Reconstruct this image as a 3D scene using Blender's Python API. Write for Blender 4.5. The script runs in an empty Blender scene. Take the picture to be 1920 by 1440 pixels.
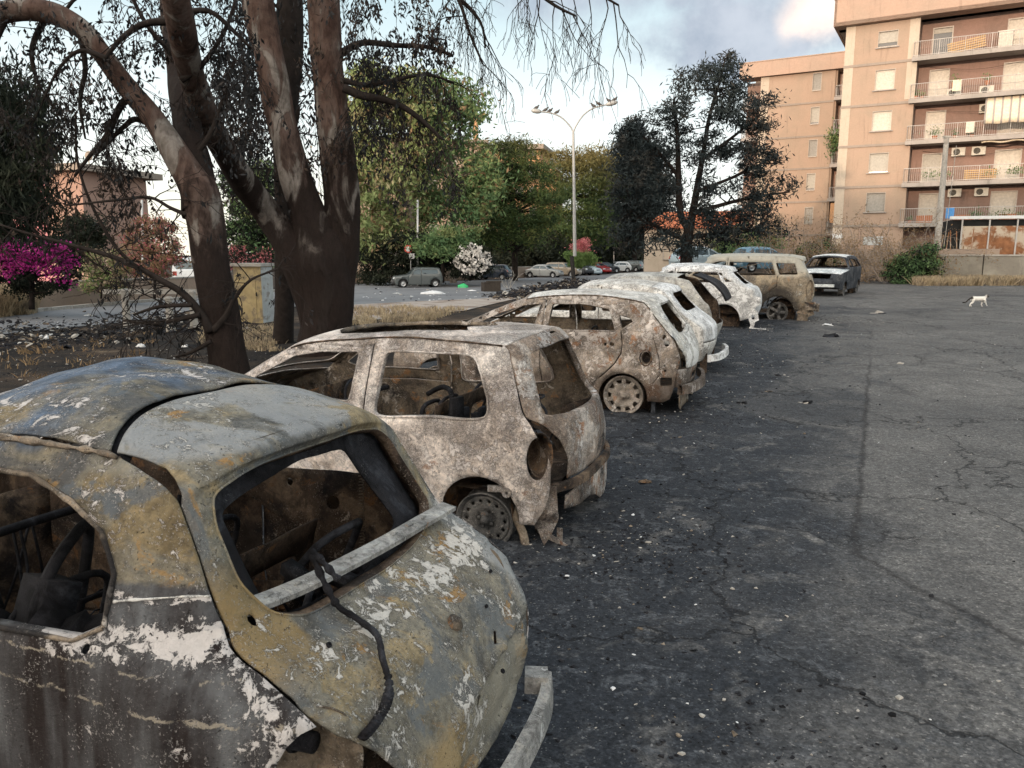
import bpy, math, random
import numpy as np
from math import radians as R, sin, cos, pi, exp, sqrt
from mathutils import Vector, Matrix, noise as mn
from mathutils.geometry import delaunay_2d_cdt
random.seed(7)
SC = bpy.context.scene
COL = SC.collection
# ------------------------------------------------------------------ camera
CH = 1.92; FPX = 1450.0; PITCH = math.atan(248/1450.0)
cd = bpy.data.cameras.new('camera'); cam = bpy.data.objects.new('camera', cd); COL.objects.link(cam)
cam.location = (0, 0, CH); cam.rotation_euler = (pi/2-PITCH, 0, 0)
cd.sensor_width = 36; cd.lens = 36*FPX/1920; cd.clip_start = .05; cd.clip_end = 3000
SC.camera = cam
SUN_EL, SUN_AZ = 6.0, 213.0          # degrees; azimuth measured clockwise from +Y (north)
SC.view_settings.view_transform = 'Standard'; SC.view_settings.look = 'None'
SC.view_settings.exposure = 2.5; SC.view_settings.gamma = 1
SC.render.engine = 'CYCLES'; SC.cycles.max_bounces = 6; SC.cycles.diffuse_bounces = 3
SC.cycles.use_denoising = True; SC.cycles.transparent_max_bounces = 8
# ------------------------------------------------------------------ node helpers
def N(nt, t, ins=None, **p):
    n = nt.nodes.new(t)
    for k, v in p.items(): setattr(n, k, v)
    for k, v in (ins or {}).items():
        s = n.inputs[k]
        if isinstance(v, bpy.types.NodeSocket): nt.links.new(v, s)
        else:
            if isinstance(v, tuple) and s.type == 'RGBA' and len(v) == 3: v = (*v, 1)
            s.default_value = v
    return n
def noi(nt, vec, sc, det=6, ro=.55, di=0., out='Fac'):
    return N(nt, 'ShaderNodeTexNoise', {'Vector': vec, 'Scale': sc, 'Detail': det, 'Roughness': ro, 'Distortion': di}).outputs[out]
def vor(nt, vec, sc, feat='F1', out='Distance', rnd=1.):
    return N(nt, 'ShaderNodeTexVoronoi', {'Vector': vec, 'Scale': sc, 'Randomness': rnd}, feature=feat).outputs[out]
def sm(nt, f, lo, hi):
    return N(nt, 'ShaderNodeMapRange', {'Value': f, 'From Min': lo, 'From Max': hi}, interpolation_type='SMOOTHSTEP').outputs[0]
def mth(nt, op, a, b=0., c=None):
    i = {0: a, 1: b}
    if c is not None: i[2] = c
    return N(nt, 'ShaderNodeMath', i, operation=op, use_clamp=False).outputs[0]
def mx(nt, f, a, b, bl='MIX'):
    return N(nt, 'ShaderNodeMix', {0: f, 6: a, 7: b}, data_type='RGBA', blend_type=bl).outputs[2]
def rmp(nt, f, st):
    n = N(nt, 'ShaderNodeValToRGB', {'Fac': f}); e = n.color_ramp.elements
    while len(e) < len(st): e.new(.5)
    for k, (p, c) in enumerate(st): e[k].position = p; e[k].color = (*c, 1) if len(c) == 3 else c
    return n.outputs['Color']
def vadd(nt, a, b, op='ADD'):
    return N(nt, 'ShaderNodeVectorMath', {0: a, 1: b}, operation=op).outputs[0]
def vscale(nt, a, s):
    n = N(nt, 'ShaderNodeVectorMath', {0: a}, operation='SCALE'); n.inputs['Scale'].default_value = s
    return n.outputs[0]
def bump(nt, h, st, di=.01, nrm=None):
    i = {'Height': h, 'Strength': st, 'Distance': di}
    if nrm is not None: i['Normal'] = nrm
    return N(nt, 'ShaderNodeBump', i).outputs[0]
def newmat(name):
    m = bpy.data.materials.new(name); m.use_nodes = True; nt = m.node_tree
    b = nt.nodes['Principled BSDF']
    tc = nt.nodes.new('ShaderNodeTexCoord').outputs['Object']
    return m, nt, b, tc
def setb(nt, b, col=None, rough=None, metal=None, nrm=None, **k):
    for n, v in (('Base Color', col), ('Roughness', rough), ('Metallic', metal), ('Normal', nrm), *k.items()):
        if v is None: continue
        if isinstance(v, bpy.types.NodeSocket): nt.links.new(v, b.inputs[n])
        else: b.inputs[n].default_value = (*v, 1) if isinstance(v, tuple) and len(v) == 3 and b.inputs[n].type == 'RGBA' else v
# ------------------------------------------------------------------ sky, sun
w = bpy.data.worlds.new('World'); SC.world = w; w.use_nodes = True
nt = w.node_tree; bg = nt.nodes['Background']
sky = N(nt, 'ShaderNodeTexSky', sky_type='NISHITA', sun_disc=False, sun_elevation=R(SUN_EL), sun_rotation=R(SUN_AZ),
        altitude=50, air_density=1.0, dust_density=1.2, ozone_density=2.0)
tc = nt.nodes.new('ShaderNodeTexCoord').outputs['Generated']
sp = N(nt, 'ShaderNodeSeparateXYZ', {0: tc})
el = sp.outputs['Z']
# thin high veil: pale, cream towards the horizon on the left
left = sm(nt, sp.outputs['X'], .35, -.35)
hz = mx(nt, left, (4.1, 4.15, 3.95), (4.3, 4.05, 3.35))
veilc = mx(nt, sm(nt, el, .0, .16), hz, (3.7, 3.95, 3.9))
veilc = mx(nt, sm(nt, el, .12, .33), veilc, (2.2, 2.85, 3.05))
veilc = mx(nt, sm(nt, el, .33, .9), veilc, (3.0, 3.4, 3.75))
veil = mx(nt, .93, sky.outputs[0], veilc)
# unseen sky around the low sun, brightened and warmed to light the scene
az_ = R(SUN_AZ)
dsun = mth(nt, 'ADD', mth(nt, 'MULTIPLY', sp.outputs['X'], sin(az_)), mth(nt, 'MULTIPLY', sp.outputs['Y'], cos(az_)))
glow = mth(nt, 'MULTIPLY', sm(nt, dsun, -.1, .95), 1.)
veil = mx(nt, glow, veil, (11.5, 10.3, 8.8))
# clouds: slate undersides, pink lit rims
cv = N(nt, 'ShaderNodeMapping', {'Vector': tc, 'Scale': (1., 1., 3.2), 'Location': (.35, .1, .08)}).outputs[0]
c1 = noi(nt, cv, 2.3, 9, .55, .25)
cmask = mth(nt, 'MULTIPLY', sm(nt, c1, .545, .66), sm(nt, el, .2, .42))
# the big cloud at the upper right, placed by direction
cx = mth(nt, 'SUBTRACT', sp.outputs['X'], .265); cz = mth(nt, 'SUBTRACT', el, .246)
warp = mth(nt, 'MULTIPLY', mth(nt, 'SUBTRACT', noi(nt, tc, 7., 7, .6), .5), .12)
dd = mth(nt, 'SQRT', mth(nt, 'ADD', mth(nt, 'POWER', mth(nt, 'DIVIDE', cx, 2.6), 2.), mth(nt, 'POWER', cz, 2.)))
dd = mth(nt, 'ADD', dd, warp)
dsel = sm(nt, sp.outputs['Y'], 0., .2)
cz2 = mth(nt, 'SUBTRACT', el, .300); cx2 = mth(nt, 'SUBTRACT', sp.outputs['X'], .225)
d2 = mth(nt, 'ADD', mth(nt, 'SQRT', mth(nt, 'ADD', mth(nt, 'POWER', mth(nt, 'DIVIDE', cx2, 4.4), 2.), mth(nt, 'POWER', cz2, 2.))), warp)
big = mth(nt, 'MAXIMUM', sm(nt, dd, .066, .03), sm(nt, d2, .058, .022))
big = mth(nt, 'MULTIPLY', big, dsel)
cm = mth(nt, 'MAXIMUM', mth(nt, 'MULTIPLY', cmask, .35), big)
ccol = mx(nt, sm(nt, noi(nt, tc, 9., 6, .6), .35, .7), (1.35, 1.6, 1.95), (2.1, 2.3, 2.6))
lit = mth(nt, 'MULTIPLY', sm(nt, mth(nt, 'ADD', sp.outputs['X'], mth(nt, 'MULTIPLY', warp, .6)), .295, .335), sm(nt, mth(nt, 'ADD', el, warp), .225, .265))
ccol = mx(nt, lit, ccol, (5.0, 3.95, 3.3))
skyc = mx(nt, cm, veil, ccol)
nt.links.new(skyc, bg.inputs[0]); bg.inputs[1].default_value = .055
sl = bpy.data.lights.new('sun', 'SUN'); sun = bpy.data.objects.new('sun', sl); COL.objects.link(sun)
sl.energy = .58; sl.angle = R(1.2); sl.color = (1., .74, .53)
az = R(SUN_AZ); sd = Vector((sin(az)*cos(R(SUN_EL)), cos(az)*cos(R(SUN_EL)), sin(R(SUN_EL))))
sun.rotation_euler = sd.to_track_quat('Z', 'Y').to_euler(); sun.location = (0, 0, 60)
# ------------------------------------------------------------------ terrain height, pixel -> place helpers
def sstep(a, b, t):
    t = min(1, max(0, (t-a)/(b-a))); return t*t*(3-2*t)
def tz(x, y):
    lot = max(-.3, (y-9)*.012) if y < 9 else .4*(1-exp(-(y-9)/13))
    st = -.3-.0085*(min(max(y, -20), 96)-20)
    k = sstep(-10, -5.5, .94*x-.34*y)
    return lot*k+st*(1-k)
def ray(px, py):
    v = (720-py)/FPX
    return Vector(((px-960)/FPX, cos(PITCH)+v*sin(PITCH), -sin(PITCH)+v*cos(PITCH)))
def at(px, py, Y):
    d = ray(px, py); return Vector((0, 0, CH))+d*(Y/d.y)
def gnd(px, py, dz=0):
    d = ray(px, py); t = 1.; p = None
    while t < 400:
        p = Vector((0, 0, CH))+d*t
        if p.z <= tz(p.x, p.y)+dz: break
        t *= 1.004
    return Vector((p.x, p.y, tz(p.x, p.y)+dz))
# ------------------------------------------------------------------ object helpers
def tag(o, label=None, category=None, group=None, kind=None):
    for k, v in (('label', label), ('category', category), ('group', group), ('kind', kind)):
        if v: o[k] = v
    return o
def empty(name, loc=(0, 0, 0), rz=0., rx=0., ry=0., **t):
    o = bpy.data.objects.new(name, None); COL.objects.link(o); o.location = loc; o.rotation_euler = (rx, ry, rz)
    return tag(o, **t)
def mesh(name, vs, fs, mats, parent=None, smooth=True, fmat=None, solid=0, inner=False, **t):
    me = bpy.data.meshes.new(name); me.from_pydata([tuple(v) for v in vs], [], fs)
    for m in (mats if isinstance(mats, (list, tuple)) else [mats]): me.materials.append(m)
    if fmat is not None: me.polygons.foreach_set('material_index', fmat)
    if smooth: me.polygons.foreach_set('use_smooth', [True]*len(me.polygons))
    me.update()
    o = bpy.data.objects.new(name, me); COL.objects.link(o)
    if parent: o.parent = parent
    if solid:
        md = o.modifiers.new('thickness', 'SOLIDIFY'); md.thickness = abs(solid); md.offset = -1 if solid > 0 else 1
        if inner: md.material_offset = 1
    return tag(o, **t)
def label_part(o, l): o['label'] = l; return o
def copy_tree(o, parent=None, mat=None):
    c = o.copy(); COL.objects.link(c); c.parent = parent
    for ch in [k for k in bpy.data.objects if k.parent == o]: copy_tree(ch, c)
    return c
class MB:
    """collects boxes, tubes, quads into one mesh"""
    def __init__(s): s.v = []; s.f = []; s.m = []
    def add(s, vs, fs, m=0):
        n = len(s.v); s.v += [tuple(v) for v in vs]; s.f += [tuple(i+n for i in f) for f in fs]; s.m += [m]*len(fs)
    def box(s, c, d, rz=0., m=0, rot=None):
        M = rot if rot is not None else Matrix.Rotation(rz, 3, 'Z'); c = Vector(c)
        vs = [c+M@Vector((sx*d[0]/2, sy*d[1]/2, sz*d[2]/2)) for sx in (-1, 1) for sy in (-1, 1) for sz in (-1, 1)]
        s.add(vs, [(0, 1, 3, 2), (4, 6, 7, 5), (0, 4, 5, 1), (2, 3, 7, 6), (0, 2, 6, 4), (1, 5, 7, 3)], m)
    def tube(s, pts, r, n=8, m=0, cap=True, jit=0., flat=1.):
        pts = [Vector(p) for p in pts]; rs = r if isinstance(r, (list, tuple)) else [r]*len(pts)
        vs = []; up = None
        for i, p in enumerate(pts):
            t = (pts[min(i+1, len(pts)-1)]-pts[max(i-1, 0)])
            t = t.normalized() if t.length > 1e-9 else Vector((0, 0, 1))
            if up is None: up = t.orthogonal().normalized()
            else:
                up = up-t*up.dot(t)
                up = up.normalized() if up.length > 1e-6 else t.orthogonal().normalized()
            b = t.cross(up)
            for k in range(n):
                a = 2*pi*k/n; rr = rs[i]
                if jit: rr *= 1+jit*mn.noise(Vector((p.x*1.7+cos(a)*1.3, p.y*1.7+sin(a)*1.3, p.z*1.1)))
                vs.append(p+up*cos(a)*rr+b*sin(a)*rr*flat)
        fs = [(i*n+k, i*n+(k+1) % n, (i+1)*n+(k+1) % n, (i+1)*n+k) for i in range(len(pts)-1) for k in range(n)]
        if cap and n > 2: fs += [tuple(range(n))[::-1], tuple((len(pts)-1)*n+k for k in range(n))]
        s.add(vs, fs, m)
    def lathe(s, prof, c=(0, 0, 0), ax='Z', n=20, m=0):
        c = Vector(c); vs = []
        for r, h in prof:
            for k in range(n):
                a = 2*pi*k/n
                p = {'Z': (r*cos(a), r*sin(a), h), 'Y': (r*cos(a), h, r*sin(a)), 'X': (h, r*cos(a), r*sin(a))}[ax]
                vs.append(c+Vector(p))
        fs = [(i*n+k, i*n+(k+1) % n, (i+1)*n+(k+1) % n, (i+1)*n+k) for i in range(len(prof)-1) for k in range(n)]
        s.add(vs, fs, m)
    def xf(s, M): s.v = [tuple(M@Vector(v)) for v in s.v]; return s
    def build(s, name, mats, parent=None, smooth=False, **t):
        return mesh(name, s.v, s.f, mats, parent, smooth, s.m if isinstance(mats, (list, tuple)) else None, **t)
def spline(pts, k=6):
    """Catmull-Rom through points (tuples of any length)"""
    P = [np.array(p, float) for p in pts]; out = []
    for i in range(len(P)-1):
        a, b, c, d = P[max(i-1, 0)], P[i], P[i+1], P[min(i+2, len(P)-1)]
        for j in range(k):
            t = j/k; out.append(.5*(2*b+(c-a)*t+(2*a-5*b+4*c-d)*t*t+(3*b-a-3*c+d)*t**3))
    out.append(P[-1]); return [tuple(o) for o in out]
# polygon tools -------------------------------------------------------------
def inpoly(P, poly):
    P = np.asarray(P); x, y = P[:, 0], P[:, 1]; ins = np.zeros(len(P), bool); n = len(poly)
    for i in range(n):
        x1, y1 = poly[i]; x2, y2 = poly[(i+1) % n]
        if y1 == y2: continue
        c = ((y1 > y) != (y2 > y)) & (x < (x2-x1)*(y-y1)/(y2-y1)+x1); ins ^= c
    return ins
def dens(poly, d, closed=True):
    out = []; n = len(poly)
    for i in range(n if closed else n-1):
        a = np.array(poly[i], float); b = np.array(poly[(i+1) % n], float)
        k = max(1, int(math.ceil(np.linalg.norm(b-a)/d)))
        out += [tuple(a+(b-a)*j/k) for j in range(k)]
    if not closed: out.append(tuple(poly[-1]))
    return out
def rnd_poly(poly, r=.03, k=3):
    """rounds the corners of a polygon"""
    out = []; n = len(poly)
    for i in range(n):
        p = np.array(poly[i], float); a = np.array(poly[i-1], float)-p; b = np.array(poly[(i+1) % n], float)-p
        ra = min(r, np.linalg.norm(a)*.45); rb = min(r, np.linalg.norm(b)*.45)
        s = p+a/np.linalg.norm(a)*ra; e = p+b/np.linalg.norm(b)*rb
        for j in range(k+1):
            t = j/k; out.append(tuple((1-t)**2*s+2*t*(1-t)*p+t*t*e))
    return out
def ell(cx, cz, rx, rz, n=20): return [(cx+rx*cos(2*pi*i/n), cz+rz*sin(2*pi*i/n)) for i in range(n)]
def slit(pl, w=.008):
    P = [np.array(p, float) for p in pl]; L = []; Rr = []
    for i, p in enumerate(P):
        t = P[min(i+1, len(P)-1)]-P[max(i-1, 0)]; t /= np.linalg.norm(t)+1e-9; nn = np.array([-t[1], t[0]])
        L.append(tuple(p+nn*w/2)); Rr.append(tuple(p-nn*w/2))
    return L+Rr[::-1]
def tri(outer, holes, g, sy=1.0):
    """CDT of a polygon with holes; g grid spacing; sy scales the 2nd coordinate. returns pts, tris, tri centroids"""
    pts = []; edges = []
    for lp in [outer]+holes:
        n0 = len(pts); n = len(lp)
        pts += [tuple(p) for p in lp]; edges += [(n0+i, n0+(i+1) % n) for i in range(n)]
    O = np.array(outer); B = np.array(pts)
    xs = np.arange(O[:, 0].min()+g/2, O[:, 0].max(), g); ys = np.arange(O[:, 1].min()+g/sy/2, O[:, 1].max(), g/sy)
    G = np.array([(x+(g/2 if j % 2 else 0), y) for j, y in enumerate(ys) for x in xs])
    if len(G):
        k = inpoly(G, outer)
        for h in holes: k &= ~inpoly(G, h)
        G = G[k]
    if len(G):
        d = np.min(((G[:, None, :]-B[None, :, :])*np.array([1, sy]))**2 @ np.ones(2), axis=1) if len(G)*len(B) < 3e7 else np.ones(len(G))
        G = G[d > (g*.38)**2]
        pts += [tuple(p) for p in G]
    r = delaunay_2d_cdt([Vector(p) for p in pts], edges, [], 0, 1e-7)
    V = np.array([tuple(v) for v in r[0]]); T = np.array(r[2])
    C = V[T].mean(axis=1); k = inpoly(C, outer)
    for h in holes: k &= ~inpoly(C, h)
    return V, T[k], C[k]
# ================================================================== MATERIALS
def burnt(name, cols, ash=(.62, .56, .52), ash_t=.52, rust=(.22, .105, .035), rust_t=.6, soot_t=.62, crack=0., cscale=60, seed=0., zone=None, sc=1., bare=None, soot=(.016, .015, .017), rough=.72, ashs=8., bumps=.8, mott=.7):
    m, nt, b, tc = newmat(name)
    v = vadd(nt, tc, (seed*3.7, seed*1.9, seed*2.3))
    n1 = noi(nt, v, 1.9*sc, 12, .62, .8)
    col = rmp(nt, n1, [(.40, cols[0]), (.47, cols[1]), (.53, cols[1]), (.575, cols[2])])
    n2 = noi(nt, v, 30*sc, 8, .78)
    n3 = noi(nt, v, 6.5*sc, 12, .72, .5)
    n4 = noi(nt, vadd(nt, v, (7, 1, 3)), 85*sc, 4, .7)
    col = mx(nt, .75, col, rmp(nt, n2, [(.3, (.38, .37, .36)), (.5, (1, 1, 1)), (.7, (1.6, 1.55, 1.45))]), 'MULTIPLY')
    col = mx(nt, mott, col, rmp(nt, n3, [(.38, (.45, .43, .42)), (.47, (.9, .9, .9)), (.53, (1.1, 1.1, 1.1)), (.64, (1.5, 1.42, 1.3))]), 'MULTIPLY')
    rn = noi(nt, vadd(nt, v, (5, 3, 1)), 3.3*sc, 12, .70, .6)
    rmask = sm(nt, rn, rust_t, rust_t+.045)
    col = mx(nt, mth(nt, 'MULTIPLY', rmask, .85), col, mx(nt, n2, tuple(k*.6 for k in rust), (rust[0]*1.9, rust[1]*1.9, rust[2]*2)))
    if bare:
        bm = sm(nt, noi(nt, vadd(nt, v, (1, 8, 4)), 2.2*sc, 12, .66, .5), bare[1], bare[1]+.05)
        col = mx(nt, mth(nt, 'MULTIPLY', bm, .85), col, mx(nt, n2, tuple(k*.55 for k in bare[0]), tuple(k*1.5 for k in bare[0])))
    an = mth(nt, 'ADD', mth(nt, 'MULTIPLY', noi(nt, vadd(nt, v, (9, 2, 7)), ashs*sc, 14, .78, .6), .62), mth(nt, 'MULTIPLY', noi(nt, vadd(nt, v, (2, 4, 4)), 1.9*sc, 6, .6, .6), .38))
    sn = noi(nt, vadd(nt, v, (3, 9, 8)), 1.35*sc, 12, .66, .6)
    smask = sm(nt, sn, soot_t-.03, soot_t+.07)
    if zone: col, an, smask = zone(nt, tc, v, col, an, smask, n2, n3)
    amask = sm(nt, an, ash_t, ash_t+.014)
    # fine ash dust and white speckle around the flakes
    dust = mth(nt, 'MULTIPLY', sm(nt, n4, .56, .62), sm(nt, an, ash_t-.11, ash_t-.02))
    am = mth(nt, 'MAXIMUM', amask, mth(nt, 'MULTIPLY', dust, .8))
    col = mx(nt, mth(nt, 'MULTIPLY', am, .92), col, mx(nt, n2, tuple(c*.62 for c in ash), tuple(min(1, c*1.25) for c in ash)))
    # dark rims where flakes curl
    rim = mth(nt, 'MULTIPLY', sm(nt, an, ash_t-.022, ash_t-.006), mth(nt, 'SUBTRACT', 1., amask))
    col = mx(nt, mth(nt, 'MULTIPLY', rim, .55), col, (.03, .026, .023))
    col = mx(nt, mth(nt, 'MULTIPLY', smask, mth(nt, 'SUBTRACT', 1.2, mth(nt, 'MULTIPLY', n2, .65))), col, soot)
    pv = vor(nt, vadd(nt, v, vscale(nt, noi(nt, v, 30, 3, .6, 0, 'Color'), .06)), 46*sc)
    pit = mth(nt, 'MULTIPLY', sm(nt, pv, .26, .12), sm(nt, n3, .5, .56))
    col = mx(nt, mth(nt, 'MULTIPLY', pit, .8), col, (.02, .017, .015))
    h = mth(nt, 'ADD', mth(nt, 'MULTIPLY', n2, .7), mth(nt, 'MULTIPLY', am, .35))
    h = mth(nt, 'ADD', h, mth(nt, 'ADD', mth(nt, 'MULTIPLY', n3, .9), mth(nt, 'MULTIPLY', n4, .35)))
    h = mth(nt, 'SUBTRACT', h, mth(nt, 'MULTIPLY', pit, .4))
    if crack:
        wv = vadd(nt, v, vscale(nt, noi(nt, v, 14, 5, .65, 0, 'Color'), .10))
        ce = vor(nt, wv, cscale, 'DISTANCE_TO_EDGE'); ce2 = vor(nt, vadd(nt, wv, (1, 2, 3)), cscale*2.1, 'DISTANCE_TO_EDGE')
        area = noi(nt, v, 2.6, 8, .65)
        cmk = mth(nt, 'MAXIMUM', mth(nt, 'MULTIPLY', sm(nt, ce, .13, .04), sm(nt, area, .42, .55)), mth(nt, 'MULTIPLY', sm(nt, ce2, .16, .05), sm(nt, area, .50, .60)))
        col = mx(nt, mth(nt, 'MULTIPLY', cmk, crack), col, (.055, .043, .04))
        h = mth(nt, 'SUBTRACT', h, mth(nt, 'MULTIPLY', cmk, .7))
    setb(nt, b, col, mx(nt, n2, (rough-.22,)*3, (rough+.2,)*3), mth(nt, 'MULTIPLY', mth(nt, 'SUBTRACT', 1., am), .2), bump(nt, h, bumps, .014))
    b.inputs['Specular IOR Level'].default_value = .22 if sum(cols[1]) > .25 else .1
    return m
def zone1(nt, tc, v, col, an, sm_, n2, n3):
    """near car: dark scorched flank with flaking white paint below the shoulder line, ochre above, blued steel on the roof"""
    s = N(nt, 'ShaderNodeSeparateXYZ', {0: tc}); x, y, z = s.outputs
    wz = mth(nt, 'ADD', z, mth(nt, 'MULTIPLY', mth(nt, 'SUBTRACT', noi(nt, tc, 5., 9, .65, .4), .5), .09))
    side = sm(nt, mth(nt, 'ABSOLUTE', y), .58, .60)
    low = mth(nt, 'MULTIPLY', sm(nt, wz, 1.15, 1.13), side)
    st = noi(nt, N(nt, 'ShaderNodeMapping', {'Vector': tc, 'Scale': (3.2, 3, .5)}).outputs[0], 2.2, 6, .6)
    dark = rmp(nt, st, [(.38, (.020, .014, .013)), (.5, (.06, .058, .060)), (.62, (.13, .135, .14))])
    dark = mx(nt, .5, dark, rmp(nt, n2, [(.3, (.55, .5, .5)), (.7, (1.5, 1.5, 1.5))]), 'MULTIPLY')
    col = mx(nt, low, col, dark)
    # a broad ragged band of white just under the sill, flakes towards the tail
    nb = mth(nt, 'MULTIPLY', mth(nt, 'SUBTRACT', noi(nt, tc, 17., 10, .72, .5), .5), .16); wz2 = mth(nt, 'ADD', wz, nb)
    b1 = mth(nt, 'MULTIPLY', sm(nt, wz2, .975, 1.005), sm(nt, wz2, 1.07, 1.045))
    b1 = mth(nt, 'MULTIPLY', mth(nt, 'MULTIPLY', b1, side), sm(nt, x, 1.3, .6))
    thin = mth(nt, 'MULTIPLY', mth(nt, 'MULTIPLY', sm(nt, wz, 1.10, 1.105), sm(nt, wz, 1.122, 1.117)), side)
    for zc_, hw in ((.925, .0015), (.838, .0025)):
        wl = mth(nt, 'ADD', mth(nt, 'ADD', z, mth(nt, 'MULTIPLY', x, -.05)), mth(nt, 'MULTIPLY', mth(nt, 'SUBTRACT', noi(nt, tc, 7., 10, .75, .8), .5), .085))
        ln = mth(nt, 'MULTIPLY', mth(nt, 'MULTIPLY', sm(nt, mth(nt, 'ABSOLUTE', mth(nt, 'SUBTRACT', wl, zc_)), hw+.003, hw), side), sm(nt, n3, .47, .53))
        col = mx(nt, mth(nt, 'MULTIPLY', ln, .8), col, (.34, .30, .24))
    fl = mth(nt, 'MULTIPLY', mth(nt, 'MULTIPLY', sm(nt, x, .75, .2), side), sm(nt, wz, 1.06, .97))
    an = mth(nt, 'ADD', mth(nt, 'SUBTRACT', an, mth(nt, 'MULTIPLY', low, .045)), mth(nt, 'ADD', mth(nt, 'MULTIPLY', b1, .135), mth(nt, 'ADD', mth(nt, 'MULTIPLY', fl, .105), mth(nt, 'MULTIPLY', thin, .13))))
    # roof: blued steel, grey
    top = mth(nt, 'MULTIPLY', sm(nt, z, 1.405, 1.44), sm(nt, x, .95, 1.2))
    bl = mth(nt, 'MULTIPLY', top, sm(nt, noi(nt, v, 2.1, 8, .62, .6), .38, .5))
    col = mx(nt, mth(nt, 'MULTIPLY', bl, .78), col, rmp(nt, n3, [(.35, (.03, .04, .06)), (.5, (.075, .115, .18)), (.66, (.16, .22, .32))]))
    lipz = mth(nt, 'MULTIPLY', mth(nt, 'MULTIPLY', sm(nt, z, 1.37, 1.40), sm(nt, x, .98, .9)), .6)
    col = mx(nt, lipz, col, mx(nt, n3, (.17, .16, .12), (.36, .37, .36)))
    return col, an, mth(nt, 'MULTIPLY', sm_, mth(nt, 'SUBTRACT', 1., mth(nt, 'MULTIPLY', top, .7)))
def zone1t(nt, tc, v, col, an, sm_, n2, n3):
    s = N(nt, 'ShaderNodeSeparateXYZ', {0: tc}); x, y, z = s.outputs
    j = mth(nt, 'MULTIPLY', mth(nt, 'SUBTRACT', noi(nt, tc, 5., 9, .68, .4), .5), .16)
    yy = mth(nt, 'ADD', y, j); zz = mth(nt, 'ADD', z, j)
    edge = mth(nt, 'MULTIPLY', sm(nt, yy, -.50, -.56), sm(nt, z, 1.1, .95))
    rec = mth(nt, 'MULTIPLY', mth(nt, 'MULTIPLY', sm(nt, yy, .12, .02), sm(nt, yy, -.50, -.44)), mth(nt, 'MULTIPLY', sm(nt, zz, .64, .60), sm(nt, zz, .36, .42)))
    och = mth(nt, 'MULTIPLY', mth(nt, 'MULTIPLY', sm(nt, yy, .02, .10), sm(nt, yy, .42, .34)), sm(nt, zz, .66, .60))
    lft = mth(nt, 'MULTIPLY', sm(nt, yy, .40, .44), mth(nt, 'MULTIPLY', sm(nt, zz, 1.22, 1.1), sm(nt, zz, .88, .98)))
    top = mth(nt, 'MULTIPLY', sm(nt, z, 1.405, 1.43), sm(nt, noi(nt, v, 3., 8, .65, .5), .42, .5))
    belt = mth(nt, 'MULTIPLY', sm(nt, zz, .86, .885), sm(nt, zz, .965, .94))
    col = mx(nt, mth(nt, 'MULTIPLY', edge, .8), col, mx(nt, n3, (.20, .21, .215), (.44, .44, .43)))
    col = mx(nt, mth(nt, 'MULTIPLY', rec, .75), col, mx(nt, n3, (.20, .18, .13), (.46, .43, .36)))
    col = mx(nt, mth(nt, 'MULTIPLY', och, .85), col, mx(nt, n3, (.25, .18, .09), (.42, .31, .16)))
    col = mx(nt, mth(nt, 'MULTIPLY', lft, .8), col, mx(nt, n3, (.19, .125, .05), (.36, .26, .12)))
    col = mx(nt, mth(nt, 'MULTIPLY', top, .75), col, mx(nt, n3, (.20, .21, .22), (.40, .41, .42)))
    return col, mth(nt, 'ADD', an, mth(nt, 'MULTIPLY', belt, .045)), sm_
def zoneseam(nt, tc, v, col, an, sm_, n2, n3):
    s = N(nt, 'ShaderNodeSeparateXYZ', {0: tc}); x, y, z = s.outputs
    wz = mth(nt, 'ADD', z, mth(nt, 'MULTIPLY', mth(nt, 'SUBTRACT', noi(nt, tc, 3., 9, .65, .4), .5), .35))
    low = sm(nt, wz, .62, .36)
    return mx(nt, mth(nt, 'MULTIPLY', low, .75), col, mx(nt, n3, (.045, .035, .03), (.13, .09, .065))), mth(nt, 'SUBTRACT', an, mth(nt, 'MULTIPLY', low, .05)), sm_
def zonesuv(nt, tc, v, col, an, sm_, n2, n3):
    s = N(nt, 'ShaderNodeSeparateXYZ', {0: tc}); x, y, z = s.outputs
    wz = mth(nt, 'ADD', z, mth(nt, 'MULTIPLY', mth(nt, 'SUBTRACT', noi(nt, tc, 1.6, 8, .6, .4), .5), .5))
    top = sm(nt, wz, 1.08, 1.3)
    col = mx(nt, mth(nt, 'MULTIPLY', top, .8), col, mx(nt, n3, (.30, .285, .24), (.52, .51, .46)))
    dx = mth(nt, 'SUBTRACT', x, .85); dz = mth(nt, 'SUBTRACT', wz, .3)
    d = mth(nt, 'SQRT', mth(nt, 'ADD', mth(nt, 'MULTIPLY', dx, dx), mth(nt, 'MULTIPLY', dz, dz)))
    return mx(nt, mth(nt, 'MULTIPLY', sm(nt, d, .75, .42), .9), col, (.022, .02, .02)), an, sm_
OCH = (.215, .17, .10)
M = {}
M['b1'] = burnt('burnt_ochre_steel', [(.085, .085, .085), (.185, .165, .125), OCH], ash=(.60, .56, .54), ash_t=.565, rust=(.24, .15, .06), rust_t=.58, soot_t=.66, bare=((.10, .115, .13), .56), seed=1, zone=zone1, sc=1.5, ashs=12)
M['b1t'] = burnt('burnt_ochre_tailgate', [(.11, .11, .105), (.20, .185, .15), (.26, .21, .13)], ash=(.60, .57, .53), ash_t=.565, ashs=15, rust=(.26, .15, .05), rust_t=.57, soot_t=.70, bare=((.13, .14, .145), .53), seed=2.2, sc=1.5, zone=zone1t)
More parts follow.
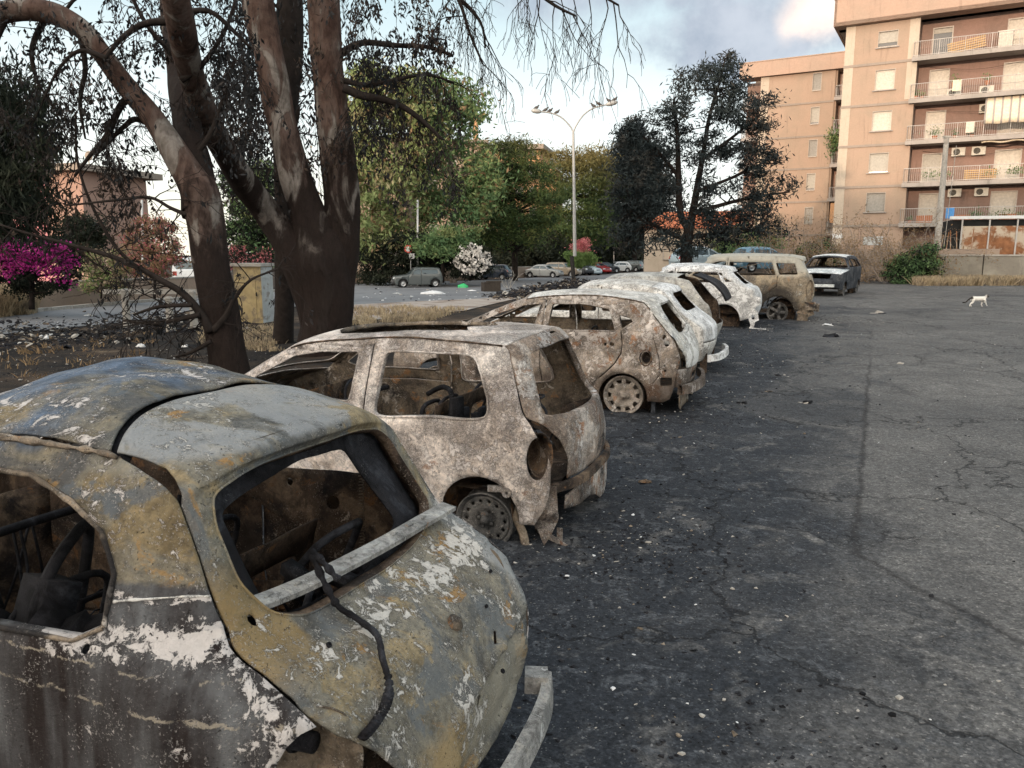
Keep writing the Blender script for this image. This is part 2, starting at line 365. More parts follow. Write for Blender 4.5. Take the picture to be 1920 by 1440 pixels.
M['b2'] = burnt('burnt_pinkish_crackled_paint', [(.50, .43, .38), (.66, .59, .545), (.75, .70, .665)], ash=(.70, .64, .61), ash_t=.525, rust=(.30, .19, .13), rust_t=.64, soot_t=.70, crack=.6, cscale=62, seed=3.1, sc=1.2, ashs=14, mott=.28)
M['b2t'] = burnt('burnt_pinkish_tailgate', [(.13, .115, .105), (.36, .29, .24), (.58, .52, .47)], ash=(.70, .66, .63), ash_t=.53, rust=(.27, .13, .06), rust_t=.56, soot_t=.58, crack=.7, cscale=75, seed=4.6, sc=1.6, ashs=14)
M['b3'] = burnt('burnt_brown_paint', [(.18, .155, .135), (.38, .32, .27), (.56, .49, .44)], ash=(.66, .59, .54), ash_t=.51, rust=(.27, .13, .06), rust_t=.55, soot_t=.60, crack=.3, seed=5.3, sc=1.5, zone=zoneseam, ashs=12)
M['b3t'] = burnt('burnt_pale_tailgate', [(.42, .40, .37), (.52, .51, .48), (.62, .61, .58)], ash=(.75, .74, .72), ash_t=.5, rust=(.34, .24, .13), rust_t=.62, soot_t=.74, seed=6.1, sc=1.4)
M['b4'] = burnt('burnt_chalky_roof', [(.33, .31, .29), (.50, .485, .46), (.64, .63, .61)], ash=(.74, .72, .69), ash_t=.51, rust=(.30, .18, .10), rust_t=.64, soot_t=.66, seed=7.7, sc=1.4, ashs=12)
M['b5'] = burnt('burnt_grey_paint', [(.27, .265, .25), (.38, .375, .355), (.46, .455, .43)], ash=(.55, .54, .52), ash_t=.56, rust=(.24, .16, .10), rust_t=.66, soot_t=.66, seed=8.4, sc=1.3)
M['b6'] = burnt('burnt_white_paint', [(.44, .445, .45), (.58, .585, .59), (.70, .71, .72)], ash=(.80, .81, .82), ash_t=.5, rust=(.30, .24, .17), rust_t=.67, soot_t=.66, seed=9.9, sc=1.4)
M['b7'] = burnt('burnt_tan_paint', [(.14, .12, .10), (.27, .225, .17), (.36, .30, .22)], ash=(.5, .48, .43), ash_t=.60, rust=(.25, .16, .09), rust_t=.58, soot_t=.63, seed=11.2, sc=1.1, zone=zonesuv)
M['b8'] = burnt('burnt_black_paint', [(.028, .032, .040), (.045, .05, .06), (.075, .08, .09)], ash=(.25, .26, .28), ash_t=.64, rust=(.09, .06, .045), rust_t=.7, soot_t=.7, seed=12.4)
M['b8h'] = burnt('scorched_white_bonnet', [(.40, .44, .46), (.58, .62, .64), (.70, .73, .75)], ash=(.8, .82, .84), ash_t=.52, rust=(.2, .15, .1), rust_t=.75, soot_t=.74, seed=13.4)
M['in'] = burnt('scorched_inner_steel', [(.035, .028, .024), (.085, .062, .048), (.17, .125, .09)], ash=(.40, .34, .29), ash_t=.585, rust=(.16, .085, .04), rust_t=.57, soot_t=.56, seed=14.2, sc=1.8)
M['in2'] = burnt('rusty_inner_steel', [(.07, .058, .048), (.16, .13, .10), (.27, .22, .17)], ash=(.48, .43, .38), ash_t=.55, rust=(.25, .13, .055), rust_t=.585, soot_t=.565, seed=15.8, sc=1.6)
M['char'] = burnt('charred_black', [(.012, .012, .014), (.022, .022, .026), (.04, .042, .05)], ash=(.22, .22, .23), ash_t=.63, rust=(.06, .035, .02), rust_t=.68, soot_t=.6, seed=16.8, sc=2)
M['rim'] = burnt('scorched_rim_steel', [(.05, .052, .055), (.09, .09, .09), (.15, .145, .14)], ash=(.36, .34, .32), ash_t=.57, rust=(.16, .09, .05), rust_t=.64, soot_t=.66, seed=17.5, sc=3)
M['rimp'] = burnt('ashen_rim', [(.14, .12, .105), (.25, .22, .19), (.34, .30, .27)], ash=(.62, .58, .54), ash_t=.55, rust=(.24, .13, .07), rust_t=.60, soot_t=.68, seed=18.5, sc=3)
M['bar'] = burnt('bare_pale_steel', [(.22, .22, .215), (.34, .335, .325), (.44, .44, .43)], ash=(.6, .6, .59), ash_t=.57, rust=(.22, .14, .08), rust_t=.66, soot_t=.68, seed=19.5, sc=2)
def plain(name, col, rough=.6, metal=0., var=.18, sc=8., bmp=.0, spec=None, trans=None, col2=None, t2=(.5, .6), sc2=1.5):
    m, nt, b, tc = newmat(name)
    n = noi(nt, tc, sc, 7, .62)
    c = rmp(nt, n, [(.3, tuple(k*(1-var) for k in col)), (.7, tuple(min(1, k*(1+var)) for k in col))])
    if col2: c = mx(nt, sm(nt, noi(nt, tc, sc2, 8, .65, .4), *t2), c, col2)
    setb(nt, b, c, rough, metal, bump(nt, n, bmp, .02) if bmp else None)
    if spec is None and rough >= .8: spec = .15
    if spec is not None: b.inputs['Specular IOR Level'].default_value = spec
    return m
def paint(name, col, rough=.28):
    m, nt, b, tc = newmat(name)
    n = noi(nt, tc, 5., 6, .6)
    setb(nt, b, mx(nt, sm(nt, n, .4, .75), col, tuple(k*.8+.02 for k in col)), mx(nt, n, (rough-.05,)*3, (rough+.15,)*3))
    b.inputs['Coat Weight'].default_value = .4; b.inputs['Coat Roughness'].default_value = .12
    return m
M['glass'] = plain('car_glass', (.07, .09, .10), .06, .45, .1)
M['tyre'] = plain('tyre_rubber', (.022, .022, .023), .85)
M['alloy'] = plain('alloy_wheel', (.38, .39, .40), .35, .6)
M['blackp'] = plain('black_plastic', (.028, .028, .03), .55)
M['lampg'] = plain('headlamp_glass', (.55, .57, .58), .12, .1)
M['amber'] = plain('amber_lens', (.5, .2, .06), .2)
M['redl'] = plain('red_tail_lens', (.42, .03, .025), .2)
M['plate'] = plain('number_plate', (.72, .72, .70), .5)
M['pole'] = plain('galvanised_pole', (.34, .345, .34), .55, .3, .15, 6)
M['whitep'] = plain('white_painted_pole', (.62, .63, .64), .6, 0, .1)
M['conc'] = plain('concrete', (.36, .34, .31), .9, 0, .22, 9, .3, col2=(.24, .22, .2), t2=(.52, .66), sc2=2.2)
M['sootpole'] = plain('soot_blackened_steel', (.03, .028, .027), .85)
M['wood'] = plain('charred_wood', (.05, .042, .036), .9, bmp=.4)
def asphalt():
    m, nt, b, tc = newmat('asphalt_scorched')
    s = N(nt, 'ShaderNodeSeparateXYZ', {0: tc}); x, y, z = s.outputs
    big = noi(nt, tc, .34, 8, .62, .8); mid = noi(nt, tc, 1.6, 9, .68, .5); fine = noi(nt, tc, 42, 5, .7); vf = noi(nt, tc, 160, 3, .6)
    col = rmp(nt, mid, [(.3, (.072, .071, .071)), (.5, (.118, .115, .112)), (.7, (.17, .165, .158))])
    # soot stains: heavy along the burnt row, thinning out over the lot
    r = mth(nt, 'SUBTRACT', mth(nt, 'MULTIPLY', x, .94), mth(nt, 'MULTIPLY', y, .34))
    rr = mth(nt, 'ADD', r, mth(nt, 'MULTIPLY', mth(nt, 'SUBTRACT', big, .5), 5.))
    near = mth(nt, 'MULTIPLY', sm(nt, rr, 1.1, -.5), sm(nt, noi(nt, tc, 2.6, 8, .66, .5), .30, .46))
    st = mth(nt, 'MULTIPLY', sm(nt, mth(nt, 'ADD', mth(nt, 'MULTIPLY', big, .6), mth(nt, 'MULTIPLY', mid, .4)), .475, .60), .8)
    yo = mth(nt, 'SUBTRACT', y, 4.8); xo = mth(nt, 'SUBTRACT', x, 2.24)
    pd = mth(nt, 'MINIMUM', mth(nt, 'SUBTRACT', xo, mth(nt, 'MULTIPLY', yo, .467)), mth(nt, 'ADD', xo, mth(nt, 'MULTIPLY', yo, .316)))
    pd = mth(nt, 'ADD', pd, mth(nt, 'MULTIPLY', mth(nt, 'SUBTRACT', noi(nt, tc, 1.8, 8, .65), .5), .22))
    patch = mth(nt, 'MULTIPLY', sm(nt, pd, -.02, .06), sm(nt, y, 26, 17))
    blot = sm(nt, noi(nt, tc, 3.4, 10, .7, .6), .40, .56)
    base = mth(nt, 'MULTIPLY', mth(nt, 'MULTIPLY', mth(nt, 'SUBTRACT', 1., patch), sm(nt, y, 13, 7)), mth(nt, 'MULTIPLY', blot, .62))
    st = mth(nt, 'MULTIPLY', st, mth(nt, 'SUBTRACT', 1., mth(nt, 'MULTIPLY', patch, .55)))
    soot = mth(nt, 'MAXIMUM', mth(nt, 'MAXIMUM', near, st), base)
    soot = mth(nt, 'MULTIPLY', soot, sm(nt, y, 44, 20))
    col = mx(nt, mth(nt, 'MULTIPLY', soot, .9), col, mx(nt, fine, (.006, .008, .012), (.028, .034, .044)))
    ed = mth(nt, 'MULTIPLY', mth(nt, 'MULTIPLY', sm(nt, pd, -.05, .0), sm(nt, pd, .05, .0)), sm(nt, y, 15, 11)); col = mx(nt, mth(nt, 'MULTIPLY', ed, .6), col, (.02, .018, .018))
    ashy = mth(nt, 'MULTIPLY', sm(nt, noi(nt, vadd(nt, tc, (8, 2, 0)), 5.5, 11, .74, .7), .535, .62), mth(nt, 'MAXIMUM', near, base))
    col = mx(nt, mth(nt, 'MULTIPLY', ashy, .42), col, (.12, .128, .14))
    gr = noi(nt, tc, 24, 8, .8); col = mx(nt, .85, col, rmp(nt, gr, [(.34, (.4, .4, .4)), (.5, (1, 1, 1)), (.66, (1.75, 1.75, 1.75))]), 'MULTIPLY')
    # old repair patch, lighter brown grey

    # aggregate
    ag = vor(nt, tc, 95, 'F1', 'Color'); agd = N(nt, 'ShaderNodeSeparateXYZ', {0: ag}).outputs[0]
    col = mx(nt, .6, col, rmp(nt, agd, [(.0, (.45, .45, .47)), (.6, (1, 1, 1)), (.93, (1.25, 1.22, 1.2)), (1., (2.6, 2.5, 2.4))]), 'MULTIPLY')
    # ash specks
    sp = vor(nt, vadd(nt, tc, vscale(nt, noi(nt, tc, 20, 3, .6, 0, 'Color'), .08)), 21); sp2 = N(nt, 'ShaderNodeSeparateXYZ', {0: vor(nt, tc, 21, 'F1', 'Color')}).outputs[1]
    spm = mth(nt, 'MULTIPLY', sm(nt, sp, .22, .12), sm(nt, mth(nt, 'ADD', mth(nt, 'ADD', sp2, mth(nt, 'MULTIPLY', mid, .5)), mth(nt, 'MULTIPLY', near, .16)), .98, 1.12))
    s2c = vadd(nt, tc, (3, 5, 0)); sq = vor(nt, s2c, 58); sq2 = N(nt, 'ShaderNodeSeparateXYZ', {0: vor(nt, s2c, 58, 'F1', 'Color')}).outputs[0]
    spm = mth(nt, 'MAXIMUM', spm, mth(nt, 'MULTIPLY', sm(nt, sq, .26, .14), sm(nt, mth(nt, 'ADD', sq2, mth(nt, 'MULTIPLY', near, .12)), .86, 1.0)))
    col = mx(nt, mth(nt, 'MULTIPLY', spm, .45), col, (.27, .265, .26))
    # cracks
    wv = vadd(nt, tc, vscale(nt, noi(nt, tc, 1.3, 6, .6, 0, 'Color'), 1.1))
    ce = vor(nt, wv, .42, 'DISTANCE_TO_EDGE'); ce2 = vor(nt, vadd(nt, wv, (3, 3, 0)), 2.1, 'DISTANCE_TO_EDGE')
    ck = mth(nt, 'MAXIMUM', sm(nt, ce, .008, .002), mth(nt, 'MULTIPLY', sm(nt, ce2, .02, .004), sm(nt, noi(nt, tc, .6, 3), .56, .64)))
    col = mx(nt, mth(nt, 'MULTIPLY', ck, .68), col, (.008, .008, .009))
    h = mth(nt, 'SUBTRACT', mth(nt, 'ADD', mth(nt, 'MULTIPLY', agd, .35), mth(nt, 'ADD', mth(nt, 'MULTIPLY', fine, .6), mth(nt, 'MULTIPLY', mid, 1.6))), mth(nt, 'MULTIPLY', ck, 1.2))
    setb(nt, b, col, mx(nt, fine, (.6,)*3, (.95,)*3), 0., bump(nt, h, .6, .02)); b.inputs['Specular IOR Level'].default_value = .13
    return m
M['asphalt'] = asphalt()
M['street'] = plain('street_asphalt', (.17, .175, .185), .8, 0, .15, 3, .15, col2=(.14, .145, .155), sc2=.3)
M['path'] = plain('pale_verge_paving', (.33, .29, .26), .9, 0, .2, 4, .2, col2=(.22, .17, .14), sc2=.8)
def earth():
    m, nt, b, tc = newmat('burnt_earth')
    n = noi(nt, tc, .5, 9, .66, .6); f = noi(nt, tc, 22, 8, .75); g = noi(nt, tc, 3., 8, .7)
    c = rmp(nt, n, [(.36, (.018, .017, .018)), (.5, (.04, .034, .03)), (.6, (.075, .055, .042)), (.7, (.16, .125, .09))])
    c = mx(nt, .7, c, rmp(nt, f, [(.3, (.35, .33, .33)), (.55, (1, 1, 1)), (.75, (2.3, 2.2, 2.1))]), 'MULTIPLY')
    c = mx(nt, mth(nt, 'MULTIPLY', sm(nt, f, .64, .7), sm(nt, g, .5, .6)), c, (.24, .23, .22))
    setb(nt, b, c, .95, 0., bump(nt, mth(nt, 'ADD', f, g), .8, .05)); b.inputs['Specular IOR Level'].default_value = .08
    return m
M['earth'] = earth()
def bark(name, z0, z1, tone=1.):
    m, nt, b, tc = newmat(name)
    s = N(nt, 'ShaderNodeSeparateXYZ', {0: tc}); z = s.outputs[2]
    sv = N(nt, 'ShaderNodeMapping', {'Vector': tc, 'Scale': (1.5, 1.5, .5)}).outputs[0]
    p = noi(nt, sv, 1.5, 7, .52, .9); q = noi(nt, N(nt, 'ShaderNodeMapping', {'Vector': tc, 'Scale': (1, 1, .35)}).outputs[0], 11, 9, .72, .5); f = noi(nt, tc, 34, 7, .74); g = noi(nt, tc, 2.4, 8, .62, .5)
    k = lambda *c: tuple(x*tone for x in c)
    c = rmp(nt, p, [(.36, k(.085, .052, .042)), (.46, k(.13, .085, .07)), (.55, k(.15, .11, .095)), (.562, k(.21, .18, .16)), (.62, k(.30, .27, .245)), (.68, k(.22, .19, .17))])
    c = mx(nt, .8, c, rmp(nt, q, [(.32, (.38, .36, .35)), (.48, (.95, .95, .95)), (.6, (1.15, 1.15, 1.15)), (.75, (1.45, 1.42, 1.4))]), 'MULTIPLY')
    c = mx(nt, .6, c, rmp(nt, g, [(.36, (.45, .42, .4)), (.5, (1, 1, 1)), (.7, (1.2, 1.2, 1.2))]), 'MULTIPLY')
    zz = mth(nt, 'ADD', z, mth(nt, 'MULTIPLY', mth(nt, 'SUBTRACT', p, .5), 9.))
    zz = mth(nt, 'ADD', zz, mth(nt, 'MULTIPLY', mth(nt, 'SUBTRACT', q, .5), 1.5))
    ch = sm(nt, zz, z1, z0)
    c = mx(nt, mth(nt, 'MULTIPLY', ch, .96), c, mx(nt, q, (.007, .006, .006), (.042, .030, .026)))
    setb(nt, b, c, .92, 0., bump(nt, mth(nt, 'ADD', q, mth(nt, 'ADD', mth(nt, 'MULTIPLY', f, .5), mth(nt, 'MULTIPLY', sm(nt, p, .55, .562), .4))), 1., .05)); b.inputs['Specular IOR Level'].default_value = .1
    return m
M['bark'] = bark('eucalyptus_bark', 2.0, 3.6, .82); M['bark2'] = bark('great_eucalyptus_bark', 3.4, 5.2, .85); M['barkd'] = bark('sooty_eucalyptus_bark', 6., 10.)
M['dbark'] = plain('charred_bark', (.024, .019, .017), .95, 0, .4, 6, .6)
M['pbark'] = plain('pale_bark', (.24, .20, .17), .9, 0, .35, 4, .4)
def leaf(name, c1, c2, c3=None, sc=.8, trans=.25, top=None):
    m, nt, b, tc = newmat(name)
    n = noi(nt, tc, sc, 4, .6); f = noi(nt, tc, sc*14, 3, .7)
    c = mx(nt, sm(nt, n, .38, .62), c1, c2)
    if c3: c = mx(nt, sm(nt, noi(nt, vadd(nt, tc, (4, 7, 2)), sc*.8, 4, .6), .52, .64), c, c3)
    if top:
        s = N(nt, 'ShaderNodeSeparateXYZ', {0: tc}); zz = mth(nt, 'ADD', s.outputs[2], mth(nt, 'MULTIPLY', n, 3.))
        c = mx(nt, sm(nt, zz, top[0], top[1]), c, top[2])
    c = mx(nt, .6, c, rmp(nt, f, [(.3, (.5, .5, .5)), (.5, (1, 1, 1)), (.7, (1.5, 1.5, 1.4))]), 'MULTIPLY')
    setb(nt, b, c, .75, 0.); b.inputs['Specular IOR Level'].default_value = .2
    if trans:
        tr = N(nt, 'ShaderNodeBsdfTranslucent', {'Color': c}); ms = N(nt, 'ShaderNodeMixShader', {0: trans, 1: b.outputs[0], 2: tr.outputs[0]})
        nt.links.new(ms.outputs[0], nt.nodes['Material Output'].inputs[0])
    return m
M['l_olive'] = leaf('leaf_olive', (.16, .215, .085), (.27, .32, .14), (.34, .30, .17))
M['l_green'] = leaf('leaf_green', (.085, .155, .07), (.16, .235, .10), (.22, .24, .10))
M['l_pine'] = leaf('leaf_pine', (.035, .062, .026), (.075, .11, .036), (.11, .125, .04), top=(11, 17, (.15, .125, .05)))  # crown top tinted warm: low sunlight painted into the leaf colour
M['l_dark'] = leaf('leaf_dark', (.012, .018, .014), (.03, .036, .022), None)
M['l_burnt'] = leaf('leaf_burnt', (.010, .012, .014), (.028, .027, .028), (.055, .038, .028), trans=.1)
M['l_blue'] = leaf('leaf_scorched_blue', (.012, .018, .021), (.024, .034, .036), (.04, .038, .034), trans=.1)
M['l_dry'] = leaf('leaf_dry', (.20, .13, .07), (.28, .20, .12), None)
M['straw'] = leaf('dry_straw', (.33, .26, .17), (.46, .37, .25), (.22, .175, .13), sc=2)
M['white_fl'] = leaf('white_blossom', (.66, .63, .60), (.82, .78, .74), None, sc=3)
M['pink_fl'] = leaf('pink_blossom', (.50, .14, .16), (.62, .24, .24), (.24, .10, .10), sc=3)
M['mag_fl'] = leaf('magenta_blossom', (.32, .02, .17), (.46, .04, .27), (.12, .015, .08), sc=2)
M['hedge'] = leaf('hedge_leaf', (.12, .19, .06), (.17, .25, .08), None, sc=2)
# ================================================================== CARS
def cat(rows, v):
    n = len(rows)-1; i = min(int(v), n-1); t = v-i
    a, b, c, d = [np.array(rows[k], float) for k in (max(i-1, 0), i, i+1, min(i+2, n))]
    # monotone-ish cubic: halve tangents next to short rows so creases stay
    l0, l1, l2 = np.linalg.norm(b-a)+1e-6, np.linalg.norm(c-b)+1e-6, np.linalg.norm(d-c)+1e-6
    m1 = (c-a)/(l0+l1)*l1 if i > 0 else c-b; m2 = (d-b)/(l1+l2)*l1 if i+2 <= n else c-b
    m1, m2 = m1*.8, m2*.8
    return (2*t**3-3*t*t+1)*b+(t**3-2*t*t+t)*m1+(-2*t**3+3*t*t)*c+(t**3-t*t)*m2
def comps(T, least=14):
    par = {}
    def find(a):
        while par.setdefault(a, a) != a: par[a] = par[par[a]]; a = par[a]
        return a
    for f in T:
        a = find(int(f[0]))
        for q in f[1:]: par[find(int(q))] = a
    gr = {}
    for f in T: gr.setdefault(find(int(f[0])), []).append(f)
    return sorted((np.array(g) for g in gr.values() if len(g) >= least), key=len, reverse=True)
def bead(s, sg, poly, mat, r=.007, name='window_seal', d=.0, closed=True, jit=.5, step=.02):
    P = dens(poly, step, closed); P = P+[P[0]] if closed else P
    mb = MB(); pts = [Vector((x, sg*(s.Y(x, z)+d), z)) for x, z in P]
    mb.tube([s.jig(p) for p in pts], [r*(1+jit*mn.noise(p*23)+.3*jit*mn.noise(p*70)) for p in pts], 6, cap=not closed)
    return mb.build(name, mat, s.root, True)
class Shell:
    def __init__(s, root, rows, wb, wr, zb, zr, L, g=.05, dent=.006, rx=.7, ra=.1, fx=.9, fa=.16, belly=.05, thick=.008, pw=2.3, seed=0., inner=None, crease=None, yov=None):
        s.__dict__.update(locals()); s.ctr = Vector((L*.5, 0, .55)); s.n = len(rows)-1
        if yov: s.oz = [a[0] for a in yov]; s.ox = [a[1] for a in yov]; s.od = [a[2]-s.Y(a[1], a[0], True) for a in yov]
    def Y(s, x, z, raw=False):
        t = (z-s.zb)/(s.zr-s.zb)
        if t > 0: y = s.wb+(s.wr-s.wb)*min(t, 1.15)**1.2
        else: y = s.wb*(1-s.belly*((s.zb-z)/s.zb)**2)
        if s.crease and z < s.zb: y += s.crease[1]*exp(-((z-s.crease[0])/.05)**2)
        if x < s.rx: y *= 1-s.ra*((s.rx-x)/s.rx)**2.2
        if x > s.L-s.fx: y *= 1-s.fa*((x-s.L+s.fx)/s.fx)**2.2
        if s.yov and not raw:
            xe = float(np.interp(z, s.oz, s.ox)); k = 1-max(0., (x-xe))/.42
            if k > 0: y += float(np.interp(z, s.oz, s.od))*k**1.6
        return y
    def P(s, u, v):
        xc, zc, xe, ze = cat(s.rows, v); k = abs(u)**s.pw
        return Vector((xc+(xe-xc)*k, u*s.Y(xe, ze), zc+(ze-zc)*k))
    def E(s, v): r = cat(s.rows, v); return (float(r[2]), float(r[3]))
    def jig(s, p):
        if not s.dent: return p
        q = p*2.1+Vector((s.seed, 0, 0)); q2 = p*6.5+Vector((0, s.seed, 0))
        return p+Vector((mn.noise(q), mn.noise(q+Vector((9, 9, 9))), mn.noise(q+Vector((20, 1, 3)))))*s.dent*1.6+Vector((mn.noise(q2), mn.noise(q2+Vector((5, 5, 5))), mn.noise(q2+Vector((2, 7, 3)))))*s.dent*.6
    def emit(s, name, V, T, mat, parent=None, solid=None, push=0., outward=None, extra=None, warp=None, **t):
        if len(T) == 0: return None
        if warp: V = [warp(Vector(p)) for p in V]
        used = sorted(set(int(i) for f in T for i in f)); mp = {k: i for i, k in enumerate(used)}
        V = [s.jig(V[i]) for i in used]; T = [tuple(mp[int(i)] for i in f) for f in T]
        # orient outward
        acc = 0.
        for f in T[::max(1, len(T)//60)]:
            a, b, c = V[f[0]], V[f[1]], V[f[2]]; nn = (b-a).cross(c-a); acc += nn.dot(((a+b+c)/3-s.ctr) if outward is None else outward)
        if acc < 0: T = [f[::-1] for f in T]
        if extra:
            n = len(V); V = V+[s.jig(p) for p in extra[0]]; T = T+[tuple(i+n for i in f) for f in extra[1]]
        mats = [mat, s.inner] if s.inner else mat
        o = mesh(name, V, T, mats, parent or s.root, True, solid=s.thick if solid is None else solid, inner=bool(s.inner), **t)
        if push:
            me = o.data; nr = [Vector(x.normal) for x in me.vertices]
            for vt, q in zip(me.vertices, nr): vt.co = vt.co+q*push
        return o
    def lip(s, loop, d, shrink=0.):
        c = sum(loop, Vector())/len(loop); n = len(loop)
        vs = list(loop)+[p+d+(c-p).normalized()*shrink for p in loop]
        return vs, [(i, (i+1) % n, (i+1) % n+n, i+n) for i in range(n)]
    def patch(s, name, v0, v1, mat, holes=(), us=(-.988, .988), lipd=None, g=None, outer=None, slits=(), cut=None, **k):
        """the strip of the body between rows v0 and v1, across the car; holes in (u, v)"""
        g = g or s.g; wy = s.wb; a = s.P(0, v0); b = s.P(0, v1)
        # real length per unit v
        ln = sum((s.P(0, v0+(v1-v0)*(i+1)/8)-s.P(0, v0+(v1-v0)*i/8)).length for i in range(8)); sv = ln/(v1-v0)
        gu = g/wy; sy = sv/wy
        out = outer or [(us[0], v0), (us[1], v0), (us[1], v1), (us[0], v1)]
        def dn(p): return [(x, y/sy) for x, y in dens([(x, y*sy) for x, y in p], gu*.7)]
        out = dn(out); hs = [dn(h) for h in holes]
        V, T, C = tri(out, hs+list(slits), gu, sy)
        ex = None
        if lipd:
            ev, ef = [], []
            for h in hs:
                vs, fs = s.lip([s.P(u, v) for u, v in h], Vector(lipd), .012); n = len(ev); ev += vs; ef += [tuple(i+n for i in f) for f in fs]
            ex = (ev, ef)
        return s.emit(name, [s.P(u, v) for u, v in V], T, mat, extra=ex, **k)
    def rim(s, v0, v1, k=5):
        n = max(2, int((v1-v0)*k)); return [s.E(v0+(v1-v0)*i/n) for i in range(n+1)]
    def side(s, sg, mat, bottom, holes=(), slits=(), regions=(), name='side_panel', lipd=.028, vr=None, g=None, g_out=None, **k):
        """one flank: outline is the edge of the rows closed by the bottom line; regions = [(name, polygon, mat)] become parts"""
        v0, v1 = vr or (0, s.n)
        out = dens(s.rim(v0, v1)+list(bottom), (g or s.g)*.8)
        o2 = [out[0]]
        for p in out[1:]:
            if abs(p[0]-o2[-1][0])+abs(p[1]-o2[-1][1]) > .004: o2.append(p)
        hs = [dens(h, (g or s.g)*.7) for h in holes]
        V, T, C = tri(o2, hs+list(slits), g or s.g)
        f = lambda x, z, dd=0.: Vector((x, sg*(s.Y(x, z)-dd), z))
        VV = [f(x, z) for x, z in V]; res = []
        own = np.full(len(T), -1)
        for i, r in enumerate(regions): own[inpoly(C, r[1]) & (own < 0)] = i
        hown = []
        for h in hs:
            c = np.array(h).mean(axis=0); w = -1
            for i, r in enumerate(regions):
                if inpoly([c], r[1])[0] and w < 0: w = i
            hown.append(w)
        for i in [-1]+list(range(len(regions))):
            ev, ef = [], []
            if lipd:
                for h, w in zip(hs, hown):
                    if w != i: continue
                    vs, fs = s.lip([f(x, z) for x, z in h], Vector((0, -sg*lipd, 0)), .01); n = len(ev); ev += vs; ef += [tuple(a+n for a in q) for q in fs]
            nm, mt = (name, mat) if i < 0 else (regions[i][0], regions[i][2] or mat)
            if i < 0 and regions:
                cps = comps(T[own == i])
                for j, TT in enumerate(cps): s.emit(nm, VV, TT, mt, extra=(ev, ef) if ev and j == 0 else None, outward=Vector((0, sg, 0)), **k)
                continue
            res.append(s.emit(nm, VV, T[own == i], mt, extra=(ev, ef) if ev else None, outward=Vector((0, sg, 0)), **k))
        return res
    def pane(s, sg, poly, mat, parent, inset=.014, g=.2):
        V, T, C = tri(dens(poly, g), [], g)
        return s.emit('window', [Vector((x, sg*(s.Y(x, z)-inset), z)) for x, z in V], T, mat, parent=parent, solid=0, outward=Vector((0, sg, 0)))
def arch(cx, cz, r, z0, n=14):
    a0 = math.asin(max(-1, min(1, (z0-cz)/r)))
    return [(cx+r*cos(a0+(pi-2*a0)*i/n), cz+r*sin(a0+(pi-2*a0)*i/n)) for i in range(n+1)]
def rimwheel(root, x, y, z, r, sg, kind, mat, tilt=0., name='wheel', w=.15):
    """a steel or alloy rim without its tyre, dished disc towards the outside"""
    mb = MB(); n = 36
    prof = [(r, 0.), (r*.985, -.012), (r*.90, -.02), (r*.885, -.05), (r*.85, -.07), (r*.82, -w*.6), (r*.9, -w*.8), (r*.93, -w), (r, -w-.01), (r*1.0, -w+.008), (r*.86, -w*.7), (r*.89, -.055), (r*.95, -.028), (r, 0)]
    mb.lathe([(a, h) for a, h in prof], ax='Y', n=n)
    R0 = r*.86; holes = []
    if kind == 'steel':
        for k in range(14): a = 2*pi*k/14; holes.append(ell(R0*.80*cos(a), R0*.80*sin(a), R0*.072, R0*.072, 10))
    elif kind == 'slot':
        for k in range(10):
            a = 2*pi*k/10; c, s_ = cos(a), sin(a); h = R0*.12; q = R0*.2
            holes.append([(c*(R0*.84+i)-s_*j, s_*(R0*.84+i)+c*j) for i, j in ((-h, -q*.45), (h, -q*.9), (h, q*.9), (-h, q*.45))])
    else:
        for k in range(5):
            a = 2*pi*k/5; holes.append([((R0*q)*cos(a+d), (R0*q)*sin(a+d)) for q, d in ((.35, -.2), (.92, -.44), (.95, 0), (.92, .44), (.35, .2))])
    for k in range(4): a = 2*pi*k/4+.4; holes.append(ell(R0*.27*cos(a), R0*.27*sin(a), R0*.035, R0*.035, 6))
    V, T, C = tri(ell(0, 0, R0, R0, 44), holes, r*.11)
    def dsh(a, b):
        q = sqrt(a*a+b*b)/R0
        return -.02-.035*max(0, 1-abs(q-.3)/.55)-.012*sin(q*9) if q > .28 else -.035
    o = len(mb.v); mb.v += [(a, dsh(a, b), b) for a, b in V]; fs = [tuple(int(i)+o for i in f) for f in T]
    mb.f += fs; mb.m += [0]*len(fs)
    W = mb
    for i, (a, b, c) in enumerate(W.v): W.v[i] = (a, b*sg, c)
    ob = W.build(name, mat, root, True, solid=.004)
    ob.location = (x, y*sg, z); ob.rotation_euler = (tilt*sg, 0, random.uniform(-.08, .08))
    h = MB(); h.lathe([(0., .012), (R0*.10, .012), (R0*.13, 0), (R0*.17, -.005), (R0*.19, -.03)], ax='Y', n=16)
    h.lathe([(R0*.33, -.06), (R0*.33, -.12), (R0*.9, -.12), (R0*.9, -.13), (0, -.13)], ax='Y', n=20)
    for k in range(4): a = 2*pi*k/4+.4; h.box((R0*.27*cos(a), -.02, R0*.27*sin(a)), (.02, .02, .02))
    for i, (a, b, c) in enumerate(h.v): h.v[i] = (a, b*sg, c)
    h.build('hub', mat, ob, True)
    return ob
